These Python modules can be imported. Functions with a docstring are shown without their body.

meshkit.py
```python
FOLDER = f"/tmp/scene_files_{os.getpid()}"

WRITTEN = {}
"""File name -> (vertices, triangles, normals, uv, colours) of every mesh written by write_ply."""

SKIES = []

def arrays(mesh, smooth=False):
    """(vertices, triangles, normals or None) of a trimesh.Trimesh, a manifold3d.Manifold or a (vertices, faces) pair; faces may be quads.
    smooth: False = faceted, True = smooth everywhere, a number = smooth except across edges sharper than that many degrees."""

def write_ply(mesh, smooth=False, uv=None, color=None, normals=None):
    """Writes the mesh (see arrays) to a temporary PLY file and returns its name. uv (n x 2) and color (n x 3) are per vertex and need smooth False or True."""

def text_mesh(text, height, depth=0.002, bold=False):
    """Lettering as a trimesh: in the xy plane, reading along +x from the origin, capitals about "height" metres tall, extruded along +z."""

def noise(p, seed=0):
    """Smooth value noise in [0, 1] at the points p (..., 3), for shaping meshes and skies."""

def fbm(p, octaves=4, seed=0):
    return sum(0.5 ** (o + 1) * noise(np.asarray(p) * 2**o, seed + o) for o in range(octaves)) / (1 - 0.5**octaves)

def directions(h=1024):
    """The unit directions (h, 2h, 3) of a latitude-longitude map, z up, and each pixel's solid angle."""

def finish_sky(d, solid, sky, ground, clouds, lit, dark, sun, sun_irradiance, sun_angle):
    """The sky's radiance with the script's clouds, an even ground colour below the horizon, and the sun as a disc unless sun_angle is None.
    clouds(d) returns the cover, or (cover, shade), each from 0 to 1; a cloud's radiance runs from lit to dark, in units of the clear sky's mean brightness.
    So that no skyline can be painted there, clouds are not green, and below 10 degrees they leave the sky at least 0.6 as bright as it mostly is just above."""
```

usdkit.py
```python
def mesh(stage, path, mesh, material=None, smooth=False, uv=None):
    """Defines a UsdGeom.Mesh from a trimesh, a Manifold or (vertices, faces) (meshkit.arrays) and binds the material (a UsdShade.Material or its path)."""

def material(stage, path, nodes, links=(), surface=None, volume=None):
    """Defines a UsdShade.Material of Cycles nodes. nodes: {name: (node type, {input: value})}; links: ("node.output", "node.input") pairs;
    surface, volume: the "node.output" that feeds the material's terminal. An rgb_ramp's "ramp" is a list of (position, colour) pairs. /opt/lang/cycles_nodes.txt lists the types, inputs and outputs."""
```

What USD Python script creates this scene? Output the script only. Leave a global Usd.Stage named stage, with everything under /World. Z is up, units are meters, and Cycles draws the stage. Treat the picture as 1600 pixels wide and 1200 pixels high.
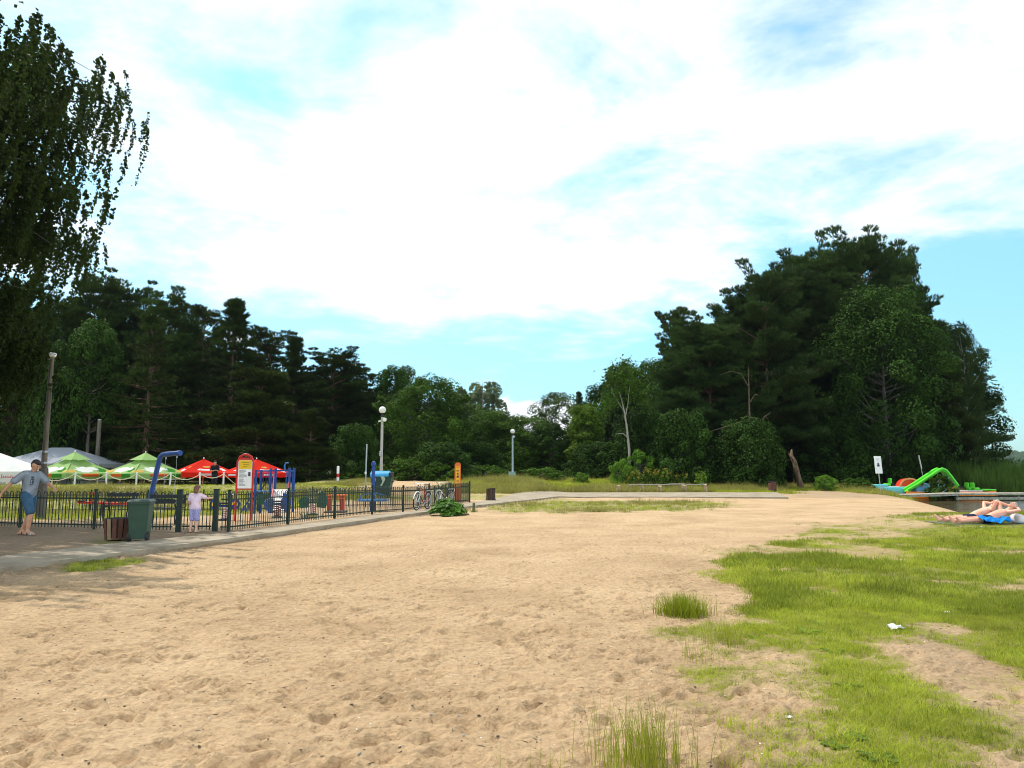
import math, random
import numpy as np
import trimesh, shapely, usdkit, meshkit
from shapely.geometry import Polygon, LineString, Point
from pxr import Usd, UsdGeom, UsdLux, UsdShade, Gf, Sdf, Vt

stage = Usd.Stage.CreateInMemory()
UsdGeom.SetStageUpAxis(stage, UsdGeom.Tokens.z)
UsdGeom.SetStageMetersPerUnit(stage, 1.0)
UsdGeom.Xform.Define(stage, '/World')
UsdGeom.Scope.Define(stage, '/World/Looks')

# ---------------------------------------------------------------- camera, sky, sun, exposure
EYE = np.array([0.0, 0.0, 1.5])
PITCH = math.radians(6.8)
FOCAL = 26.0
EXPOSURE = 0.17
HAZE = 0.00005
CLOUD_X, CLOUD_Y = -3.3, 0.7
SUN_EL, SUN_AZ = math.radians(59), math.atan2(-0.80, 0.60)
SUN_STRENGTH, SKY_STRENGTH = 1.25, 0.07
cam = UsdGeom.Camera.Define(stage, '/World/camera')
cam.AddTranslateOp().Set(Gf.Vec3d(*EYE.tolist()))
cam.AddRotateXYZOp().Set(Gf.Vec3f(90 + math.degrees(PITCH), 0, 0))
cam.CreateHorizontalApertureAttr(36.0)
cam.CreateVerticalApertureAttr(27.0)
cam.CreateFocalLengthAttr(FOCAL)
cam.CreateExposureAttr(EXPOSURE)
cam.CreateClippingRangeAttr(Gf.Vec2f(0.05, 20000.0))

dome = UsdLux.DomeLight.Define(stage, '/World/sky')
sky_m = usdkit.material(stage, '/World/Looks/sky_air', {
    'sky': ('sky_texture', {'sky_type': 'single_scattering', 'sun_disc': False, 'sun_elevation': SUN_EL, 'sun_rotation': SUN_AZ, 'air_density': 1.0, 'aerosol_density': 0.6, 'ozone_density': 1.6}),
    'tc': ('texture_coordinate', {}),
    'xyz': ('separate_xyz', {}),
    # the cloud sheet lies flat overhead: direction / (height + a little) gives its plan
    'zc': ('math', {'math_type': 'maximum', 'value2': 0.0}),
    'zo': ('math', {'math_type': 'add', 'value2': 0.22}),
    'u': ('math', {'math_type': 'divide'}),
    'v': ('math', {'math_type': 'divide'}),
    'plan': ('combine_xyz', {'z': 0.0}),
    'mp1': ('mapping', {'location': (CLOUD_X, CLOUD_Y, 0.0)}),
    'n1': ('noise_texture', {'scale': 1.25, 'detail': 8.0, 'roughness': 0.62, 'distortion': 0.35}),
    'mp': ('mapping', {'location': (3.3, 1.7, 0.0), 'rotation': (0, 0, -0.5), 'scale': (1.0, 1.35, 1.0)}),
    'n2': ('noise_texture', {'scale': 2.2, 'detail': 7.0, 'roughness': 0.6, 'distortion': 0.3}),
    'add': ('mix_float', {'fac': 0.5}),
    # a clear window low in the east (the photograph's right), and thinner cover over the open water
    'side': ('map_range', {'from_min': 0.22, 'from_max': 0.60, 'to_min': 0.0, 'to_max': 1.0, 'clamp': True}),
    'low': ('map_range', {'from_min': 0.22, 'from_max': 0.33, 'to_min': 1.0, 'to_max': 0.0, 'clamp': True}),
    'clear': ('math', {'math_type': 'multiply'}),
    'cl2': ('math', {'math_type': 'multiply', 'value2': 0.32}),
    'lowall': ('map_range', {'from_min': 0.13, 'from_max': 0.24, 'to_min': 0.20, 'to_max': 0.0, 'clamp': True}),
    'west': ('map_range', {'from_min': -0.75, 'from_max': -0.1, 'to_min': 0.06, 'to_max': 0.0, 'clamp': True}),
    's0': ('math', {'math_type': 'subtract'}),
    's1': ('math', {'math_type': 'subtract'}),
    's2': ('math', {'math_type': 'subtract'}),
    'cov': ('map_range', {'range_type': 'smoothstep', 'from_min': 0.345, 'from_max': 0.55, 'to_min': 0.0, 'to_max': 1.0}),
    # heaped clouds standing on the horizon
    'cp': ('mapping', {'scale': (3.2, 3.2, 5.5), 'location': (1.31, 0.2, 0.4)}),
    'n3': ('noise_texture', {'scale': 1.0, 'detail': 6.0, 'roughness': 0.5}),
    'cband': ('map_range', {'from_min': 0.02, 'from_max': 0.20, 'to_min': 0.05, 'to_max': -0.12, 'clamp': True}),
    'c3': ('math', {'math_type': 'add'}),
    'cum': ('map_range', {'range_type': 'smoothstep', 'from_min': 0.56, 'from_max': 0.60, 'to_min': 0.0, 'to_max': 1.0}),
    'both': ('math', {'math_type': 'maximum'}),
    'thick': ('mix_color', {'a': (14.0, 15.2, 16.4), 'b': (16.0, 16.2, 16.6)}),
    'hz': ('map_range', {'from_min': 0.0, 'from_max': 0.32, 'to_min': 0.0, 'to_max': 1.0, 'clamp': True}), 'hb': ('mix_color', {'a': (1.15, 1.8, 2.2), 'b': (2.7, 3.7, 3.1), 'use_clamp': False}),
    'hue': ('mix_color', {'blend_type': 'multiply', 'fac': 1.0}),
    'mixc': ('mix_color', {}),
    'bg': ('background_shader', {'strength': SKY_STRENGTH}),
}, [('tc.generated', 'xyz.vector'), ('xyz.z', 'zc.value1'), ('zc.value', 'zo.value1'),
    ('xyz.x', 'u.value1'), ('zo.value', 'u.value2'), ('xyz.y', 'v.value1'), ('zo.value', 'v.value2'),
    ('u.value', 'plan.x'), ('v.value', 'plan.y'), ('plan.vector', 'mp1.vector'), ('mp1.vector', 'n1.vector'), ('plan.vector', 'mp.vector'), ('mp.vector', 'n2.vector'),
    ('n1.fac', 'add.a'), ('n2.fac', 'add.b'), ('xyz.x', 'side.value'), ('xyz.z', 'low.value'), ('side.result', 'clear.value1'), ('low.result', 'clear.value2'),
    ('clear.value', 'cl2.value1'), ('xyz.z', 'lowall.value'), ('xyz.x', 'west.value'), ('add.result', 's0.value1'), ('cl2.value', 's0.value2'), ('s0.value', 's1.value1'), ('lowall.result', 's1.value2'),
    ('s1.value', 's2.value1'), ('west.result', 's2.value2'), ('s2.value', 'cov.value'),
    ('tc.generated', 'cp.vector'), ('cp.vector', 'n3.vector'), ('xyz.z', 'cband.value'), ('n3.fac', 'c3.value1'), ('cband.result', 'c3.value2'), ('c3.value', 'cum.value'),
    ('cov.result', 'both.value1'), ('cum.result', 'both.value2'), ('n2.fac', 'thick.fac'),
    ('xyz.z', 'hz.value'), ('hz.result', 'hb.fac'), ('hb.result', 'hue.b'), ('sky.color', 'hue.a'), ('hue.result', 'mixc.a'), ('thick.result', 'mixc.b'), ('both.value', 'mixc.fac'), ('mixc.result', 'bg.color')], surface='bg.background')
UsdShade.MaterialBindingAPI.Apply(dome.GetPrim()).Bind(sky_m)
dome.GetPrim().SetCustomDataByKey('kind', 'structure')
sun = UsdLux.DistantLight.Define(stage, '/World/sun')
sun.CreateNormalizeAttr(True)
sun.CreateIntensityAttr(SUN_STRENGTH)
sun.CreateAngleAttr(0.53)
sun.CreateColorAttr(Gf.Vec3f(1.0, 0.95, 0.86))
S_DIR = np.array([math.sin(SUN_AZ) * math.cos(SUN_EL), math.cos(SUN_AZ) * math.cos(SUN_EL), math.sin(SUN_EL)])
sun.AddRotateXYZOp().Set(Gf.Vec3f(90 - math.degrees(SUN_EL), 0, 180 - math.degrees(SUN_AZ)))

# ---------------------------------------------------------------- helpers
FPX = FOCAL / 36.0 * 1600.0
def ray(px, py):
    a, b = (np.asarray(px, float) - 800.0) / FPX, (600.0 - np.asarray(py, float)) / FPX
    c, s = math.cos(PITCH), math.sin(PITCH)
    return np.stack([a, c - b * s, s + b * c], -1)
def G(px, py, z=0.0):                      # where a sight line meets the level z
    d = ray(px, py); t = (z - EYE[2]) / d[..., 2]
    return EYE + d * t[..., None] if np.ndim(t) else EYE + d * t
def AT(px, py, y):                         # where a sight line reaches the distance y
    d = ray(px, py); return EYE + d * (y / d[1])
def ss(a, b, t):
    u = np.clip((np.asarray(t, float) - a) / (b - a), 0, 1); return u * u * (3 - 2 * u)

counts = {}
def numbered(parent, name):
    k = (parent, name); n = counts.get(k, 0); counts[k] = n + 1
    return name if n == 0 else f'{name}_{n:03d}'
def data(p, label=None, cat=None, group=None, kind=None):
    for k, v in (('label', label), ('category', cat), ('group', group), ('kind', kind)):
        if v: p.SetCustomDataByKey(k, v)
LOC = {}
def thing(name, loc, label, cat, group=None, rotz=0.0, scale=None, kind=None, ref=None):
    path = '/World/' + numbered('/World', name)
    x = UsdGeom.Xform.Define(stage, path)
    x.AddTranslateOp().Set(Gf.Vec3d(*[float(v) for v in loc]))
    if rotz: x.AddRotateZOp().Set(math.degrees(rotz))
    if scale is not None: x.AddScaleOp().Set(Gf.Vec3f(*([float(scale)] * 3 if np.ndim(scale) == 0 else [float(v) for v in scale])))
    data(x.GetPrim(), label, cat, group, kind)
    if ref: x.GetPrim().GetReferences().AddInternalReference(ref); x.GetPrim().SetInstanceable(True)
    LOC[path] = np.array(loc, float)
    return path
def kind_class(name):
    p = stage.CreateClassPrim('/World/' + name); return str(p.GetPath())

class MB:
    """collects shapes; build() makes them one mesh"""
    def __init__(s): s.v, s.f, s.n = [], [], 0
    def add(s, v, f):
        v, f = np.asarray(v, float), np.asarray(f, int)
        if f.shape[1] == 4: f = np.vstack([f[:, [0, 1, 2]], f[:, [0, 2, 3]]])
        s.v.append(v); s.f.append(f + s.n); s.n += len(v); return s
    def tm(s, m): return s.add(m.vertices, m.faces)
    def box(s, c, size, rz=0.0, R=None, bev=0.0):
        h = np.array(size, float) / 2
        if bev > 0:
            pts = []
            for ax in range(3):
                hh = h - bev; hh[ax] = h[ax]
                pts += [np.array([i, j, k]) * hh for i in (-1, 1) for j in (-1, 1) for k in (-1, 1)]
            m = trimesh.convex.convex_hull(np.array(pts)); v, f = np.array(m.vertices), np.array(m.faces)
        else:
            v = np.array([[i, j, k] for i in (-1, 1) for j in (-1, 1) for k in (-1, 1)]) * h
            f = np.array([[0, 1, 3, 2], [4, 6, 7, 5], [0, 4, 5, 1], [2, 3, 7, 6], [0, 2, 6, 4], [1, 5, 7, 3]])
        if R is None:
            c_, s_ = math.cos(rz), math.sin(rz); R = np.array([[c_, -s_, 0], [s_, c_, 0], [0, 0, 1]])
        return s.add(v @ np.asarray(R).T + np.asarray(c, float), f)
    def bar(s, p, q, w, d=None, up=(0, 0, 1), bev=0.0):       # a rectangular bar from p to q
        p, q = np.asarray(p, float), np.asarray(q, float); a = q - p; L = np.linalg.norm(a); a = a / L
        up = np.asarray(up, float)
        if abs(a @ up) > 0.98: up = np.array([0, 1.0, 0])
        b = np.cross(up, a); b /= np.linalg.norm(b); c = np.cross(a, b)
        return s.box((p + q) / 2, (L, w, d or w), R=np.stack([a, b, c], 1), bev=bev)
    def tube(s, pts, r, n=6, cap=True):
        pts = np.asarray(pts, float); k = len(pts); r = np.broadcast_to(np.asarray(r, float), (k,))
        t = np.gradient(pts, axis=0); t /= np.maximum(np.linalg.norm(t, axis=1, keepdims=True), 1e-9)
        u = np.array([0, 0, 1.0]) if abs(t[0, 2]) < 0.9 else np.array([1.0, 0, 0])
        V = []
        for i in range(k):
            u = u - t[i] * (u @ t[i]); u /= max(np.linalg.norm(u), 1e-9); w = np.cross(t[i], u)
            ang = np.arange(n) / n * 2 * np.pi
            V.append(pts[i] + r[i] * (np.cos(ang)[:, None] * u + np.sin(ang)[:, None] * w))
        V = np.vstack(V); F = []
        for i in range(k - 1):
            for j in range(n):
                a, b = i * n + j, i * n + (j + 1) % n; F.append([a, b, b + n, a + n])
        F = np.array(F); F = np.vstack([F[:, [0, 1, 2]], F[:, [0, 2, 3]]])
        if cap:
            V = np.vstack([V, pts[:1], pts[-1:]]); c0, c1 = k * n, k * n + 1
            F = np.vstack([F, [[c0, (j + 1) % n, j] for j in range(n)], [[c1, (k - 1) * n + j, (k - 1) * n + (j + 1) % n] for j in range(n)]])
        return s.add(V, F)
    def cyl(s, p, q, r, r2=None, n=10): return s.tube([p, q], [r, r if r2 is None else r2], n)
    def lathe(s, prof, c=(0, 0, 0), n=16, closed=False):
        prof = np.asarray(prof, float); k = len(prof); ang = np.arange(n) / n * 2 * np.pi
        V = np.stack([np.outer(prof[:, 0], np.cos(ang)), np.outer(prof[:, 0], np.sin(ang)), np.repeat(prof[:, 1:2], n, 1)], -1).reshape(-1, 3) + np.asarray(c, float)
        F = [[i * n + j, i * n + (j + 1) % n, (i + 1) * n + (j + 1) % n, (i + 1) * n + j] for i in range(k - 1) for j in range(n)]
        return s.add(V, F)
    def sphere(s, c, r, sub=2):
        m = trimesh.creation.icosphere(sub, 1.0); return s.add(np.array(m.vertices) * np.asarray(r, float) + np.asarray(c, float), m.faces)
    def prism(s, poly, d, T):                                # polygon (x, y) extruded by d along local z, placed by a 4 x 4
        m = trimesh.creation.extrude_polygon(poly, d, engine='earcut'); m.apply_transform(T); return s.tm(m)
    def arrays(s): return np.vstack(s.v), np.vstack(s.f)
    def build(s, name, mat, parent, label=None, smooth=30, kind=None, top=None):
        v, f = s.arrays()
        root = '/'.join(parent.split('/')[:3])
        if root in LOC: v = v - LOC[root]
        path = parent + '/' + numbered(parent, name)
        usdkit.mesh(stage, path, trimesh.Trimesh(v, f, process=False), mat, smooth=smooth)
        data(stage.GetPrimAtPath(path), label, None, None, kind)
        return path
def single(name, mb, mat, label, cat, group=None, kind=None, smooth=30):
    """a thing (or a piece of the setting) that is one mesh"""
    v, f = mb.arrays() if isinstance(mb, MB) else mb
    path = '/World/' + numbered('/World', name)
    usdkit.mesh(stage, path, trimesh.Trimesh(v, f, process=False), mat, smooth=smooth)
    data(stage.GetPrimAtPath(path), label, cat, group, kind)
    return path
def frame(x, y, z, o):                                       # a 4 x 4 from axes and origin
    T = np.eye(4); T[:3, 0], T[:3, 1], T[:3, 2], T[:3, 3] = x, y, z, o; return T

# ---------------------------------------------------------------- materials
MATS = {}
def mat(name, col, rough=0.6, var=0.12, scale=6.0, spec=0.4, metal=0.0, bump=0.0, bscale=40.0, trans=0.0, emit=None):
    """painted or plain stuff: colour with a little uneven wear and grain"""
    if name in MATS: return MATS[name]
    c = np.array(col, float)
    nodes = {'g': ('texture_coordinate', {}), 'n': ('noise_texture', {'scale': scale, 'detail': 4.0, 'roughness': 0.6}),
             'r': ('rgb_ramp', {'ramp': [(0.25, tuple(c * (1 - var))), (0.55, tuple(c)), (0.8, tuple(np.minimum(c * (1 + var) + 0.02 * var, 0.95)))]}),
             'p': ('principled_bsdf', {'roughness': rough, 'specular_ior_level': spec, 'metallic': metal})}
    links = [('g.object', 'n.vector'), ('n.fac', 'r.fac'), ('r.color', 'p.base_color')]
    if bump:
        nodes['nb'] = ('noise_texture', {'scale': bscale, 'detail': 3.0}); nodes['b'] = ('bump', {'strength': bump, 'distance': 0.01})
        links += [('g.object', 'nb.vector'), ('nb.fac', 'b.height'), ('b.normal', 'p.normal')]
    out = 'p.BSDF'
    if trans:
        nodes['t'] = ('translucent_bsdf', {}); nodes['m'] = ('mix_closure', {'fac': trans})
        links += [('r.color', 't.color'), ('p.BSDF', 'm.closure1'), ('t.BSDF', 'm.closure2')]; out = 'm.closure'
    MATS[name] = usdkit.material(stage, '/World/Looks/' + name, nodes, links, surface=out)
    return MATS[name]
def leaf_mat(name, col, trans=0.3, var=0.45, tint=None, rough=0.6, nscale=0.35):
    """leaves: each leaf its own tone, clumps lighter and darker, light passing through"""
    if name in MATS: return MATS[name]
    c = np.array(col, float); t = np.array(tint if tint is not None else c * (1.5, 1.35, 0.9))
    nodes = {'g': ('geometry', {}), 'n': ('noise_texture', {'scale': nscale, 'detail': 3.0}), 'o': ('object_info', {}),
             'a': ('math', {'math_type': 'multiply_add', 'value2': 0.55, 'value3': 0.0}),
             'b': ('math', {'math_type': 'multiply_add', 'value2': 0.75}),
             'r': ('rgb_ramp', {'ramp': [(0.2, tuple(c * (1 - var))), (0.55, tuple(c)), (0.95, tuple(t))]}),
             'h': ('math', {'math_type': 'multiply_add', 'value2': 0.5, 'value3': 0.78}),
             'k': ('mix_color', {'blend_type': 'multiply', 'fac': 1.0}), 'cx': ('combine_xyz', {}),
             'p': ('principled_bsdf', {'roughness': rough, 'specular_ior_level': 0.06}), 't': ('translucent_bsdf', {}), 'm': ('mix_closure', {'fac': trans})}
    links = [('g.position', 'n.vector'), ('g.random_per_island', 'a.value1'), ('n.fac', 'b.value1'), ('a.value', 'b.value3'), ('b.value', 'r.fac'),
             ('o.random', 'h.value1'), ('h.value', 'cx.x'), ('h.value', 'cx.y'), ('h.value', 'cx.z'), ('r.color', 'k.a'), ('cx.vector', 'k.b'),
             ('k.result', 'p.base_color'), ('k.result', 't.color'), ('p.BSDF', 'm.closure1'), ('t.BSDF', 'm.closure2')]
    MATS[name] = usdkit.material(stage, '/World/Looks/' + name, nodes, links, surface='m.closure')
    return MATS[name]
def bark_mat(name, c1, c2, scale=9.0, stretch=0.15):
    if name in MATS: return MATS[name]
    nodes = {'g': ('texture_coordinate', {}), 'mp': ('mapping', {'scale': (1, 1, stretch)}), 'n': ('noise_texture', {'scale': scale, 'detail': 5.0, 'roughness': 0.65}),
             'r': ('rgb_ramp', {'ramp': [(0.35, c1), (0.62, c2)]}), 'b': ('bump', {'strength': 0.7, 'distance': 0.03}),
             'p': ('principled_bsdf', {'roughness': 0.9, 'specular_ior_level': 0.2})}
    MATS[name] = usdkit.material(stage, '/World/Looks/' + name, nodes, [('g.object', 'mp.vector'), ('mp.vector', 'n.vector'), ('n.fac', 'r.fac'), ('n.fac', 'b.height'), ('r.color', 'p.base_color'), ('b.normal', 'p.normal')], surface='p.BSDF')
    return MATS[name]

# ---------------------------------------------------------------- ground
LF = [(-11.0, 0.0), (-9.6, 4.0), (-7.5, 10.9), (-5.2, 18.8), (-2.75, 28.0), (-1.6, 31.5), (0.8, 37.8), (2.6, 42.4), (8.0, 42.6), (15.6, 42.2)]   # the path's edge towards the sand
LB = [(17.2, 48.6), (8.0, 48.4), (3.0, 48.0), (0.2, 44.0), (-1.3, 38.0), (-1.75, 34.8), (-3.7, 28.0), (-6.5, 17.6), (-7.9, 14.8), (-8.6, 12.3), (-10.5, 7.0), (-13.0, 0.0)]
PATH = Polygon(LF + LB)
UPLAND = Polygon(LF + [(17.2, 48.6), (17.6, 90.0), (-400, 90), (-400, 0)])
LAKE = Polygon([(26.8, 51.5), (25.0, 44.0), (22.5, 37.5), (20.2, 32.0), (19.0, 28.5), (22.0, 27.3), (40, 26), (80, 20), (300, -60), (3000, -200), (3000, 1560), (500, 1480), (200, 700), (90, 110), (60, 74), (47, 67), (40, 64), (34, 61.5), (30.0, 57.5), (28.4, 54.0)])

def sdist(poly, x, y):
    p = shapely.points(x, y); shapely.prepare(poly)
    d = shapely.distance(shapely.boundary(poly), p)
    return np.where(shapely.contains_xy(poly, x, y), d, -d)

def terrain(x, y):
    x, y = np.broadcast_arrays(np.asarray(x, float), np.asarray(y, float))
    shp = x.shape; x, y = x.ravel(), y.ravel()
    up = sdist(UPLAND, x, y); lk = sdist(LAKE, x, y)
    h = 0.085 * ss(-0.04, 0.03, up)
    left = ss(-8.0, -11.5, x); right = ss(0.5, 4.0, x); east = ss(14.0, 21.0, x)
    hl = -0.36 * ss(21, 34, y) + 0.98 * ss(37.4, 45.5, y) + 0.28 * ss(46, 60, y)
    levee = ss(-14.2, -16.5, x)
    hl = hl - levee * (1.40 * ss(46.0, 51, y) - 1.0 * ss(57, 66, y))
    hm = -0.2 * ss(24, 34, y) * ss(-2.0, -5.0, x) + 0.2 * ss(36, 40, y) * ss(-2.0, -5.0, x) + 0.80 * ss(38.5, 58, y)
    hr = 0.10 * ss(42.5, 48.5, y) + 0.70 * ss(49.0, 62, y) * (1 - 0.62 * east)
    h = h + left * hl + (1 - left) * ((1 - right) * hm + right * hr)
    h = h + 0.10 * ss(8.5, 11.5, x) * ss(13, 18, y) * ss(30, 24, y)
    far = ss(80, 200, y); h = h * (1 - far) + 1.0 * far
    t = ss(-2.6, 3.6, lk); h = h * (1 - t) - 1.45 * t
    return h.reshape(shp)

def spaced(lo, hi, a, b, fine, grow):
    """even steps between a and b, widening outside"""
    mid = list(np.arange(a, b + 1e-9, fine))
    def out(start, end, sgn):
        r, s, p = [], fine, start
        while sgn * (end - p) > 0: s *= grow; p += sgn * s; r.append(p)
        return r
    return np.array(out(a, lo, -1)[::-1] + mid + out(b, hi, 1))
gx = spaced(-1200, 3000, -5.8, 6.2, 0.038, 1.05)
gy = spaced(-60, 2600, 3.0, 9.0, 0.034, 1.016)
X, Y = np.meshgrid(gx, gy)
Z = terrain(X, Y)

# what grows where: outlines on the ground
def region(pts, z=0.0):
    p = np.array(pts, float); q = G(p[:, 0], p[:, 1], z); return Polygon(q[:, :2]).buffer(0)
LAWN = region([(1128, 882), (1165, 852), (1260, 838), (1290, 828), (1395, 812), (1470, 801), (1600, 799), (2300, 800), (2300, 1010), (1640, 1075), (1570, 1085), (1550, 1035), (1500, 1010), (1480, 985), (1400, 950), (1400, 985), (1425, 1035), (1430, 1100), (1480, 1180), (1530, 1260), (1290, 1260), (1285, 1180), (1295, 1110), (1262, 1060), (1205, 1000), (1180, 960), (1165, 920)])
DIRT = region([(1372, 945), (1480, 955), (1560, 1020), (1575, 1090), (1700, 1100), (1800, 1300), (1530, 1300), (1440, 1110), (1395, 1025), (1345, 980)])
SPARSE = [region(p) for p in ([(1085, 990), (1200, 950), (1300, 1050), (1310, 1100), (1180, 1060), (1120, 1110), (1090, 1050)], [(1260, 1190), (1110, 1200), (1130, 1120), (1190, 1150)], [(1270, 818), (1310, 818), (1300, 828), (1265, 826)])]
STRIP = region([(758, 796), (770, 788), (860, 783), (1000, 782), (1120, 783), (1138, 790), (1090, 797), (950, 801), (800, 801)])
VERGE = [region([(95, 886), (140, 876), (212, 872), (214, 880), (160, 889), (105, 892)], 0.02), region([(140, 850), (165, 838), (190, 838), (200, 846), (170, 850)], 0.08)]
def edge_noise(x, y, s=1.0, seed=3):
    p = np.stack([x / s, y / s, np.zeros_like(x)], -1); return meshkit.fbm(p, 4, seed) - 0.5
def lawn_at(x, y):
    """0 to 1: how thickly green grass covers the ground"""
    n = edge_noise(x, y, 0.9) + 0.6 * edge_noise(x, y, 0.28, 9)
    g = ss(-0.35, 0.40, sdist(LAWN, x, y) + 0.04 + 1.25 * n)
    g = g * (1 - 0.7 * ss(0.03, 0.16, edge_noise(x, y, 1.3, 21) * ss(7.0, 10.0, y)))
    for s in SPARSE: g = np.maximum(g, 0.6 * ss(-0.05, 0.5, sdist(s, x, y) + 1.8 * n - 0.02))
    g = np.maximum(g, 0.85 * ss(-0.5, 0.8, sdist(STRIP, x, y) + 3.0 * n))
    for s in VERGE: g = np.maximum(g, ss(-0.1, 0.15, sdist(s, x, y) + 0.5 * n))
    return g
def bank_at(x, y):
    """0 to 1: rough half-dry grass on the banks"""
    n = edge_noise(x, y, 3.0, 5)
    left = np.maximum(ss(-8.5, -11.0, x) * ss(35.6, 37.0, y), 0.85 * ss(-10.8, -12.2, x + n) * ss(21.5, 24.0, y))
    mid = ss(-11.5, -9.5, x) * ss(4, 2.0, x) * np.maximum(ss(38.2, 39.2, y) * ss(44.5, 42.0, y + 2 * n), ss(56.5, 58.5, y + 4 * n) + ss(-4.8, -3.4, x + 2 * n) * ss(42.5, 44.5, y + 2 * n) + ss(-1.2, 0.8, x) * ss(45, 47, y))
    right = ss(1.0, 3.0, x) * ss(48.4, 49.1, y + 0.8 * n) * (1 - ss(17.0, 20.0, x) * ss(54.5, 51.5, y - 0.35 * (x - 20) + 2 * n))
    b = np.clip(left + mid + right, 0, 1)
    shore = ss(22.5, 24.5, x + 1.5 * n) * ss(46.5, 48.0, y) * ss(0.0, -0.6, sdist(LAKE, x, y))
    return np.maximum(b, shore) * (1 - ss(-0.3, 0.1, sdist(PATH, x, y)))
lk = sdist(LAKE, X.ravel(), Y.ravel()).reshape(X.shape)
up = sdist(UPLAND, X.ravel(), Y.ravel()).reshape(X.shape)
onpath = sdist(PATH, X.ravel(), Y.ravel()).reshape(X.shape)
lawn = lawn_at(X.ravel(), Y.ravel()).reshape(X.shape) * (lk < -0.8)
bank = bank_at(X.ravel(), Y.ravel()).reshape(X.shape)
forest = ss(62, 68, Y) * (lk < 0)
play = (up > 0.5) * ss(-1.0, -3.0, X) * ss(38, 36.5, Y) * (onpath < 0)
dirtm = np.clip(ss(-0.1, 0.5, sdist(DIRT, X.ravel(), Y.ravel()).reshape(X.shape)) * 0.35 + play * ss(13, 22, Y) * 0.2 + play * ss(23.0, 17.5, Y) * 0.75 + 0.5 * ss(15, 19, X) * ss(41.5, 45, Y) + ss(-6.3, -8.0, X) * ss(8.0, 10.0, Y) * ss(13.5, 11.5, Y) * 0.5 + forest, 0, 1)
dirtm = np.maximum(dirtm, ss(-0.35, -0.08, up) * (up < 0.0) * ss(45, 30, Y) * 0.55)

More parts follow.
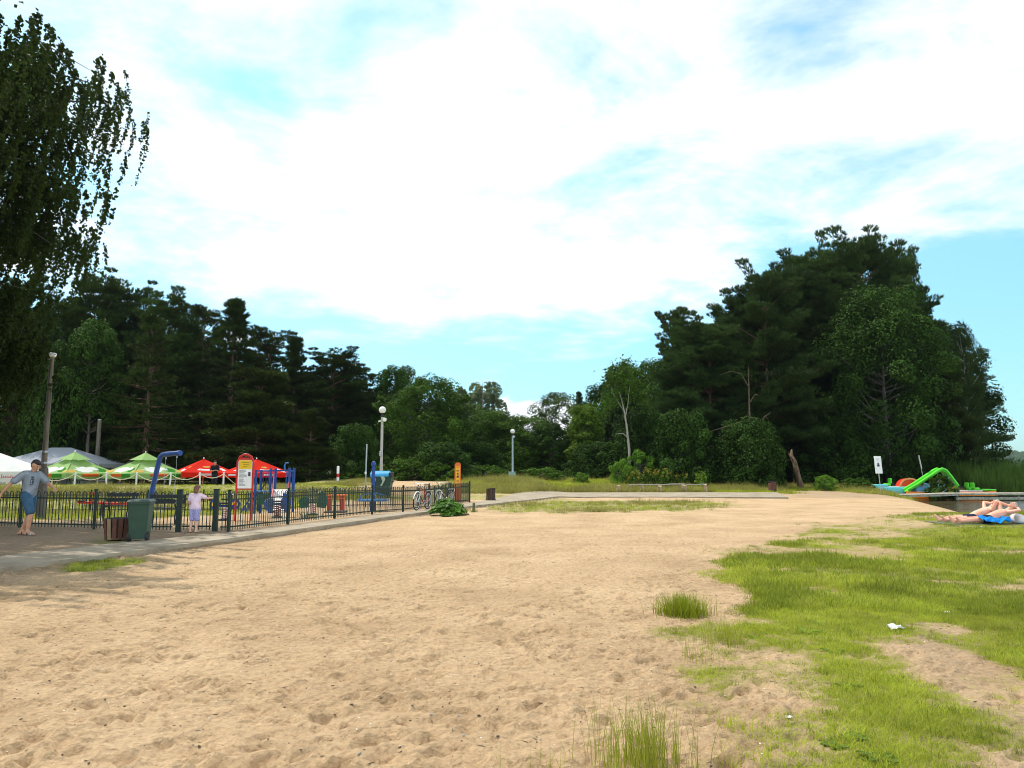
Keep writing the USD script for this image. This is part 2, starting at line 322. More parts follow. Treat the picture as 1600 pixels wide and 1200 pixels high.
# trodden sand: hummocks, then footprints with their pushed-up rims
sand = (1 - 0.8 * lawn) * (up < -0.12) * (1 - bank) * (lk < -1.0)
near = ss(60, 25, Y)
P3 = np.stack([X, Y, np.zeros_like(X)], -1)
Z += sand * near * (0.05 * (meshkit.fbm(P3 / 1.6, 2, 1) - 0.5) + 0.034 * (meshkit.fbm(P3 / 0.34, 3, 7) - 0.5) + 0.026 * ss(22, 9, Y) * (meshkit.fbm(P3 / 0.10, 2, 17) - 0.5))
Z += (1 - sand) * near * 0.03 * (meshkit.fbm(P3 / 0.7, 3, 2) - 0.5) * (onpath < -0.3) * (lk < 0)
rs = np.random.RandomState(4)
for k in range(9000):
    cy = 3.0 + 25 * rs.rand() ** 1.5; cx = rs.uniform(-0.78, 0.55) * cy + rs.uniform(-1, 1); a = rs.uniform(0, np.pi) if rs.rand() < 0.4 else rs.normal(0.5, 0.4)
    big = rs.rand() ** 2.6
    L, W, D = (0.03 + 0.075 * big) * rs.uniform(0.8, 1.3), (0.025 + 0.03 * big), (0.009 + 0.029 * big)
    i0, i1 = np.searchsorted(gy, [cy - 0.5, cy + 0.5]); j0, j1 = np.searchsorted(gx, [cx - 0.5, cx + 0.5])
    dx, dy = X[i0:i1, j0:j1] - cx, Y[i0:i1, j0:j1] - cy
    u, w = (dx * math.cos(a) + dy * math.sin(a)) / L, (-dx * math.sin(a) + dy * math.cos(a)) / W
    r = np.sqrt(u * u + w * w)
    Z[i0:i1, j0:j1] += sand[i0:i1, j0:j1] * D * (-np.exp(-(r ** 4)) + 0.45 * np.exp(-((r - 1.5) / 0.4) ** 2))
# a heavier soil lip below the path's edge is left by feet and wind
v = np.stack([X, Y, Z], -1).reshape(-1, 3)
ny, nx = X.shape
ii = np.arange(ny * nx).reshape(ny, nx)
f = np.stack([ii[:-1, :-1], ii[:-1, 1:], ii[1:, 1:], ii[1:, :-1]], -1).reshape(-1, 4)
GRID = (gx, gy, Z)
def ground(x, y):
    """height of the ground as built"""
    j = np.clip(np.searchsorted(gx, x) - 1, 0, nx - 2); i = np.clip(np.searchsorted(gy, y) - 1, 0, ny - 2)
    a, b = (x - gx[j]) / (gx[j + 1] - gx[j]), (y - gy[i]) / (gy[i + 1] - gy[i])
    return (Z[i, j] * (1 - a) + Z[i, j + 1] * a) * (1 - b) + (Z[i + 1, j] * (1 - a) + Z[i + 1, j + 1] * a) * b
ground_m = usdkit.material(stage, '/World/Looks/beach_ground', {
    'g': ('geometry', {}), 'z': ('attribute', {'attribute': 'zone'}), 's': ('separate_color', {}),
    'n1': ('noise_texture', {'scale': 0.6, 'detail': 5.0, 'roughness': 0.6}), 'n2': ('noise_texture', {'scale': 22.0, 'detail': 4.0, 'roughness': 0.7}),
    'n3': ('noise_texture', {'scale': 260.0, 'detail': 2.0}), 'n4': ('noise_texture', {'scale': 3.0, 'detail': 4.0}), 'n5': ('noise_texture', {'scale': 6.5, 'detail': 3.0, 'roughness': 0.55}), 'bh2': ('math', {'math_type': 'multiply_add', 'value2': 3.2}),
    'sr': ('rgb_ramp', {'ramp': [(0.30, (0.36, 0.242, 0.134)), (0.5, (0.455, 0.314, 0.180)), (0.72, (0.53, 0.376, 0.225))]}),
    'sg': ('rgb_ramp', {'ramp': [(0.28, (0.60, 0.56, 0.50)), (0.46, (0.97, 0.97, 0.97)), (0.7, (1.18, 1.19, 1.2))]}),
    'sm': ('mix_color', {'blend_type': 'multiply', 'fac': 1.0, 'use_clamp_result': False}),
    'sf': ('rgb_ramp', {'ramp': [(0.2, (0.62, 0.6, 0.58)), (0.42, (1, 1, 1)), (0.68, (1, 1, 1)), (0.8, (1.25, 1.25, 1.25))]}),
    'sx': ('mix_color', {'blend_type': 'multiply', 'fac': 0.8}),
    'vo': ('voronoi_texture', {'scale': 9.0, 'randomness': 1.0}), 'vc': ('math', {'math_type': 'less_than', 'value2': 0.035}), 'sh': ('mix_color', {'b': (0.75, 0.73, 0.68)}),
    'gr': ('rgb_ramp', {'ramp': [(0.3, (0.11, 0.13, 0.03)), (0.55, (0.20, 0.20, 0.06)), (0.75, (0.32, 0.26, 0.12))]}),
    'dr': ('rgb_ramp', {'ramp': [(0.3, (0.15, 0.11, 0.075)), (0.6, (0.27, 0.205, 0.14)), (0.8, (0.36, 0.29, 0.2))]}),
    'br': ('rgb_ramp', {'ramp': [(0.3, (0.14, 0.14, 0.035)), (0.5, (0.26, 0.235, 0.08)), (0.7, (0.42, 0.34, 0.16))]}),
    'm1': ('mix_color', {}), 'm2': ('mix_color', {}), 'm3': ('mix_color', {}),
    'bh': ('math', {'math_type': 'multiply_add', 'value2': 0.35}),
    'b': ('bump', {'strength': 1.0, 'distance': 0.03}),
    'p': ('principled_bsdf', {'roughness': 0.95, 'specular_ior_level': 0.15})},
    [('g.position', n + '.vector') for n in ('n1', 'n2', 'n3', 'n4', 'n5', 'vo')] + [('z.color', 's.color'), ('n1.fac', 'sr.fac'), ('n2.fac', 'sg.fac'), ('sr.color', 'sm.a'), ('sg.color', 'sm.b'),
     ('n3.fac', 'sf.fac'), ('sm.result', 'sx.a'), ('sf.color', 'sx.b'), ('vo.distance', 'vc.value1'), ('sx.result', 'sh.a'), ('vc.value', 'sh.fac'),
     ('n4.fac', 'gr.fac'), ('n2.fac', 'dr.fac'), ('n4.fac', 'br.fac'), ('sh.result', 'm1.a'), ('dr.color', 'm1.b'), ('s.g', 'm1.fac'), ('m1.result', 'm2.a'), ('br.color', 'm2.b'), ('s.b', 'm2.fac'),
     ('m2.result', 'm3.a'), ('gr.color', 'm3.b'), ('s.r', 'm3.fac'), ('m3.result', 'p.base_color'), ('n3.fac', 'bh.value1'), ('n2.fac', 'bh.value3'), ('n5.fac', 'bh2.value1'), ('bh.value', 'bh2.value3'), ('bh2.value', 'b.height'), ('b.normal', 'p.normal')], surface='p.BSDF')
gm = usdkit.mesh(stage, '/World/ground', trimesh.Trimesh(v, np.vstack([f[:, [0, 1, 2]], f[:, [0, 2, 3]]]), process=False), ground_m, smooth=True)
zone = np.stack([lawn * 0.8, dirtm, bank], -1).reshape(-1, 3).astype(np.float32)
UsdGeom.PrimvarsAPI(gm).CreatePrimvar('zone', Sdf.ValueTypeNames.Color3fArray, 'vertex').Set(Vt.Vec3fArray.FromNumpy(zone))
data(gm.GetPrim(), 'trodden tan beach sand running up to grassy banks', 'ground', None, 'structure')

# ---------------------------------------------------------------- path: a concrete slab with a worn edge
def path_top(x, y): return terrain(x, y) + 0.022
def sheet(poly, step):
    x0, y0, x1, y1 = poly.bounds; xs, ys = np.meshgrid(np.arange(x0, x1, step), np.arange(y0, y1, step))
    q = np.stack([xs.ravel(), ys.ravel()], 1); q = q[shapely.contains_xy(poly.buffer(-0.15 * step), q[:, 0], q[:, 1])]
    e = poly.exterior.segmentize(step); b = np.array(e.coords)[:-1]
    rr = np.random.RandomState(1); jag = np.stack([meshkit.noise(np.c_[b * 3.1, b[:, :1] * 0], 5), meshkit.noise(np.c_[b * 3.1, b[:, :1] * 0], 8)], 1) - 0.5
    b = b + 0.07 * jag
    from scipy.spatial import Delaunay
    allp = np.vstack([b, q]); tri = Delaunay(allp).simplices; c = allp[tri].mean(1)
    tri = tri[shapely.contains_xy(Polygon(b), c[:, 0], c[:, 1])]
    a = allp[tri]; fl = np.cross(a[:, 1] - a[:, 0], a[:, 2] - a[:, 0]) < 0; tri[fl] = tri[fl][:, ::-1]
    return allp, tri, len(b)
pp, tri, nb = sheet(PATH, 0.5)
inner = np.array(PATH.buffer(-0.03).exterior.coords)
pz = 0.108 + terrain(pp[:, 0], pp[:, 1]) - 0.085 * ss(-0.04, 0.03, sdist(UPLAND, pp[:, 0], pp[:, 1]))
top = np.c_[pp, pz]; skirt = np.c_[pp[:nb], pz[:nb] - 0.3]
V = np.vstack([top, skirt]); N0 = len(top); k = np.arange(nb); k2 = (k + 1) % nb
area = 0.5 * np.sum(pp[k, 0] * pp[k2, 1] - pp[k2, 0] * pp[k, 1]); q = np.stack([k, N0 + k, N0 + k2, k2], 1)
if area < 0: q = q[:, ::-1]
mb = MB(); mb.add(V, np.vstack([tri, q[:, [0, 1, 2]], q[:, [0, 2, 3]]]))
path_m = usdkit.material(stage, '/World/Looks/worn_concrete', {
    'g': ('geometry', {}), 'n1': ('noise_texture', {'scale': 1.1, 'detail': 6.0, 'roughness': 0.65}), 'n2': ('noise_texture', {'scale': 60.0, 'detail': 3.0}),
    'r': ('rgb_ramp', {'ramp': [(0.3, (0.20, 0.162, 0.112)), (0.5, (0.29, 0.242, 0.175)), (0.75, (0.36, 0.31, 0.235))]}),
    'r2': ('rgb_ramp', {'ramp': [(0.3, (0.75, 0.75, 0.75)), (0.6, (1, 1, 1))]}), 'm': ('mix_color', {'blend_type': 'multiply', 'fac': 0.8}),
    'b': ('bump', {'strength': 0.5, 'distance': 0.01}), 'p': ('principled_bsdf', {'roughness': 0.9, 'specular_ior_level': 0.2})},
    [('g.position', 'n1.vector'), ('g.position', 'n2.vector'), ('n1.fac', 'r.fac'), ('n2.fac', 'r2.fac'), ('r.color', 'm.a'), ('r2.color', 'm.b'), ('m.result', 'p.base_color'), ('n2.fac', 'b.height'), ('b.normal', 'p.normal')], surface='p.BSDF')
single('path', mb, path_m, 'grey concrete path bending round the sand', 'path', kind='structure', smooth=25)

# ---------------------------------------------------------------- water
wx, wy = np.meshgrid(spaced(15, 3000, 17, 40, 1.0, 1.1), spaced(-60, 1850, 24, 70, 1.0, 1.1))
wv = np.stack([wx, wy, np.full_like(wx, -0.5)], -1).reshape(-1, 3); wi = np.arange(wx.size).reshape(wx.shape)
wf = np.stack([wi[:-1, :-1], wi[:-1, 1:], wi[1:, 1:], wi[1:, :-1]], -1).reshape(-1, 4)
water_m = usdkit.material(stage, '/World/Looks/lake_water', {
    'g': ('geometry', {}), 'mp': ('mapping', {'scale': (0.6, 1.6, 1.0)}), 'n': ('noise_texture', {'scale': 3.0, 'detail': 4.0, 'roughness': 0.55, 'distortion': 0.4}), 'n2': ('noise_texture', {'scale': 0.7, 'detail': 2.0}), 'a': ('math', {'math_type': 'multiply_add', 'value2': 0.4}),
    'b': ('bump', {'strength': 0.55, 'distance': 0.35}), 'p': ('principled_bsdf', {'base_color': (0.045, 0.030, 0.012), 'roughness': 0.06, 'ior': 1.33, 'specular_ior_level': 0.5})},
    [('g.position', 'mp.vector'), ('mp.vector', 'n.vector'), ('mp.vector', 'n2.vector'), ('n.fac', 'a.value1'), ('n2.fac', 'a.value3'), ('a.value', 'b.height'), ('b.normal', 'p.normal')], surface='p.BSDF')
single('water', (wv, np.vstack([wf[:, [0, 1, 2]], wf[:, [0, 2, 3]]])), water_m, 'brown shallow lake water rippling beside the jetty', 'water', kind='structure', smooth=True)

# ---------------------------------------------------------------- trees: kinds first (trunk and crown each), then every tree where it stands
def rand_dirs(r, n):
    d = r.normal(size=(n, 3)); return d / np.linalg.norm(d, axis=1, keepdims=True)
def blades(r, c, d, per, length, width, spread):
    """tufts of needles: at each centre c a spray of thin triangles about the direction d"""
    n = len(c); C = np.repeat(c, per, 0); Dr = np.repeat(d, per, 0) + spread * r.normal(size=(n * per, 3))
    Dr /= np.linalg.norm(Dr, axis=1, keepdims=True)
    w = np.cross(Dr, rand_dirs(r, n * per)); w /= np.linalg.norm(w, axis=1, keepdims=True)
    L = length * r.uniform(0.6, 1.25, (n * per, 1)); W = width * r.uniform(0.7, 1.3, (n * per, 1))
    v = np.stack([C - 0.12 * L * Dr - w * W * 0.5, C - 0.12 * L * Dr + w * W * 0.5, C + Dr * L], 1).reshape(-1, 3)
    return v, np.arange(len(v)).reshape(-1, 3)
def leaves(r, c, nrm, size, stretch=1.5):
    """leaf cards: a bent diamond at each point"""
    n = len(c); a = np.cross(nrm, rand_dirs(r, n)); a /= np.maximum(np.linalg.norm(a, axis=1, keepdims=True), 1e-6); b = np.cross(nrm, a)
    s = size * r.uniform(0.6, 1.3, (n, 1))
    v = np.stack([c - a * s * stretch / 2, c - b * s / 2 + nrm * s * 0.12, c + a * s * stretch / 2, c + b * s / 2 + nrm * s * 0.12], 1).reshape(-1, 3)
    k = np.arange(n)[:, None] * 4
    return v, np.vstack([k + [0, 1, 2], k + [0, 2, 3]])
def trunk_line(r, h, lean=0.03, n=9):
    z = np.linspace(0, h, n); w = np.cumsum(r.normal(0, lean * h / n, (n, 2)), 0); w -= w[0]
    return np.c_[w, z]
def on_line(line, z): return np.array([np.interp(z, line[:, 2], line[:, 0]), np.interp(z, line[:, 2], line[:, 1]), z])

def pine(seed, h, rad, base, shape, whorls, per, clump_n, droop=0.15, tuft=(7, 0.36, 0.085), flat=0.45, csize=0.85, gap=0.0):
    """trunk, whorls of limbs and pads of needle tufts lying along them"""
    r = np.random.RandomState(seed); T = MB(); line = trunk_line(r, h, 0.02)
    T.tube(line, np.interp(line[:, 2], [0, 0.15 * h, h], [0.019 * h, 0.014 * h, 0.02]) + 0.01, 8)
    cs, ds = [], []
    for i in range(whorls):
        t = (i + 0.5) / whorls; z = h * (base + (0.985 - base) * t)
        if r.rand() < gap: continue
        for k in range(per + (r.rand() < 0.5)):
            az = r.uniform(0, 2 * np.pi); L = rad * shape(t) * r.uniform(0.55, 1.18) + 0.3
            p0 = on_line(line, z + r.uniform(-0.3, 0.3)); el = 0.12 + 0.75 * t ** 2 - droop * (1 - t)
            dd = np.array([math.cos(az) * math.cos(el), math.sin(az) * math.cos(el), math.sin(el)])
            s = np.linspace(0, 1, 5)[:, None]; pts = p0 + dd * L * s + np.array([0, 0, 1.0]) * (0.16 * L * s ** 2) - np.array([0, 0, 1]) * droop * L * s * 0.5
            T.tube(pts, np.linspace(0.011 * L + 0.03, 0.012, 5), 4, cap=False)
            m = max(2, int(L * 1.25))
            for j in range(m):
                u = 0.38 + 0.62 * (j + r.rand()) / m; side = np.array([-dd[1], dd[0], 0]) * r.normal(0, 0.23) * L * (1.15 - u)
                c0 = np.array([np.interp(u, s[:, 0], pts[:, a]) for a in range(3)]) + side
                n = int(clump_n * 1.3 * r.uniform(0.6, 1.4)); sz = csize * r.uniform(0.7, 1.25) * (0.72 + 0.32 * (1 - t))
                q = rand_dirs(r, n) * r.uniform(0.35, 1.0, (n, 1)) ** 0.5 * np.array([sz, sz, sz * flat])
                cs.append(c0 + q); d0 = q / sz * [0.9, 0.9, 0.5] + dd * 0.5 + [0, 0, 0.75]; ds.append(d0 / np.linalg.norm(d0, axis=1, keepdims=True))
    top = on_line(line, h); n = 7
    cs.append(top - [0, 0, 1.0] * r.uniform(0, 1.2, (n, 1)) + r.normal(0, 0.10, (n, 3))); ds.append(np.tile([0, 0, 1.0], (n, 1)))
    C = MB(); C.add(*blades(r, np.vstack(cs), np.vstack(ds), tuft[0], tuft[1], tuft[2], 0.42))
    return T, C

def broadleaf(seed, h, rad, base, n_clump, per, size, lobes=1.0, shape=None, squash=0.8, skirt=0.0):
    """a forked trunk and limbs that carry clumps of leaf cards, denser outside"""
    r = np.random.RandomState(seed); T = MB(); line = trunk_line(r, h * 0.82, 0.035)
    T.tube(line, np.interp(line[:, 2], [0, 0.1 * h, h * 0.82], [0.024 * h, 0.017 * h, 0.03]), 9)
    cs, ns = [], []
    for i in range(n_clump):
        t = (i + r.rand()) / n_clump; z = h * (base + (0.97 - base) * t)
        prof = (shape(t) if shape else math.sqrt(max(0.02, 1 - (2 * t - 0.85) ** 2 / 1.4)))
        az = i * 2.39996 + r.normal(0, 0.4); R = rad * prof * (r.uniform(0.12, 1.0) ** 0.32) * (1 + 0.22 * lobes * r.normal())
        c0 = on_line(line, min(z, h * 0.8)) * [1, 1, 0] + [math.cos(az) * R, math.sin(az) * R, z]
        if r.rand() < 0.6:
            p0 = on_line(line, max(0.1 * h, min(z - 0.45 * R, h * 0.78))); mid = (p0 + c0) / 2 + [0, 0, -0.08 * R]
            T.tube([p0, mid, c0], [0.012 * R + 0.03, 0.008 * R + 0.02, 0.012], 4, cap=False)
        sz = rad * 0.255 * r.uniform(0.6, 1.35); n = int(per * r.uniform(0.7, 1.3))
        q = rand_dirs(r, n) * (r.uniform(0.45, 1.0, (n, 1)) ** 0.4) * np.array([sz, sz, sz * squash])
        q *= 1 + 0.35 * (meshkit.noise(q / sz * 2.3 + seed + i, 3)[:, None] - 0.5) * 2
        cs.append(c0 + q); d0 = q / sz + 0.7 * rand_dirs(r, n) + [0, 0, 0.55]; ns.append(d0 / np.linalg.norm(d0, axis=1, keepdims=True))
    C = MB(); C.add(*leaves(r, np.vstack(cs), np.vstack(ns), size))
    return T, C

def weeping(seed, h, rad, base, n_limb, strands, per, size, drift=(0, 0), hang=(0.8, 2.6), prof=None, lmin=0.0):
    """birch: rising limbs from which leafy twigs hang like cords"""
    r = np.random.RandomState(seed); T = MB(); line = trunk_line(r, h, 0.03, 12)
    T.tube(line, np.interp(line[:, 2], [0, h], [0.014 * h + 0.04, 0.015]), 9)
    cs, ns = [], []
    for i in range(n_limb):
        t = (i + 0.5 * r.rand()) / n_limb; z = h * (base + (0.98 - base) * t); az = i * 2.39996 + r.normal(0, 0.3)
        L = rad * (prof(t) if prof else (1 - 0.75 * t) * (0.65 + 0.35 * min(1, 4 * t))) * r.uniform(0.65, 1.12) + 0.15
        p0 = on_line(line, z); rise = 0.25 + 0.5 * t
        s = np.linspace(0, 1, 7)[:, None]; dd = np.array([math.cos(az), math.sin(az), 0])
        pts = p0 + dd * L * s + np.array([0, 0, 1.0]) * L * (rise * s * 1.5 - 0.62 * rise * 1.5 * s ** 2.2); pts[1:] += r.normal(0, 0.04 * L, (6, 3))
        T.tube(pts, np.linspace(0.012 * L + 0.012, 0.006, 7), 4, cap=False)
        ns_ = max(3, int(strands * L / rad))
        for k in range(ns_):
            u = r.uniform(0.22, 1.0); a = np.array([np.interp(u, s[:, 0], pts[:, q]) for q in range(3)]) + r.normal(0, 0.10 * L, 3) * [1, 1, 0.35]
            hl = r.uniform(*hang) * (0.5 + 0.5 * u); m = max(4, int(per * hl)); w = np.sort(r.uniform(0, 1, m))[:, None]
            out = dd * 0.34 * hl * r.uniform(0.3, 1.2); dr = np.array([drift[0], drift[1], 0]) * hl
            line_ = a + out * (1 - (1 - w) ** 2) + dr * w ** 1.3 - np.array([0, 0, 1.0]) * hl * (w * 0.9 + 0.1 * w * w - 0.12 * (1 - w) * w * 4)
            cs.append(line_ + r.normal(0, 0.035 + lmin, (m, 3))); q = rand_dirs(r, m) * [1, 1, 0.4] + [0, 0, 0.15]; ns.append(q / np.linalg.norm(q, axis=1, keepdims=True))
            if k % 3 == 0 and lmin == 0: T.tube(line_[:: max(1, m // 4)][:5], 0.0035, 3, cap=False)
    C = MB(); C.add(*leaves(r, np.vstack(cs), np.vstack(ns), size, 1.35))
    return T, C

pine_bark = bark_mat('pine_bark', (0.055, 0.035, 0.025), (0.17, 0.10, 0.065))
grey_bark = bark_mat('grey_bark', (0.045, 0.04, 0.034), (0.15, 0.135, 0.115))
birch_bark = bark_mat('birch_bark', (0.05, 0.045, 0.04), (0.55, 0.52, 0.46), 5.0, 3.0)
needle = leaf_mat('pine_needles', (0.060, 0.104, 0.022), 0.12, 0.65, (0.29, 0.38, 0.08), 0.6)
needle2 = leaf_mat('bluish_pine_needles', (0.075, 0.135, 0.032), 0.12, 0.65, (0.33, 0.46, 0.11), 0.6)
needle3 = leaf_mat('olive_needles', (0.060, 0.092, 0.017), 0.10, 0.65, (0.26, 0.325, 0.06), 0.6)
leafy = leaf_mat('dark_leaves', (0.042, 0.094, 0.011), 0.2, 0.65, (0.18, 0.32, 0.035))
leafy2 = leaf_mat('mid_leaves', (0.068, 0.140, 0.013), 0.25, 0.55, (0.23, 0.39, 0.04))
lime_leaf = leaf_mat('yellow_green_leaves', (0.13, 0.22, 0.02), 0.25, 0.5, (0.34, 0.46, 0.05))
pale_leaf = leaf_mat('grey_green_leaves', (0.20, 0.25, 0.12), 0.35, 0.4, (0.38, 0.44, 0.23))
birch_leaf = leaf_mat('birch_leaves', (0.032, 0.055, 0.010), 0.30, 0.5, (0.085, 0.12, 0.022), 0.45, 0.8)

KINDS, HT, RT = {}, {}, {}
def kind(name, TC, bark, leaf, trunk='trunk', crown='crown'):
    p = kind_class('kind_' + name)
    for part, m, mm, sm in ((trunk, TC[0], bark, 40), (crown, TC[1], leaf, False)):
        v_, f_ = m.arrays(); usdkit.mesh(stage, f'{p}/{part}', trimesh.Trimesh(v_, f_, process=False), mm, smooth=sm)
    KINDS[name] = p; cv = TC[1].arrays()[0]; HT[name] = float(np.percentile(cv[:, 2], 99.95)); RT[name] = float(np.percentile(np.hypot(cv[:, 0], cv[:, 1]), 98))
dome_ = lambda t: 0.55 + 0.45 * math.sin(min(1, t * 1.6) * math.pi / 2) - 0.75 * max(0, t - 0.45) ** 1.3
cone_ = lambda t: (1 - t) ** 0.85 * (0.8 + 0.2 * min(1, 6 * t))
kind('pine_tall', pine(11, 20, 4.3, 0.22, dome_, 17, 6, 32, 0.10, flat=0.30, csize=1.0), pine_bark, needle)
kind('pine_broad', pine(12, 20, 6.2, 0.10, lambda t: 1.05 * math.sqrt(max(0.0, 1 - (t * 0.93) ** 2.2)), 17, 7, 34, 0.16, flat=0.28, csize=1.2), pine_bark, needle2)
kind('pine_thin', pine(13, 20, 3.6, 0.30, dome_, 14, 5, 26, 0.05, gap=0.08, csize=0.9, flat=0.32), pine_bark, needle3)
kind('pine_bushy', pine(14, 10, 4.2, 0.03, lambda t: 1.0 - 0.72 * t ** 1.3, 10, 7, 34, 0.16, flat=0.28, tuft=(8, 0.36, 0.085), csize=0.8), pine_bark, needle3)
kind('spruce', pine(15, 18, 3.7, 0.06, cone_, 32, 6, 11, 0.34, tuft=(8, 0.36, 0.09), flat=0.35, csize=0.6), pine_bark, needle)
kind('larch', pine(16, 15, 3.6, 0.08, lambda t: (1 - t) ** 0.7, 24, 4, 11, 0.30, tuft=(7, 0.32, 0.075), flat=0.6, csize=0.6), pine_bark, leaf_mat('larch_needles', (0.045, 0.075, 0.014), 0.2, 0.5, (0.10, 0.14, 0.03)))
kind('maple', broadleaf(21, 14, 4.8, 0.07, 115, 250, 0.19), grey_bark, leafy2)
kind('oak', broadleaf(22, 18, 6.0, 0.05, 165, 290, 0.19, 1.0), grey_bark, leafy)
kind('lime', broadleaf(23, 13, 3.4, 0.06, 120, 190, 0.19, 0.7, lambda t: 0.95 - 0.65 * t ** 2), grey_bark, lime_leaf)
kind('low_tree', broadleaf(24, 7, 4.2, 0.03, 110, 200, 0.19, 1.0, lambda t: 1.0 - 0.55 * t ** 2), grey_bark, leafy)
kind('alder', broadleaf(25, 15, 3.6, 0.12, 120, 190, 0.20, 1.2), grey_bark, leafy)
kind('soft_birch', broadleaf(29, 15, 3.9, 0.12, 100, 190, 0.17, 1.3), birch_bark, leaf_mat('birch_green', (0.08, 0.13, 0.03), 0.3, 0.5, (0.19, 0.26, 0.07)))
kind('tall_alder', broadleaf(28, 15, 3.6, 0.40, 85, 210, 0.20, 1.2), bark_mat('pale_grey_bark', (0.08, 0.07, 0.055), (0.26, 0.23, 0.18)), leafy)
kind('pale_birch', weeping(31, 16, 3.6, 0.25, 44, 26, 22, 0.21, hang=(0.8, 2.4), lmin=0.05), birch_bark, pale_leaf)
kind('green_birch', weeping(32, 15, 3.8, 0.15, 50, 30, 24, 0.21, hang=(0.8, 2.8), lmin=0.05), birch_bark, leaf_mat('birch_green', (0.08, 0.13, 0.03), 0.3, 0.5, (0.19, 0.26, 0.07)))
kind('bush', broadleaf(26, 2.4, 1.5, 0.05, 34, 120, 0.13, 0.8), grey_bark, leaf_mat('bright_bush_leaves', (0.13, 0.26, 0.025), 0.35, 0.45, (0.25, 0.42, 0.05)), 'stem', 'foliage')
kind('dark_bush', broadleaf(27, 2.6, 1.9, 0.04, 34, 130, 0.15, 0.9), grey_bark, leafy2, 'stem', 'foliage')
tr = np.random.RandomState(77)
def plant(k, px, top, y, label, half=None, name=None, cat='tree', group=None, rz=None):
    """a tree of kind k whose tip is seen at (px, top) at the distance y, half as wide as half pixels"""
    tip = AT(px, top, y); z0 = float(ground(tip[0], y)) - 0.05
    s = (tip[2] - z0) / HT[k]; w = s if half is None else (half / FPX * y) / RT[k]
    a = tr.uniform(0, 2 * math.pi) if rz is None else rz
    n = name or {'pine': 'pine_tree', 'bush': 'bush', 'dark': 'bush'}.get(k.split('_')[0], k.replace('pale_', '').replace('tall_', '').replace('soft_', '').replace('green_', '') + ('' if k.endswith('tree') else '_tree'))
    return thing(n, (tip[0], y, z0), label, cat, group, rotz=a, scale=(w, w, s), ref=KINDS[k])
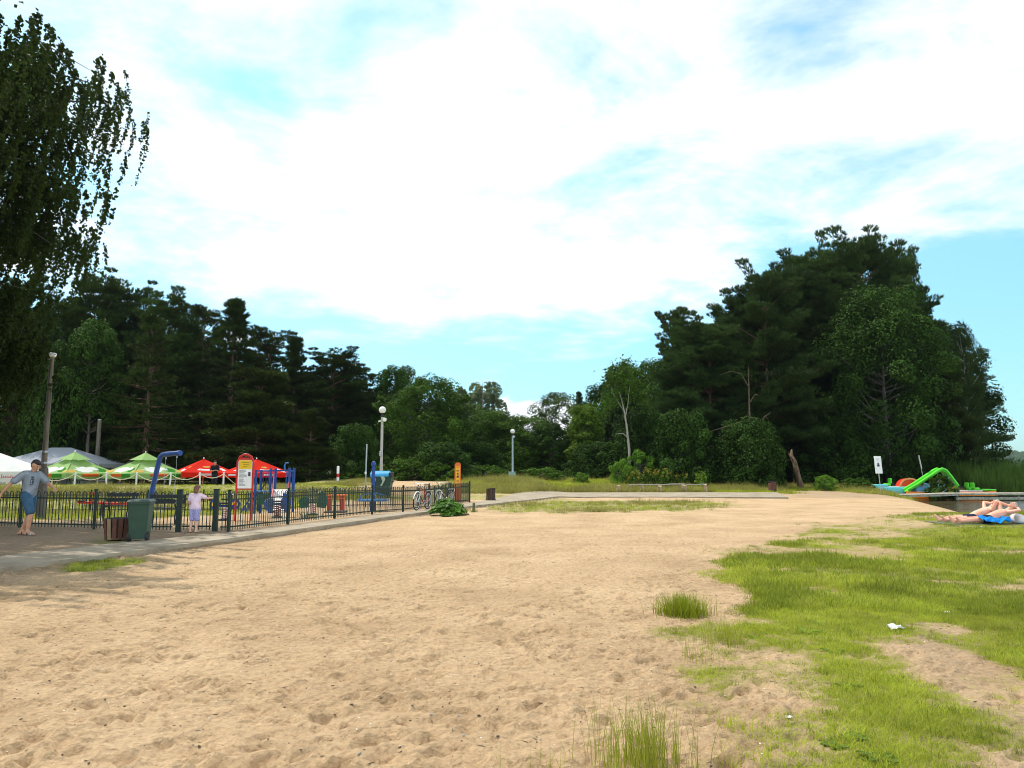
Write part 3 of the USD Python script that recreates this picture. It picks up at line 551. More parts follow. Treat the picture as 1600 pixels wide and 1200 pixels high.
FOREST = [
 # kind, tip x, tip y, distance, half width in pixels, label
 ('pine_broad', 40, 428, 64, 75, 'dark pine half hidden behind the hanging birch twigs'),
 ('pine_tall', 152, 422, 66, 62, 'tall dark pine topping the wood above the grey tent'),
 ('pine_tall', 208, 436, 70, 50, 'dark pine with a pointed top just beyond the tallest one over the tents'),
 ('pine_tall', 268, 455, 67, 56, 'dark round-headed pine above the green umbrellas'),
 ('pine_thin', 318, 474, 74, 46, 'pine with sky showing through its upper boughs above the red umbrellas'),
 ('spruce', 370, 466, 66, 66, 'tall conical spruce with a pale fresh tip above the red umbrellas'),
 ('pine_thin', 424, 510, 70, 46, 'gappy pine standing between the two conical spruces'),
 ('spruce', 461, 526, 69, 50, 'slimmer conical spruce with a spiky tip in the middle of the pinewood'),
 ('pine_tall', 520, 543, 70, 52, 'flat-topped dark pine at the end of the pinewood near the lamp'),
 ('pine_thin', 556, 566, 74, 38, 'narrow pine rising behind the tall globe lamp'),
 ('low_tree', 95, 560, 60, 60, 'broad green tree low in front of the pines behind the grey tent'),
 ('tall_alder', 150, 500, 60, 58, 'leafy tree on a pale trunk behind the grey tent'),
 ('larch', 240, 488, 60, 68, 'feathery yellow-green larch in front of the pines'),
 ('pine_bushy', 405, 578, 57, 92, 'wide bushy pine with boughs down to the red umbrellas'),
 ('pine_bushy', 487, 640, 56, 42, 'small bushy pine beside the big spreading one'),
 ('alder', 612, 572, 74, 44, 'dark leafy tree with a rounded head behind the globe lamp'),
 ('soft_birch', 634, 570, 82, 30, 'thin wispy tree peeping over the wood beside the globe lamp'),
 ('maple', 672, 586, 66, 72, 'big dense maple with bright top leaves beside the globe lamp'),
 ('low_tree', 556, 662, 60, 48, 'low leafy tree behind the tall globe lamp post'),
 ('low_tree', 690, 690, 58, 56, 'low dark shrubby tree under the big maple'),
 ('pale_birch', 752, 597, 118, 46, 'pale grey-green birch far back against the white cloud'),
 ('pale_birch', 722, 606, 124, 34, 'wispy pale birch farther off behind the big maple'),
 ('maple', 768, 640, 76, 60, 'rounded tree behind the smaller globe lamp'),
 ('maple', 815, 648, 74, 58, 'dense rounded tree closing the gap under the white cloud'),
 ('low_tree', 745, 690, 66, 52, 'dark low tree behind the orange notice post'),
 ('soft_birch', 868, 612, 112, 46, 'soft drooping birch in the dip of the treeline'),
 ('spruce', 905, 612, 122, 20, 'small dark spruce tip far off in the dip of the treeline'),
 ('alder', 858, 660, 72, 44, 'dark leafy tree next to the yellow-green lime'),
 ('lime', 915, 632, 70, 44, 'yellow-green lime standing out of the dark wood'),
 ('green_birch', 968, 568, 80, 40, 'airy birch with a light crown beside the dark pine clump'),
 ('maple', 1010, 562, 82, 74, 'green leafy tree leaning against the dark pine clump'),
 ('low_tree', 930, 690, 64, 50, 'dark low tree beneath the yellow-green lime'),
 ('low_tree', 1005, 640, 62, 56, 'broad low tree behind the bright bushes'),
 ('pine_thin', 1048, 478, 73, 30, 'lone thin pine at the outer edge of the big clump'),
 ('pine_broad', 1105, 490, 66, 80, 'spreading pine with lit boughs at the outer flank of the big clump'),
 ('pine_broad', 1190, 405, 67, 80, 'tall blue-green pine with bare broken limbs low down'),
 ('pine_tall', 1262, 382, 74, 62, 'dark pine just below the summit of the big clump'),
 ('pine_broad', 1338, 350, 76, 96, 'tallest pine, the summit of the big clump by the lake'),
 ('pine_broad', 1078, 486, 67, 58, 'dense pine just inside the lone thin one at the edge of the big clump'),
 ('alder', 1042, 560, 70, 46, 'leafy tree under the lone thin pine'),
 ('alder', 938, 598, 84, 40, 'dark leafy tree between the lime and the slender birch'),
 ('pine_broad', 1140, 448, 70, 60, 'pine filling the outer slope of the big clump'),
 ('pine_broad', 1228, 404, 74, 62, 'dense pine between the blue-green pine and the summit'),
 ('pine_broad', 1296, 368, 78, 66, 'dense pine just before the summit of the big clump'),
 ('pine_broad', 1390, 384, 79, 60, 'dense pine just past the summit towards the lake'),
 ('oak', 1372, 446, 67, 100, 'massive dark oak fronting the big clump by the lake'),
 ('pine_broad', 1420, 440, 74, 70, 'dark pine on the lake side of the tallest one'),
 ('soft_birch', 1420, 384, 82, 26, 'pale birch tip poking out beside the tallest pine'),
 ('soft_birch', 1500, 502, 72, 30, 'drooping birch on the outer lake edge of the clump'),
 ('pine_bushy', 1476, 560, 70, 44, 'low pine with boughs reaching out over the reeds'),
 ('low_tree', 1065, 640, 58, 62, 'leafy low tree in front of the spreading pine'),
 ('low_tree', 1165, 652, 57, 66, 'hanging leafy low tree under the broken limbs of the pine'),
 ('low_tree', 1300, 660, 66, 64, 'deep dark low tree beside the leaning bare trunk'),
 ('low_tree', 1430, 650, 71, 60, 'dark low tree behind the pedal boats'),
]
for k, px, top, y, half, lab in FOREST: plant(k, px, top, y, lab, half * (1.18 if k[:4] == 'pine' else 1.08))
for k, px, top, y, half, lab, nm in [
    ('bush', 1000, 702, 58, 30, 'bright green bush, tallest of those before the dark pines', 'bush'),
    ('bush', 968, 718, 56, 17, 'small round bright bush beside the tallest bright one', 'bush'),
    ('bush', 908, 738, 57, 14, 'small low bush alone on the grassy bank below the lime', 'bush'),
    ('bush', 1288, 742, 54, 24, 'spreading green bush at the foot of the leaning trunk', 'bush'),
    ('dark_bush', 1340, 746, 55, 26, 'dark green bush on the shore behind the white sign', 'bush'),
    ('dark_bush', 1190, 738, 57, 40, 'dark low bush behind the brown litter bin', 'bush'),
    ('dark_bush', 640, 714, 57, 40, 'dark bush on the bank behind the big rubbish container', 'bush'),
    ('bush', 690, 726, 56, 30, 'leafy bush in front of the big maple', 'bush'),
    ('dark_bush', 760, 726, 60, 34, 'dark bush between the orange post and the small lamp', 'bush'),
    ('dark_bush', 850, 730, 60, 40, 'dark bush behind the small lamp', 'bush'),
    ('dark_bush', 1100, 735, 57, 36, 'dark bush behind the end of the log rail', 'bush'),
    ('bush', 478, 738, 58, 26, 'bright bush behind the rope posts nearest the striped bollard', 'bush'),
    ('bush', 548, 738, 58, 24, 'bright bush beside the striped bollard', 'bush')]:
    plant(k, px, top, y, lab, half, nm, 'bush')

# the deep wood behind reads as one dark mass
wood = UsdGeom.PointInstancer.Define(stage, '/World/deep_wood')
pk = ['pine_tall', 'oak', 'spruce', 'maple', 'pine_broad']
protos = []
for k in pk:
    q = UsdGeom.Xform.Define(stage, f'/World/deep_wood/kinds/{k}'); q.GetPrim().GetReferences().AddInternalReference(KINDS[k]); protos.append(q.GetPath())
pos, idx, sc, ori = [], [], [], []
wr = np.random.RandomState(9)
for px, top in [(x, t) for x in range(-260, 1500, 26) for t in (0, 1)]:
    y = wr.uniform(80, 90) + 8 * top
    sky_line = np.interp(px, [-260, 100, 300, 460, 600, 720, 770, 850, 920, 1010, 1060, 1160, 1330, 1450, 1500], [430, 470, 520, 570, 588, 622, 655, 662, 655, 620, 590, 480, 420, 500, 610]) + wr.uniform(4, 34)
    tip = AT(px + wr.uniform(-14, 14), sky_line, y); k = int(wr.randint(len(pk)))
    if sdist(LAKE, np.array([tip[0]]), np.array([y]))[0] > -2: continue
    z0 = float(ground(tip[0], y)); s = (tip[2] - z0) / HT[pk[k]]
    pos.append((tip[0], y, z0)); idx.append(k); w = min(1.3, max(s, 0.55)); sc.append((w, w, s)); a = wr.uniform(0, np.pi); ori.append(Gf.Quath(math.cos(a), 0, 0, math.sin(a)))
wood.CreatePrototypesRel().SetTargets(protos)
wood.CreatePositionsAttr(Vt.Vec3fArray([Gf.Vec3f(*map(float, p)) for p in pos])); wood.CreateProtoIndicesAttr(Vt.IntArray(idx))
wood.CreateScalesAttr(Vt.Vec3fArray([Gf.Vec3f(*map(float, p)) for p in sc])); wood.CreateOrientationsAttr(Vt.QuathArray(ori))
data(wood.GetPrim(), 'dark mass of wood behind the front trees', 'forest', None, 'stuff')

# the birch that hangs in from the side, near enough to see its leaves
B0 = np.array([-17.6, 18.6]); bz = float(ground(*B0)) - 0.05
bt, bc = weeping(41, 12.2, 6.9, 0.13, 92, 118, 62, 0.078, drift=(-0.48, 0.05), hang=(0.4, 2.1), prof=lambda t: 0.40 + 0.62 * math.sin(min(1, t * 1.2) * math.pi / 2) - 1.0 * max(0, t - 0.80) ** 0.9)
th = thing('birch_tree', (B0[0], B0[1], bz), 'large weeping birch reaching in over the walking man', 'tree')
LOC[th] = np.zeros(3); bt.build('trunk', bark_mat('dark_birch_bark', (0.02, 0.018, 0.016), (0.16, 0.15, 0.135), 5.0, 3.0), th); bc.build('crown', birch_leaf, th, smooth=False)

# ---------------------------------------------------------------- grass
grass_m = leaf_mat('green_grass', (0.42, 0.475, 0.05), 0.45, 0.45, (0.68, 0.67, 0.14), 0.6, 0.9)
dark_grass_m = leaf_mat('dark_grass', (0.22, 0.27, 0.028), 0.4, 0.4, (0.40, 0.42, 0.06), 0.6, 0.9)
tall_m = leaf_mat('tall_grass', (0.29, 0.32, 0.035), 0.4, 0.4, (0.52, 0.50, 0.12), 0.6, 1.5)
dry_m = leaf_mat('dry_grass', (0.33, 0.31, 0.08), 0.35, 0.45, (0.60, 0.50, 0.22), 0.6, 0.5)
reed_m = leaf_mat('reed_leaves', (0.12, 0.21, 0.035), 0.4, 0.45, (0.27, 0.37, 0.08), 0.5, 0.6)
def tuft(seed, n, h, spread, w, lean=0.5, seg=3):
    """blades of grass growing from one place, each bent over"""
    r = np.random.RandomState(seed); o = np.c_[r.normal(0, spread, (n, 2)), np.zeros(n)]
    az = r.uniform(0, 2 * np.pi, n); H = h * r.uniform(0.45, 1.2, n); ln = lean * r.uniform(0.2, 1.3, n)
    d = np.c_[np.cos(az), np.sin(az), np.zeros(n)]; b = np.c_[-np.sin(az + r.normal(0, .5, n)), np.cos(az), np.zeros(n)]; W = w * r.uniform(0.7, 1.3, n)
    rows = []
    for i in range(seg):
        t = i / seg; c = o + d * (ln * H * t ** 1.8)[:, None] + np.c_[np.zeros((n, 2)), H * t * (1 - 0.18 * ln * t)]
        ww = (W * (1 - t) ** 0.6 / 2)[:, None] * b; rows += [c - ww, c + ww]
    tip = o + d * (ln * H)[:, None] + np.c_[np.zeros((n, 2)), H * (1 - 0.25 * ln)]; rows.append(tip)
    m = len(rows); v = np.stack(rows, 1).reshape(-1, 3); k = np.arange(n)[:, None] * m; F = []
    for i in range(seg - 1): F += [k + [2 * i, 2 * i + 1, 2 * i + 3], k + [2 * i, 2 * i + 3, 2 * i + 2]]
    F.append(k + [2 * seg - 2, 2 * seg - 1, 2 * seg]); return v, np.vstack(F)
def rosette(seed, n, L, W):
    """broad leaves lying around one root"""
    r = np.random.RandomState(seed); mb = MB()
    for i in range(n):
        az = i * 2.4 + r.normal(0, .3); l = L * r.uniform(0.6, 1.2); d = np.array([math.cos(az), math.sin(az), 0]); b = np.array([-d[1], d[0], 0]); up = r.uniform(0.15, 0.7)
        s = np.array([0.05, 0.35, 0.7, 1.0]); ww = np.array([0.15, 0.8, 1.0, 0.05]) * W * r.uniform(0.7, 1.2) / 2
        c = d * (l * s)[:, None] + np.array([0, 0, 1.0]) * (l * up * (s - 0.6 * s ** 2))[:, None] + [0, 0, 0.01]
        v_ = np.stack([c - ww[:, None] * b, c + [0, 0, -0.006], c + ww[:, None] * b], 1).reshape(-1, 3)
        q = [[3 * j + a, 3 * j + a + 1, 3 * j + a + 4, 3 * j + a + 3] for j in range(3) for a in (0, 1)]; mb.add(v_, q)
    return mb.arrays()
def scatter(name, kinds, x, y, which, size, label, cat, zoff=-0.01):
    """one growth nobody could count"""
    pi = UsdGeom.PointInstancer.Define(stage, '/World/' + name); ps = []
    for i, (vf, m) in enumerate(kinds):
        q = f'/World/{name}/kinds/tuft_{i:03d}' if i else f'/World/{name}/kinds/tuft'
        usdkit.mesh(stage, q, trimesh.Trimesh(*vf, process=False), m, smooth=False); ps.append(q)
    z = ground(x, y) + zoff; r = np.random.RandomState(5); a = r.uniform(0, np.pi, len(x))
    pi.CreatePrototypesRel().SetTargets(ps)
    pi.CreatePositionsAttr(Vt.Vec3fArray.FromNumpy(np.c_[x, y, z].astype(np.float32))); pi.CreateProtoIndicesAttr(Vt.IntArray.FromNumpy(which.astype(np.int32)))
    s = np.asarray(size, float); s = s if s.ndim == 2 else np.repeat(s[:, None], 3, 1); pi.CreateScalesAttr(Vt.Vec3fArray.FromNumpy(s.astype(np.float32)))
    pi.CreateOrientationsAttr(Vt.QuathArray([Gf.Quath(float(math.cos(t)), 0, 0, float(math.sin(t))) for t in a]))
    data(pi.GetPrim(), label, cat, None, 'stuff')
gr = np.random.RandomState(15)
def spread(n, x0, x1, y0, y1): return gr.uniform(x0, x1, n), gr.uniform(y0, y1, n)
xs, ys = [], []
for n, box in ((26000, (1.2, 6.5, 3.3, 9.0)), (30000, (2.5, 20, 9.0, 18.0)), (14000, (3, 26, 18.0, 27.0)), (2500, (-7.6, -5.4, 9.5, 17.5))):
    a, b = spread(n, *box); xs.append(a); ys.append(b)
x, y = np.concatenate(xs), np.concatenate(ys)
d = lawn_at(x, y) * (sdist(LAKE, x, y) < -0.4); keep = gr.rand(len(x)) < d * np.where(y < 9, 0.95, 0.9); keep &= sdist(PATH, x, y) < -0.02; x, y, d = x[keep], y[keep], d[keep]
tone = meshkit.fbm(np.c_[x / 1.6, y / 1.6, 0 * x], 3, 31); tall = ss(0.50, 0.62, tone)
size = 0.85 * (0.75 + 0.85 * tall + 0.25 * gr.rand(len(x))) * (0.55 + 0.45 * d) * np.where(y > 9, 1.12, 1.0)
which = np.where(gr.rand(len(x)) < 0.05 + 0.4 * ss(0.50, 0.60, meshkit.fbm(np.c_[x / 2.3, y / 2.3, 0 * x + 4], 3, 8)) * (y > 8), 2 + gr.randint(0, 2, len(x)), gr.randint(0, 2, len(x)))
which = np.where(gr.rand(len(x)) < 0.10, 4, which)
scatter('lawn_grass', [(tuft(1, 26, 0.055, 0.06, 0.006, 1.3), grass_m), (tuft(2, 22, 0.075, 0.06, 0.006, 1.1), grass_m), (tuft(3, 26, 0.08, 0.055, 0.006, 0.9), dark_grass_m), (tuft(4, 24, 0.095, 0.055, 0.006, 0.8), dark_grass_m), (tuft(5, 12, 0.08, 0.05, 0.005, 1.1), dry_m)],
        x, y, which, size, 'patchy green grass spreading over the sand towards the lake', 'grass')
# dry rough grass of the banks, and the strip beside the path
xs, ys = [], []
for n, box in ((12000, (-34, -7, 22, 50)), (14000, (-12, 26, 44, 64)), (2600, (-2, 13, 27, 38)), (1800, (22, 31, 46, 58))):
    a, b = spread(n, *box); xs.append(a); ys.append(b)
x, y = np.concatenate(xs), np.concatenate(ys)
d = np.maximum(bank_at(x, y), 0.8 * lawn_at(x, y) * (y < 40)) * (sdist(LAKE, x, y) < 0.2); keep = (gr.rand(len(x)) < d) & (sdist(PATH, x, y) < -0.15); x, y = x[keep], y[keep]
tone = meshkit.fbm(np.c_[x / 3.5, y / 3.5, 0 * x], 3, 12)
which = np.where(gr.rand(len(x)) < ss(0.40, 0.62, tone), 0, 1) + np.where(gr.rand(len(x)) < 0.25, 2, 0)
sz = np.where(y < 40, 0.55, np.where((x < -8) & (y > 43), 0.5, 1.0)) * (0.65 + 0.6 * gr.rand(len(x))) * (0.8 + 0.5 * ss(0.45, 0.65, tone))
scatter('bank_grass', [(tuft(11, 26, 0.26, 0.17, 0.018, 0.55), dry_m), (tuft(12, 26, 0.22, 0.18, 0.02, 0.6), grass_m), (tuft(13, 16, 0.42, 0.16, 0.014, 0.4), dry_m), (tuft(14, 18, 0.36, 0.16, 0.018, 0.5), tall_m)], x, y, which, sz, 'rough half-dry grass on the low banks behind the beach', 'grass')
# reeds
x, y = spread(5200, 36, 66, 60, 84)
lkd = sdist(LAKE, x, y); keep = (lkd > -3.5) & (lkd < 7.5) & (y > 62.5 - 0.12 * (x - 40)) & (x > 39.5 - 0.2 * (y - 64)); x, y = x[keep], y[keep]
scatter('reeds', [(tuft(17, 22, 2.15, 0.22, 0.05, 0.16, 4), reed_m), (tuft(18, 22, 1.9, 0.25, 0.055, 0.2, 4), reed_m)], x, y, gr.randint(0, 2, len(x)), 0.85 + 0.35 * gr.rand(len(x)), 'tall green reeds standing in the lake margin', 'reeds', -0.05)

# tufts one can tell apart
def one_tuft(px, py, parts, label, name='grass_tuft', cat='grass tuft', z=0.0):
    p = G(px, py, z); p[2] = float(ground(p[0], p[1])) - 0.01
    t = thing(name, p, label, cat)
    for nm, vf, m in parts:
        mb = MB(); mb.add(np.asarray(vf[0]) + p, vf[1]); mb.build(nm, m, t, smooth=False)
one_tuft(1068, 958, [('blades', tuft(61, 1100, 0.24, 0.12, 0.0055, 0.5, 4), leaf_mat('bright_tuft', (0.30, 0.36, 0.025), 0.45, 0.35, (0.52, 0.52, 0.07), 0.6, 3.0)), ('dry_leaves', tuft(66, 60, 0.16, 0.14, 0.005, 1.0), dry_m)], 'dense rounded tuft of bright grass alone on the sand')
one_tuft(1128, 1005, [('blades', tuft(62, 130, 0.26, 0.09, 0.004, 0.35, 4), tall_m)], 'thin upright grass just in front of the dense rounded tuft')
one_tuft(1098, 1030, [('blades', tuft(67, 60, 0.2, 0.10, 0.004, 0.4, 4), tall_m)], 'sparse wisps of grass below the thin upright tuft')
one_tuft(1000, 1205, [('blades', tuft(63, 360, 0.33, 0.115, 0.004, 0.32, 4), tall_m)], 'tall thin grass stalks growing nearest the camera')
one_tuft(880, 1222, [('blades', tuft(64, 60, 0.22, 0.13, 0.004, 0.4, 4), tall_m)], 'few thin stalks beside the tall grass nearest the camera')
one_tuft(1150, 1135, [('blades', tuft(68, 90, 0.10, 0.06, 0.005, 0.6, 3), grass_m)], 'small round tuft between the tall stalks and the grass strip')
one_tuft(1180, 1195, [('blades', tuft(69, 140, 0.12, 0.075, 0.005, 0.6, 3), grass_m)], 'short leafy tuft at the near edge beside the grass strip')
weed_m = leaf_mat('weed_leaves', (0.13, 0.22, 0.03), 0.3, 0.35, (0.24, 0.34, 0.07), 0.5, 2.0)
for i, (px, py, n, L, W, lab) in enumerate([
    (1180, 998, 9, 0.13, 0.05, 'dandelion rosette farthest out on the bare sand'), (1262, 990, 12, 0.16, 0.065, 'large dandelion rosette at the narrow neck of the lawn'), (1282, 978, 9, 0.13, 0.06, 'dandelion rosette just beyond the largest one'),
    (1305, 1020, 10, 0.14, 0.055, 'dandelion rosette where the grass strip begins'), (1322, 1075, 11, 0.15, 0.06, 'pale dandelion rosette midway along the grass strip'), (1335, 1155, 10, 0.14, 0.06, 'dandelion rosette low on the grass strip'), (1302, 1168, 8, 0.12, 0.05, 'dandelion rosette at the sandy edge of the strip'), (1375, 1190, 11, 0.15, 0.06, 'dandelion rosette nearest the camera in the grass'), (1290, 925, 10, 0.15, 0.06, 'dandelion rosette in the thick of the lawn')]):
    one_tuft(px, py, [('leaves', rosette(80 + i, n, L * 0.7, W * 0.75), weed_m)], lab, 'dandelion', 'weed')

# chips of bark, twigs and shells trodden into the sand
def chip(seed, l, w, h):
    r = np.random.RandomState(seed); m = trimesh.creation.icosphere(1, 1.0); v_ = np.array(m.vertices) * [l, w, h]; return v_ * (1 + 0.5 * (r.rand(len(v_), 1) - 0.5)), np.array(m.faces)
y = 3.4 + 16 * gr.rand(2600) ** 1.6; x = gr.uniform(-0.78, 0.70, len(y)) * y; k_ = (sdist(UPLAND, x, y) < -0.2) & (sdist(LAKE, x, y) < -2); x, y = x[k_], y[k_]
wh = gr.choice(4, len(x), p=[0.36, 0.28, 0.33, 0.03])
scatter('sand_debris', [(chip(1, 0.012, 0.008, 0.005), mat('bark_chip', (0.09, 0.06, 0.04), 0.9, 0.4)), (chip(2, 0.032, 0.0035, 0.003), mat('twig_brown', (0.13, 0.09, 0.055), 0.9, 0.4)), (chip(3, 0.007, 0.006, 0.003), mat('shell_white', (0.75, 0.72, 0.66), 0.6, 0.15)), (chip(4, 0.016, 0.012, 0.010), mat('pebble_grey', (0.30, 0.27, 0.23), 0.8, 0.3))], x, y, wh, 0.35 + 0.6 * gr.rand(len(x)) ** 1.5, 'tiny chips, twigs and shells scattered over the sand', 'debris', 0.002)

# ---------------------------------------------------------------- far shore over the lake
hx, hy = np.meshgrid(np.linspace(300, 2900, 133), np.linspace(1500, 2100, 35))
hp = np.stack([hx / 90, hy / 90, 0 * hx], -1)
hz = (14 + 52 * meshkit.fbm(hp * 0.30, 3, 3)) * ss(1500, 1700, hy) + 0.3 - 1.5
hv = np.stack([hx, hy, hz], -1).reshape(-1, 3); hi = np.arange(hx.size).reshape(hx.shape)
single('far_hills', MB().add(hv, np.stack([hi[:-1, :-1], hi[:-1, 1:], hi[1:, 1:], hi[1:, :-1]], -1).reshape(-1, 4)), mat('far_ground', (0.05, 0.075, 0.03), 0.95, 0.3, 0.05), 'low wooded rise across the lake', 'hill', kind='structure', smooth=True)
fw = UsdGeom.PointInstancer.Define(stage, '/World/far_wood')
fps = []
for i in range(2):
    m = trimesh.creation.icosphere(2, 1.0); vv = np.array(m.vertices) * (1 + 0.5 * (meshkit.noise(np.array(m.vertices) * 2.2 + 5 * i, i)[:, None] - 0.5)) * [6.5, 6.5, 7.5] + [0, 0, 4]
    usdkit.mesh(stage, f'/World/far_wood/kinds/crown_{i:03d}', trimesh.Trimesh(vv, m.faces, process=False), leaf_mat('far_leaves', (0.04, 0.075, 0.025), 0.1, 0.4, (0.09, 0.13, 0.05), 0.7, 0.05), smooth=True); fps.append(f'/World/far_wood/kinds/crown_{i:03d}')
fr = np.random.RandomState(2); n = 5200; fx, fy = fr.uniform(700, 1700, n), fr.uniform(1505, 1850, n)
j = np.clip(((fx - 300) / 19.7).astype(int), 0, 132); i = np.clip(((fy - 1500) / 17.65).astype(int), 0, 34)
fw.CreatePrototypesRel().SetTargets(fps); fw.CreatePositionsAttr(Vt.Vec3fArray.FromNumpy(np.c_[fx, fy, hz[i, j] - 0.5].astype(np.float32)))
fw.CreateProtoIndicesAttr(Vt.IntArray.FromNumpy(fr.randint(0, 2, n).astype(np.int32))); s = fr.uniform(0.7, 1.5, n); fw.CreateScalesAttr(Vt.Vec3fArray.FromNumpy(np.c_[s, s, s].astype(np.float32)))
fw.CreateOrientationsAttr(Vt.QuathArray([Gf.Quath(1, 0, 0, 0)] * n))
data(fw.GetPrim(), 'hazy wood along the far shore of the lake', 'forest', None, 'stuff')

# a little summer haze, enough to pale the far shore
haze_m = usdkit.material(stage, '/World/Looks/summer_haze', {'v': ('principled_volume', {'color': (0.78, 0.88, 1.0), 'density': HAZE, 'anisotropy': 0.3})}, volume='v.volume')
single('haze', MB().box((900, 1250, 60), (4400, 2900, 126)), haze_m, 'thin summer haze over the lake', 'haze', kind='stuff', smooth=False)

# ---------------------------------------------------------------- fence round the playground
FG = mat('dark_green_paint', (0.005, 0.016, 0.011), 0.45, 0.3, 9.0)
def gz(x, y): return float(ground(x, y))
def fence_run(pts, label, gap=2.45, h=0.93, thick=0.058, pitch=0.2, first=True, last=True, post_extra=0.05):
    pts = [np.array(p, float) for p in pts]; t = thing('railing_fence', (*pts[0], gz(*pts[0])), label, 'fence')
    for a, b in zip(pts[:-1], pts[1:]):
        L = np.linalg.norm(b - a); u = (b - a) / L; n = max(1, round(L / gap)); yaw = math.atan2(u[1], u[0])
        at = lambda s: np.array([*(a + u * s), gz(*(a + u * s))])
        for i in range(n + 1):
            if (i == 0 and not first and a is pts[0]) or (i == n and not last): continue
            p = at(L * i / n); mb = MB(); mb.box(p + [0, 0, (h + post_extra) / 2 - 0.1], (thick, thick, h + post_extra + 0.2), yaw, bev=0.008)
            mb.box(p + [0, 0, h + post_extra + 0.006], (thick + 0.012, thick + 0.012, 0.012), yaw); mb.build('post', FG, t)
        for i in range(n):
            s0, s1 = L * i / n + thick / 2, L * (i + 1) / n - thick / 2
            for hh in (0.11, h - 0.17):
                MB().bar(at(s0) + [0, 0, hh], at(s1) + [0, 0, hh], 0.012, 0.035).build('rail', FG, t)
            m = max(1, round((s1 - s0) / pitch)); st = (s1 - s0) / m
            for k in range(m):
                c = at(s0 + (k + 0.5) * st); w = st * 0.25; ar = [(-w, 0.03), (-w, h - 0.06), (-w * 0.8, h - 0.025), (0, h), (w * 0.8, h - 0.025), (w, h - 0.06), (w, 0.03)]
                MB().tube([c + [u[0] * q, u[1] * q, z] for q, z in ar], 0.0115, 4).build('hoop', FG, t, smooth=False)
    return t
FA, FB = (-6.8, 18.0), (-2.0, 35.3)
fence_run([(-17.2, 20.6), (-8.16, 18.1)], 'dark green railing fence behind the walking man', last=False)
fence_run([(-7.02, 18.0), FA, FB], 'long dark green railing fence beside the concrete path', first=False)
fence_run([(-26.0, 32.6), FB], 'dark green railing fence along the far side of the playground', last=False)
gt = thing('fence_gate', (-8.0, 18.08, gz(-8.0, 18.08)), 'dark green playground gate that the girl is holding', 'gate')
for x in (-8.02, -7.14):
    z = gz(x, 18.06); mb = MB(); mb.box((x, 18.06, z + 0.45), (0.115, 0.115, 1.1), 0.05, bev=0.012); mb.box((x, 18.06, z + 1.005), (0.125, 0.125, 0.014), 0.05); mb.build('gate_post', FG, gt)
z = gz(-7.6, 18.06)
for hh in (0.13, 0.78): MB().bar((-7.93, 18.06, z + hh), (-7.23, 18.06, z + hh), 0.03, 0.035).build('rail', FG, gt)
for k in range(4):
    c = np.array([-7.85 + 0.18 * k, 18.06, z]); MB().tube([c + [q, 0, zz] for q, zz in ((-0.04, 0.05), (-0.04, 0.86), (0.0, 0.91), (0.04, 0.86), (0.04, 0.05))], 0.0115, 4).build('hoop', FG, gt, smooth=False)
MB().box((-7.27, 18.02, z + 0.78), (0.06, 0.05, 0.09), bev=0.006).build('latch', mat('dark_steel', (0.05, 0.05, 0.055), 0.4, metal=0.6), gt)

# ---------------------------------------------------------------- playground
BLUE = mat('blue_paint', (0.014, 0.055, 0.22), 0.35, 0.2); LBLUE = mat('sky_blue_paint', (0.03, 0.16, 0.42), 0.35, 0.2)
RED = mat('red_paint', (0.50, 0.022, 0.015), 0.35, 0.2); ORANGE = mat('orange_paint', (0.75, 0.16, 0.01), 0.4, 0.15)
YEL = mat('yellow_paint', (0.75, 0.46, 0.01), 0.4, 0.15); WHITE = mat('white_paint', (0.78, 0.77, 0.74), 0.4, 0.1); DGREY = mat('black_steel', (0.015, 0.015, 0.017), 0.45, 0.2)
PINK = mat('salmon_plastic', (0.62, 0.12, 0.10), 0.35, 0.15); STEEL = mat('galvanised', (0.42, 0.43, 0.44), 0.4, 0.2, metal=0.7); RUB = mat('black_rubber', (0.02, 0.02, 0.021), 0.85, 0.2)
DGREEN = mat('green_panel', (0.012, 0.075, 0.045), 0.4, 0.2)
def yw(px, y, dz=0.0): x = (px - 800) / FPX * y; return np.array([x, y, gz(x, y) + dz])

p = yw(237, 27.0); t = thing('swing', p, 'blue bent-pole swing standing behind the wheelie bin', 'swing')
top = p + [0.42, -0.1, 2.2]; end = top + [0.86, -0.35, 0.06]
MB().tube([p - [0, 0, .1], p + [0.20, -0.05, 1.1], p + [0.385, -0.09, 2.02], p + [0.43, -0.105, 2.13], p + [0.52, -0.14, 2.20], p + [0.64, -0.19, 2.22], end], 0.088, 14).build('pole', BLUE, t, smooth=True)
MB().cyl(end - [0.02, -0.01, 0], end + [0.03, -0.012, 0.002], 0.098, n=14).build('end_cap', BLUE, t)
for q in (0.30, 0.86):
    c = top + (end - top) * q; mb = MB(); mb.tube([c - [0, 0, 0.09], c - [0, 0, 0.17]], 0.025, 8); mb.build('bearing', STEEL, t)
    MB().tube([c - [0, 0, 0.17], c - [0.02, 0, 1.0], c - [0.02 + 0.05 * (q - .5), 0, 1.72]], 0.007, 5).build('chain', STEEL, t)
c = top + (end - top) * 0.58; MB().box(c - [0.02, 0, 1.74], (0.50, 0.2, 0.03), math.atan2(-.35, .86), bev=0.01).build('seat', RUB, t)

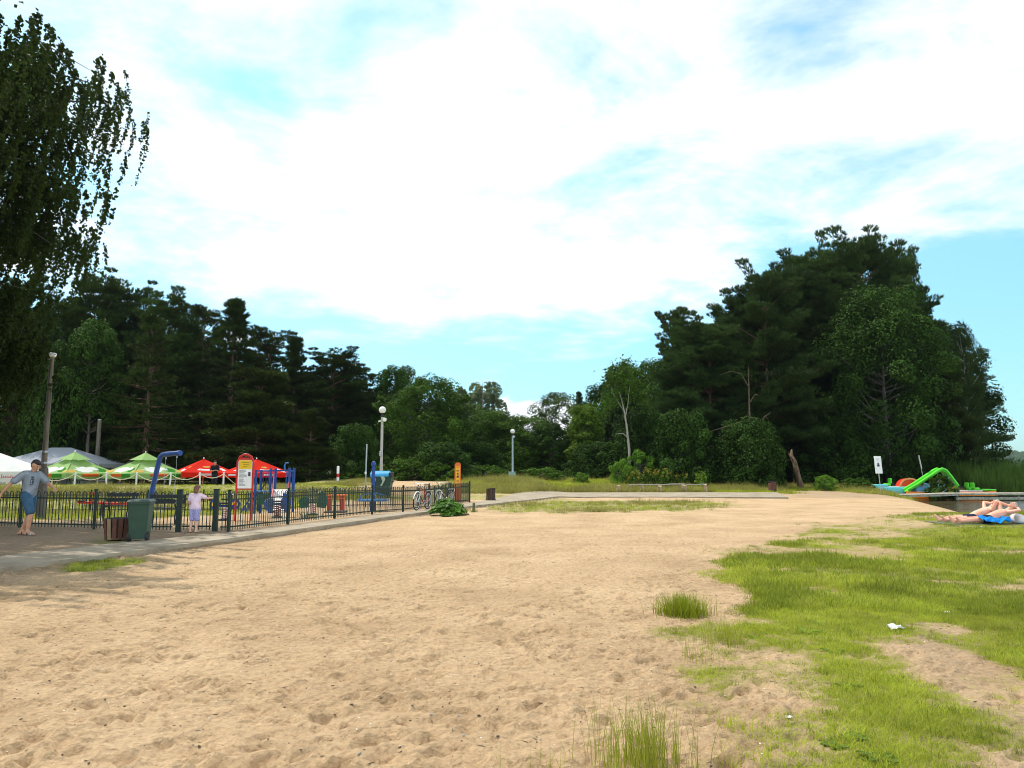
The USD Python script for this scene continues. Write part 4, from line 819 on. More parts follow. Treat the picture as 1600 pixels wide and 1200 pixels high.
p = yw(168, 26.0); t = thing('seesaw', p, 'red seesaw with a ring handle behind the fence', 'seesaw')
MB().bar(p + [-0.85, 0, 0.50], p + [0.8, 0.05, 0.44], 0.12, 0.09, bev=0.02).build('beam', RED, t)
m = trimesh.creation.torus(0.11, 0.022, 16, 6); m.apply_transform(frame([1, 0, 0], [0, 0, 1], [0, -1, 0], p + [-0.36, 0, 0.70])); MB().tm(m).build('ring_handle', RED, t, smooth=True)
MB().tube([p + [0.42, 0.0, 0.5], p + [0.42, 0, 0.72], p + [0.30, 0, 0.72]], 0.02, 6).build('handle', RED, t)
for s in (-1, 1): MB().bar(p + [0, 0.12 * s, 0], p + [0, 0.03 * s, 0.45], 0.06).build('support', DGREY, t)
for q in (-0.72, 0.66): MB().box(p + [q, 0, 0.55], (0.24, 0.24, 0.04), bev=0.012).build('seat', RUB, t)

def spring(mb, c, h, r, turns=5, w=0.018):
    a = np.linspace(0, 2 * np.pi * turns, turns * 12 + 1); rr = r * (1 - 0.12 * np.sin(np.pi * a / a[-1]))
    return mb.tube(np.c_[c[0] + rr * np.cos(a), c[1] + rr * np.sin(a), c[2] + h * a / a[-1]], w, 6)
def spring_rider(px, y, yaw, label, panel, disc, sp, seat, shape='wheel'):
    p = yw(px, y); t = thing('spring_rider', p, label, 'spring rider', 'sprung animals and bikes of the playground')
    u = np.array([math.cos(yaw), math.sin(yaw), 0]); n = np.array([-u[1], u[0], 0])
    MB().cyl(p, p + [0, 0, 0.04], 0.17, n=14).build('foot_plate', DGREY, t); spring(MB(), p + [0, 0, 0.04], 0.34, 0.10).build('spring', sp, t, smooth=True)
    MB().bar(p + [0, 0, 0.42] - u * 0.34, p + [0, 0, 0.42] + u * 0.34, 0.09, 0.06, bev=0.015).build('beam', panel, t)
    for s in (-1, 1):
        c = p + u * 0.29 * s + [0, 0, 0.47]
        if shape == 'wheel':
            m = trimesh.creation.cylinder(0.155, 0.05, sections=20); m.apply_transform(frame(u, [0, 0, 1], np.cross(u, [0, 0, 1]), c)); q = MB().tm(m).build('side_panel', panel, t)
            m = trimesh.creation.cylinder(0.085, 0.058, sections=16); m.apply_transform(frame(u, [0, 0, 1], np.cross(u, [0, 0, 1]), c)); MB().tm(m).build('disc', disc, q)
            m = trimesh.creation.cylinder(0.03, 0.066, sections=10); m.apply_transform(frame(u, [0, 0, 1], np.cross(u, [0, 0, 1]), c)); MB().tm(m).build('hub', RED, q)
        else:
            pg = Polygon([(-0.12, -0.16), (0.10, -0.18), (0.17, 0.02), (0.10, 0.26 if s > 0 else 0.1), (-0.02, 0.33 if s > 0 else 0.14), (-0.10, 0.12)]).buffer(0.03)
            MB().prism(pg, 0.05, frame(u * s, [0, 0, 1], np.cross(u * s, [0, 0, 1]), c - np.cross(u * s, [0, 0, 1]) * 0.025 + [0, 0, -0.03])).build('side_panel', panel, t)
    MB().box(p + [0, 0, 0.50], (0.26, 0.2, 0.05), yaw, bev=0.015).build('seat', seat, t)
    c = p + u * 0.2; MB().tube([c + [0, 0, 0.5], c + [0, 0, 0.76]], 0.016, 6).build('handle_stem', DGREY, t); MB().tube([c + n * 0.16 + [0, 0, 0.76], c - n * 0.16 + [0, 0, 0.76]], 0.014, 6).build('handle', WHITE, t)
stripe = usdkit.material(stage, '/World/Looks/striped_spring', {'g': ('texture_coordinate', {}), 's': ('separate_xyz', {}), 'm': ('math', {'math_type': 'multiply', 'value2': 29.0}), 'f': ('math', {'math_type': 'fraction'}), 'l': ('math', {'math_type': 'greater_than', 'value2': 0.5}), 'c': ('mix_color', {'a': (0.5, 0.02, 0.015), 'b': (0.8, 0.8, 0.78)}), 'p': ('principled_bsdf', {'roughness': 0.4})}, [('g.object', 's.vector'), ('s.z', 'm.value1'), ('m.value', 'f.value1'), ('f.value', 'l.value1'), ('l.value', 'c.fac'), ('c.result', 'p.base_color')], surface='p.BSDF')
spring_rider(357, 22.3, 0.08, 'blue spring bike with yellow-centred wheels next to the gate', BLUE, YEL, stripe, RUB)
spring_rider(438, 23.5, 0.9, 'spring rider on a red spring before the slide', BLUE, RED, RED, RUB, 'horse')
spring_rider(493, 25.0, 0.05, 'dark green spring animal on a striped spring', DGREEN, YEL, stripe, RUB, 'horse')

# notice board with a red hoop frame
p = yw(386, 22.0); t = thing('notice_board', p, 'playground rules board in a red hooped frame', 'notice board')
MB().tube([p + [-0.24, 0, -0.1], p + [-0.235, 0, 1.72], p + [-0.17, 0, 1.87], p + [-0.06, 0, 1.93], p + [0.06, 0, 1.93], p + [0.17, 0, 1.87], p + [0.235, 0, 1.72], p + [0.24, 0, -0.1]], 0.032, 8).build('frame', RED, t, smooth=True)
MB().bar(p + [-0.22, 0, 0.92], p + [0.22, 0, 0.92], 0.035).build('cross_bar', RED, t)
MB().box(p + [0, 0, 1.36], (0.42, 0.02, 0.84), bev=0.004).build('board', WHITE, t); MB().box(p + [0, 0, 1.81], (0.34, 0.02, 0.07)).build('top_panel', RED, t)
hd = MB().box(p + [0, -0.013, 1.64], (0.38, 0.004, 0.26)).build('header', YEL, t)
INK = mat('dark_print', (0.05, 0.05, 0.055), 0.6)
for i in range(3): MB().box(p + [0.02 * (i % 2), -0.0165, 1.70 - 0.06 * i], (0.22 - 0.05 * i, 0.002, 0.018)).build('print', mat('olive_print', (0.25, 0.2, 0.02), 0.6), hd)
br = np.random.RandomState(3)
for i in range(13): w = br.uniform(0.12, 0.24); MB().box(p + [-0.17 + w / 2, -0.0122, 1.47 - 0.037 * i], (w, 0.003, 0.011)).build('print', INK, t)
MB().box(p + [0.13, -0.0125, 1.36], (0.07, 0.004, 0.12)).build('pictogram', INK, t)

# small play tower with a slide
p = yw(428, 28.5); t = thing('play_tower', p, 'small blue play tower with a white and salmon slide', 'play tower')
for x in (-0.62, -0.06):
    for y in (0, 0.6): MB().tube([p + [x, y, -0.1], p + [x, y, 1.62 if x < -.3 else 1.68]], 0.05, 10).build('post', BLUE, t)
for y in (0.0, 0.6): MB().tube([p + [0.66, y, -0.1], p + [0.66, y, 1.70]], 0.05, 10).build('post', BLUE, t)
for y in (0.0, 0.6): MB().bar(p + [-0.6, y, 1.58], p + [0.64, y, 1.60], 0.05).build('top_rail', BLUE, t)
for x in (-0.62, 0.66): MB().bar(p + [x, 0.03, 1.58], p + [x, 0.57, 1.58], 0.05).build('top_rail', BLUE, t)
for k in range(5): MB().tube([p + [-0.52 + 0.09 * k, 0.6, 0.85], p + [-0.52 + 0.09 * k, 0.6, 1.56]], 0.012, 5).build('baluster', BLUE, t)
for k in range(4): MB().tube([p + [0.36 + 0.08 * k, 0.6, 0.85], p + [0.36 + 0.08 * k, 0.6, 1.56]], 0.014, 5).build('baluster', LBLUE, t)
MB().bar(p + [-0.5, 0.3, 0.85], p + [-0.1, 0.3, 1.45], 0.035).build('brace', DGREY, t)
MB().tube([p + [0.30, 0.6, 1.6], p + [0.28, 0.6, 1.78], p + [0.33, 0.6, 1.9], p + [0.42, 0.6, 1.9]], 0.03, 8).build('hook', LBLUE, t)
MB().box(p + [0.02, 0.3, 0.80], (1.3, 0.66, 0.05), bev=0.01).build('platform', LBLUE, t)
MB().box(p + [-0.3, 0.0, 0.52], (0.5, 0.03, 0.42), bev=0.008).build('back_panel', DGREEN, t)
for k in range(4): MB().bar(p + [-0.62 - 0.13 * k, -0.02, 0.70 - 0.19 * k], p + [-0.62 - 0.13 * k, 0.5, 0.70 - 0.19 * k], 0.035, 0.09).build('rung', BLUE, t)
for y in (-0.02, 0.5): MB().bar(p + [-0.60, y, 0.86], p + [-1.14, y, 0.0], 0.05, 0.05).build('ladder_rail', BLUE, t)
# the slide runs towards the viewer and to the side
s0, s1 = p + [0.36, -0.02, 0.86], p + [0.62, -1.15, 0.10]; sl = s1 - s0; w = np.array([0.27, 0.06, 0])
mb = MB(); prof = [0.0, 0.12, 0.8, 1.0]; zz = [0.02, 0.0, -0.02, 0.06]
c = np.array([s0 + sl * a + [0, 0, z] for a, z in zip(prof, zz)]); vv = np.stack([c - w, c + w, c + w - [0, 0, .03], c - w - [0, 0, .03]], 1).reshape(-1, 3)
mb.add(vv, [[4 * i + a, 4 * i + (a + 1) % 4, 4 * i + 4 + (a + 1) % 4, 4 * i + 4 + a] for i in range(3) for a in range(4)]); mb.build('slide', WHITE, t)
for s in (-1, 1):
    cc = c + w * s; v_ = []
    for i, q in enumerate(cc): hgt = [0.62, 0.20, 0.16, 0.10][i]; v_ += [q + [0, 0, -.05] - w * .06, q + [0, 0, -.05] + w * .06, q + [0, 0, hgt] + w * .06, q + [0, 0, hgt] - w * .06]
    mb = MB(); mb.add(v_, [[4 * i + a, 4 * i + (a + 1) % 4, 4 * i + 4 + (a + 1) % 4, 4 * i + 4 + a] for i in range(3) for a in range(4)] + [[3, 2, 1, 0], [12, 13, 14, 15]]); mb.build('slide_side', PINK, t)
for s in (-1, 1): MB().box(s1 + w * s * 0.9 + [0, 0.1, 0.02], (0.09, 0.3, 0.22), 0.2, bev=0.02).build('slide_foot', BLUE, t)

p = yw(528, 31.0); t = thing('play_table', p, 'low orange-red play table behind the green spring animal', 'table')
MB().box(p + [0, 0, 0.62], (0.92, 0.4, 0.07), bev=0.015).build('table_top', ORANGE, t)
for s in (-1, 1): MB().box(p + [0.27 * s, 0, 0.30], (0.13, 0.32, 0.6), bev=0.015).build('leg', RED, t)
MB().bar(p + [-0.42, -0.18, 0.5], p + [0.42, -0.18, 0.5], 0.04).build('rail', ORANGE, t)
p = yw(528, 27.6, 0.02); mb = MB(); mb.box(p, (0.75, 0.9, 0.05), 0.1, bev=0.012)
t = thing('rubber_mat', p, 'black rubber mat lying on the playground sand', 'mat'); mb.build('mat', RUB, t); MB().tube([p + [-.3, -.46, .035], p + [.34, -.40, .035]], 0.02, 6).build('edging', DGREY, t)
p = yw(585, 29.5); t = thing('carousel', p, 'blue standing carousel round a tall blue post', 'carousel')
MB().cyl(p - [0, 0, .1], p + [0, 0, 1.80], 0.07, n=12).build('post', BLUE, t); MB().lathe([(0, 1.98), (0.06, 1.95), (0.10, 1.86), (0.10, 1.80), (0.0, 1.79)], p, 12).build('post_cap', BLUE, t)
MB().lathe([(0, 0.49), (0.60, 0.47), (0.62, 0.44), (0.60, 0.40), (0, 0.38)], p, 24).build('platform', LBLUE, t, smooth=40); MB().cyl(p + [0, 0, 0.0], p + [0, 0, 0.38], 0.12, n=12).build('bearing', BLUE, t)
for k in range(4): a = k * math.pi / 2 + 0.4; MB().tube([p + [0.5 * math.cos(a), 0.5 * math.sin(a), 0.47], p + [0.5 * math.cos(a), 0.5 * math.sin(a), 0.62], p + [0.07 * math.cos(a), 0.07 * math.sin(a), 0.72]], 0.018, 6).build('grab_bar', LBLUE, t)
# benches in the playground
def bench(px, y, yaw, L, label):
    p = yw(px, y); t = thing('park_bench', p, label, 'bench', 'benches in the playground'); u = np.array([math.cos(yaw), math.sin(yaw), 0]); n = np.array([-u[1], u[0], 0])
    for k in range(3): MB().bar(p + n * (0.14 * k - 0.1) - u * L / 2 + [0, 0, 0.44], p + n * (0.14 * k - 0.1) + u * L / 2 + [0, 0, 0.44], 0.11, 0.03, bev=0.006).build('seat_slat', DGREY, t)
    for k in range(2): MB().bar(p + n * (0.27 + 0.04 * k) - u * L / 2 + [0, 0, 0.60 + 0.15 * k], p + n * (0.27 + 0.04 * k) + u * L / 2 + [0, 0, 0.60 + 0.15 * k], 0.03, 0.11, bev=0.006).build('back_slat', DGREY, t)
    for s in (-1, 1):
        q = p + u * s * (L / 2 - 0.12)
        MB().tube([q - n * 0.14, q - n * 0.20 + [0, 0, 0.2], q - n * 0.10 + [0, 0, 0.40], q + n * 0.2 + [0, 0, 0.42], q + n * 0.28 + [0, 0, 0.62], q + n * 0.33 + [0, 0, 0.82]], 0.022, 6).build('leg', DGREY, t)
        MB().tube([q + n * 0.2 + [0, 0, 0.42], q + n * 0.28 + [0, 0, 0.2], q + n * 0.22], 0.022, 6).build('leg', DGREY, t)
        MB().tube([q - n * 0.12 + [0, 0, 0.42], q - n * 0.2 + [0, 0, 0.55], q - n * 0.05 + [0, 0, 0.64], q + n * 0.28 + [0, 0, 0.62]], 0.018, 6).build('armrest', DGREY, t)
bench(263, 20.6, 0.12, 0.95, 'black slatted bench beside the gate')
bench(192, 22.0, 0.10, 0.9, 'black slatted bench behind the slatted litter bin')

# ---------------------------------------------------------------- bins beside the path
p = yw(228, 15.6); p[2] += 0.005; t = thing('wheelie_bin', p, 'green wheelie bin by the path, lid closed', 'wheelie bin', rotz=0.0)
GB = mat('bin_green', (0.022, 0.050, 0.030), 0.5, 0.2); GB2 = mat('bin_lid_green', (0.03, 0.055, 0.042), 0.4, 0.2)
b0, b1 = np.array([0.16, 0.185]), np.array([0.20, 0.235]); Rb = 0.25; cz, sz_ = math.cos(Rb), math.sin(Rb)
def rot(v): v = np.asarray(v, float); return np.stack([v[..., 0] * cz - v[..., 1] * sz_, v[..., 0] * sz_ + v[..., 1] * cz, v[..., 2]], -1)
ring = lambda h, s, z: [(-h[0] * s, -h[1] * s, z), (h[0] * s, -h[1] * s, z), (h[0] * s, h[1] * s, z), (-h[0] * s, h[1] * s, z)]
v_ = np.array(ring(b0, 1, 0.05) + ring(b1, 1, 0.74) + ring(b1, 1.06, 0.75) + ring(b1, 1.06, 0.79)); mb = MB(); mb.add(rot(v_) + p, [[3, 2, 1, 0], [12, 13, 14, 15]] + [[4 * i + a, 4 * i + (a + 1) % 4, 4 * i + 4 + (a + 1) % 4, 4 * i + 4 + a] for i in range(3) for a in range(4)]); mb.build('bin_body', GB, t)
v_ = np.array(ring(b1, 1.1, 0.792) + ring(b1, 1.1, 0.815) + ring(b1, 0.9, 0.85)); v_[[2, 3, 6, 7, 10, 11], 1] += 0.05; mb = MB(); mb.add(rot(v_) + p, [[3, 2, 1, 0], [8, 9, 10, 11]] + [[4 * i + a, 4 * i + (a + 1) % 4, 4 * i + 4 + (a + 1) % 4, 4 * i + 4 + a] for i in range(2) for a in range(4)]); ld = mb.build('lid', GB2, t)
MB().tube(rot([(-0.17, 0.26, 0.78), (-0.17, 0.32, 0.79), (0.17, 0.32, 0.79), (0.17, 0.26, 0.78)]) + p, 0.016, 6).build('handle', GB2, t)
for s in (-1, 1):
    c = rot((0.17 * s, -0.12, 0.095)) + p; a = rot((0.03, 0, 0)); q = MB().cyl(c - a, c + a, 0.095, n=18).build('wheel', RUB, t); MB().cyl(c - a * 1.15, c + a * 1.15, 0.04, n=12).build('hub', DGREY, q)
p = yw(194, 15.8); t = thing('litter_bin', p, 'slatted brown wooden litter bin beside the wheelie bin', 'litter bin')
SL = mat('red_brown_slat', (0.10, 0.035, 0.02), 0.7, 0.35, 12.0); SL2 = mat('pale_slat', (0.24, 0.16, 0.09), 0.75, 0.3, 12.0)
n = 14
for k in range(n):
    a = 2 * math.pi * k / n; d = np.array([math.cos(a), math.sin(a), 0]); MB().bar(p + d * 0.225 + [0, 0, 0.03], p + d * 0.27 + [0, 0, 0.46], 0.085, 0.022, up=d, bev=0.004).build('slat', SL2 if k == 10 else SL, t, 'pale weathered slat' if k == 10 else None)
for z in (0.12, 0.40): m = trimesh.creation.annulus(0.20 + 0.06 * z, 0.215 + 0.08 * z, 0.03, sections=20); m.apply_translation(p + [0, 0, z]); MB().tm(m).build('hoop', DGREY, t)
MB().lathe([(0.20, 0.06), (0.235, 0.44), (0.245, 0.47), (0.225, 0.47), (0.19, 0.10), (0, 0.10)], p, 18).build('liner', mat('dark_liner', (0.025, 0.025, 0.028), 0.6), t)
p = yw(1203, 49.4); t = thing('litter_bin', p, 'brown litter bin at the end of the concrete path', 'litter bin')
for s in (-1, 1): MB().box(p + [0.19 * s, 0, 0.35], (0.03, 0.4, 0.55), bev=0.005).build('side_panel', SL, t); 
for k in range(5): MB().box(p + [-0.15 + 0.075 * k, -0.19, 0.42], (0.068, 0.02, 0.55), bev=0.004).build('slat', SL, t)
MB().box(p + [0, 0.19, 0.40], (0.36, 0.02, 0.55)).build('back_panel', SL, t); MB().box(p + [0, 0, 0.10], (0.36, 0.36, 0.06)).build('floor_plate', DGREY, t)
MB().box(p + [0, 0, 0.74], (0.46, 0.44, 0.035), bev=0.008).build('hood', DGREY, t)
for s in (-1, 1): MB().bar(p + [0.15 * s, 0, -0.05], p + [0.15 * s, 0, 0.12], 0.05).build('leg', DGREY, t); MB().bar(p + [0.19 * s, 0.15, 0.6], p + [0.19 * s, 0.15, 0.74], 0.02).build('hood_stay', DGREY, t)
# big rubbish container with a bright blue lid
p = yw(599, 41.0); t = thing('rubbish_container', p, 'big dark rubbish container with a bright blue lid', 'container')
CB = mat('container_green', (0.012, 0.04, 0.03), 0.5, 0.25); CL = mat('bright_blue_plastic', (0.02, 0.26, 0.50), 0.35, 0.15)
h0, h1 = np.array([0.44, 0.36]), np.array([0.56, 0.46])
v_ = np.array(ring(h0, 1, 0.15) + ring(h1, 1, 1.08) + ring(h1, 1.06, 1.09) + ring(h1, 1.06, 1.14)) + p; mb = MB(); mb.add(v_, [[3, 2, 1, 0], [12, 13, 14, 15]] + [[4 * i + a, 4 * i + (a + 1) % 4, 4 * i + 4 + (a + 1) % 4, 4 * i + 4 + a] for i in range(3) for a in range(4)]); mb.build('container_body', CB, t)
a = np.linspace(0.1, np.pi - 0.1, 9); arc = [(-0.5 * math.cos(q), 0.30 * math.sin(q)) for q in a]; pg = Polygon(arc + [(0.5, 0.0), (-0.5, 0.0)]); MB().prism(pg, 1.0, frame([0, 1, 0], [0, 0, 1], [1, 0, 0], p + [-0.58, 0, 1.15])).build('lid', CL, t, smooth=40)
MB().box(p + [0.50, -0.02, 1.26], (0.16, 0.9, 0.22), 0.0, bev=0.03).build('lid_hinge', DGREY, t)
for sx in (-1, 1):
    for sy in (-1, 1): c = p + [0.36 * sx, 0.28 * sy, 0.08]; MB().cyl(c - [0.025, 0, 0], c + [0.025, 0, 0], 0.08, n=12).build('castor', RUB, t)
for s in (-1, 1): MB().cyl(p + [0.54 * s, 0, 0.86], p + [0.66 * s, 0, 0.86], 0.03, n=8).build('trunnion', DGREY, t)
for k, (dx, dz, hh) in enumerate([(-0.44, 0, 0.62), (0.08, 0, 0.5)]):
    mb = MB(); zs = np.linspace(0, 1, 8); ww = 0.09 * (1 - 0.5 * zs) * (1 + 0.3 * np.sin(7 * zs)); c = np.c_[p[0] + dx + 0.07 * np.sin(4 * zs), np.full(8, p[1] - 0.475 - 0.01), p[2] + 1.15 - hh * zs]
    v2 = np.stack([c - np.c_[ww, 0 * ww, 0 * ww], c + np.c_[ww, 0 * ww, 0 * ww], c + np.c_[ww, 0 * ww - .012, 0 * ww], c - np.c_[ww, 0 * ww + .012, 0 * ww]], 1).reshape(-1, 3)
    mb.add(v2, [[4 * i + q, 4 * i + (q + 1) % 4, 4 * i + 4 + (q + 1) % 4, 4 * i + 4 + q] for i in range(7) for q in range(4)]); mb.build('hanging_bag', mat('pale_bag', (0.5, 0.6, 0.55), 0.5, trans=0.2), t)
# orange notice post
p = yw(716, 36.4); t = thing('notice_post', p, 'tall orange notice post with a yellow face behind the fence end', 'notice post')
MB().prism(Polygon([(-0.15, 0), (0.15, 0), (0.15, 1.78), (0.12, 1.86), (0.06, 1.90), (-0.06, 1.90), (-0.12, 1.86), (-0.15, 1.78)]), 0.06, frame([1, 0, 0], [0, 0, 1], [0, -1, 0], p)).build('post', mat('orange_board', (0.62, 0.13, 0.015), 0.4, 0.15), t)
fc = MB().box(p + [0, -0.064, 1.22], (0.2, 0.006, 1.0)).build('face', mat('amber_board', (0.78, 0.36, 0.01), 0.4, 0.1), t)
for z, w, h in ((1.66, 0.12, 0.02), (1.5, 0.13, 0.05), (1.36, 0.08, 0.09), (1.22, 0.11, 0.11), (1.04, 0.13, 0.02), (0.98, 0.12, 0.02), (0.92, 0.10, 0.02), (0.84, 0.12, 0.03)): MB().box(p + [0, -0.0685, z], (w, 0.003, h)).build('print', INK, fc)

# ---------------------------------------------------------------- umbrellas and tents behind the bank
def cloth(name, col, trans=0.45): return mat(name, col, 0.8, 0.08, 2.0, 0.1, trans=trans)
GU, GU2 = cloth('green_canvas', (0.36, 0.55, 0.21)), cloth('deep_green_canvas', (0.05, 0.26, 0.03)); RU = cloth('red_canvas', (0.78, 0.028, 0.012)); WU = cloth('white_canvas', (0.80, 0.80, 0.79), 0.4)
OU = cloth('orange_canvas', (0.75, 0.13, 0.03)); YU = cloth('straw_canvas', (0.72, 0.50, 0.13)); GREYT = cloth('grey_tent_canvas', (0.36, 0.38, 0.43), 0.25)
def panel_map(a, b, c):
    """a point (u along a to b, w up to c) on a sloping panel, and the panel's outward normal"""
    n = np.cross(b - a, c - a); n /= np.linalg.norm(n); n = n if n[2] > 0 else -n
    return (lambda u, w: a + (b - a) * (u * (1 - w) + 0.5 * w) + ((a + b) / 2 * 0 + c - (a + b) / 2) * w if False else (a * (1 - u) + b * u) * (1 - w) + c * w), n
def printed(poly, fm, n, off=0.006):
    """a flat print laid on a panel"""
    tri = trimesh.creation.triangulate_polygon(poly.segmentize(0.12), engine='earcut'); v_ = np.array([fm(u, w) for u, w in tri[0]]) + n * off
    f_ = np.array(tri[1]); k = np.cross(v_[f_[0, 1]] - v_[f_[0, 0]], v_[f_[0, 2]] - v_[f_[0, 0]]); f_ = f_ if k @ n > 0 else f_[:, ::-1]
    return MB().add(v_, f_)
def blot(cx, cy, rx, ry, seed, rough=0.3, rot=0.0, n=26):
    r = np.random.RandomState(seed); a = np.linspace(0, 2 * np.pi, n, endpoint=False); q = 1 + rough * (r.rand(n) - 0.5); x, y = rx * q * np.cos(a), ry * q * np.sin(a)
    return Polygon(np.c_[cx + x * math.cos(rot) - y * math.sin(rot), cy + x * math.sin(rot) + y * math.cos(rot)]).buffer(0)
def umbrella(px, y, apex_py, edge_py, half, val_py, yaw, style, label):
    x = (px - 800) / FPX * y; z0 = gz(x, y); zz = lambda py: 1.5 + (738 - py) / FPX * y * 1.0
    p = np.array([x, y, z0]); t = thing('parasol', p, label, 'parasol', {'green': 'green parasols behind the bank', 'red': 'red parasols behind the bank'}[style])
    R = half / FPX * y; za, ze, zv = zz(apex_py), zz(edge_py), zz(val_py)
    cor = [np.array([x + R * math.cos(yaw + k * math.pi / 2), y + R * math.sin(yaw + k * math.pi / 2), ze]) for k in range(4)]; apex = np.array([x, y, za])
    main, val = (GU, GU) if style == 'green' else (RU, RU)
    MB().cyl(p - [0, 0, .1], [x, y, za - 0.03], 0.028, n=10).build('pole', WHITE, t); MB().lathe([(0, 0), (0.34, 0), (0.34, 0.06), (0.06, 0.1), (0, 0.1)], p + [0, 0, -0.02], 16).build('base', DGREY, t)
    tw = 0.80 if style == 'green' else 1.0
    for k in range(4):
        a, b = cor[k], cor[(k + 1) % 4]; top = apex if style == 'red' else apex - [0, 0, 0.34 * (za - ze) * 0.55]
        mb = MB(); nseg = 6; rows = []
        for i in range(nseg + 1):
            w = i / nseg * tw; sag = -0.05 * math.sin(math.pi * w) * R
            rows.append([(a * (1 - u) + b * u) * (1 - w) + top * w + [0, 0, sag * (1 - abs(2 * u - 1)) * 1.0 - 0.10 * (1 - w) * 0.0 + 0.10 * (1 - w) * 0 - 0.03 * math.sin(math.pi * u) * (1 - w)] for u in np.linspace(0, 1, 7)])
        V_ = np.array(rows).reshape(-1, 3); mb.add(V_, [[7 * i + j, 7 * i + j + 1, 7 * i + j + 8, 7 * i + j + 7] for i in range(nseg) for j in range(6)])
        q = mb.build('canopy_panel', main, t, smooth=40)
        grid = np.array(rows)
        def fm(u, w, grid=grid):
            i = min(max(w / tw, 0), 0.999) * nseg; j = min(max(u, 0), 0.999) * 6; i0, j0 = int(i), int(j); fi, fj = i - i0, j - j0
            return (grid[i0, j0] * (1 - fj) + grid[i0, j0 + 1] * fj) * (1 - fi) + (grid[i0 + 1, j0] * (1 - fj) + grid[i0 + 1, j0 + 1] * fj) * fi
        n = np.cross(b - a, top - a); n /= np.linalg.norm(n); n = n if n[2] > 0 else -n
        if style == 'green':
            printed(blot(0.42, 0.27, 0.25, 0.19, 5 + k, 0.6), fm, n, 0.012).build('white_splash', WU, q)
            printed(blot(0.80, 0.22, 0.12, 0.14, 15 + k, 0.1), fm, n, 0.010).build('round_print', GU2, q)
            printed(blot(0.68, 0.33, 0.09, 0.13, 25 + k, 0.5, 0.6), fm, n, 0.014).build('white_splash', WU, q)
            printed(blot(0.10, 0.13, 0.10, 0.10, 35 + k, 0.4), fm, n, 0.012).build('straw_print', YU, q)
            printed(blot(0.93, 0.10, 0.06, 0.08, 45 + k, 0.4), fm, n, 0.016).build('straw_print', YU, q)
        else:
            printed(Polygon([(0.24, 0.20), (0.70, 0.16), (0.66, 0.30), (0.28, 0.34)]), fm, n, 0.012).build('white_print', WU, q)
            for i in range(5): u = 0.31 + 0.075 * i; printed(Polygon([(u, 0.22), (u + 0.045, 0.215), (u + 0.05, 0.28), (u + 0.01, 0.29)]), fm, n, 0.016).build('lettering', RU, q)
            printed(blot(0.50, 0.50, 0.14, 0.055, 3 + k, 0.4), fm, n, 0.014).build('gold_print', YU, q); printed(blot(0.86, 0.18, 0.05, 0.14, 7 + k, 0.6), fm, n, 0.014).build('white_print', WU, q)
        # the hanging edge
        out = (a + b) / 2 - [x, y, 0]; out[2] = 0; out /= np.linalg.norm(out); m = 12; us = np.linspace(0, 1, m + 1); up_ = a * (1 - us[:, None]) + b * us[:, None] + np.c_[0 * us, 0 * us, -0.03 * np.sin(math.pi * us)]
        dn = up_ + np.c_[out[0] * 0.02 * np.sin(9 * us), out[1] * 0.02 * np.sin(9 * us), (zv - ze) * (1 - 0.14 * np.abs(np.sin(us * math.pi * 4)))]
        mb = MB(); mb.add(np.vstack([up_, dn]), [[i, i + 1, m + 2 + i, m + 1 + i] for i in range(m)]); q = mb.build('valance', val, t)
        g = lambda u, w: (a * (1 - u) + b * u) * (1 - w) + (a * (1 - u) + b * u + [0, 0, zv - ze]) * w + out * 0.03
        if style == 'green': printed(Polygon([(0.30, 0.08), (0.62, 0.08), (0.62, 0.62), (0.30, 0.62)]), g, out, 0.01).build('orange_print', OU, q); printed(Polygon([(0.64, 0.08), (0.9, 0.08), (0.9, 0.75), (0.64, 0.75)]), g, out, 0.01).build('deep_green_print', GU2, q)
        else: printed(Polygon([(0.3, 0.25), (0.55, 0.25), (0.55, 0.65), (0.3, 0.65)]), g, out, 0.01).build('white_print', WU, q)
        MB().tube([apex - [0, 0, 0.12], a - [0, 0, 0.04]], 0.014, 5).build('rib', DGREY, t); MB().tube([[x, y, z0 + 0.55 * (ze - z0) + 0.45], apex * 0.5 + a * 0.5 - [0, 0, 0.1]], 0.012, 5).build('strut', DGREY, t)
    if style == 'green':
        r2 = R * 0.38; zb = za - (za - ze) * 0.36; mb = MB(); cc = [np.array([x + r2 * math.cos(yaw + k * math.pi / 2), y + r2 * math.sin(yaw + k * math.pi / 2), zb]) for k in range(4)]
        mb.add(np.array(cc + [apex + [0, 0, 0.02]]), [[0, 1, 4], [1, 2, 4], [2, 3, 4], [3, 0, 4]]); mb.build('vent_cap', GU, t, smooth=False)
    MB().lathe([(0, 0.12), (0.03, 0.1), (0.035, 0.04), (0.05, 0.02), (0, 0.0)], apex, 10).build('finial', WHITE, t)
umbrella(120, 48.5, 707, 739.5, 60, 748, -1.20, 'green', 'green parasol with white splashes standing before the grey tent')
umbrella(230, 48.8, 708, 739.5, 60, 748, -1.35, 'green', 'green parasol with white splashes next to the red parasols')
umbrella(321, 51.0, 717.5, 738, 53, 746, -1.75, 'red', 'red parasol next to the green ones')
umbrella(403, 50.5, 718, 739, 53, 746, -1.40, 'red', 'red parasol behind the red hooped notice board')

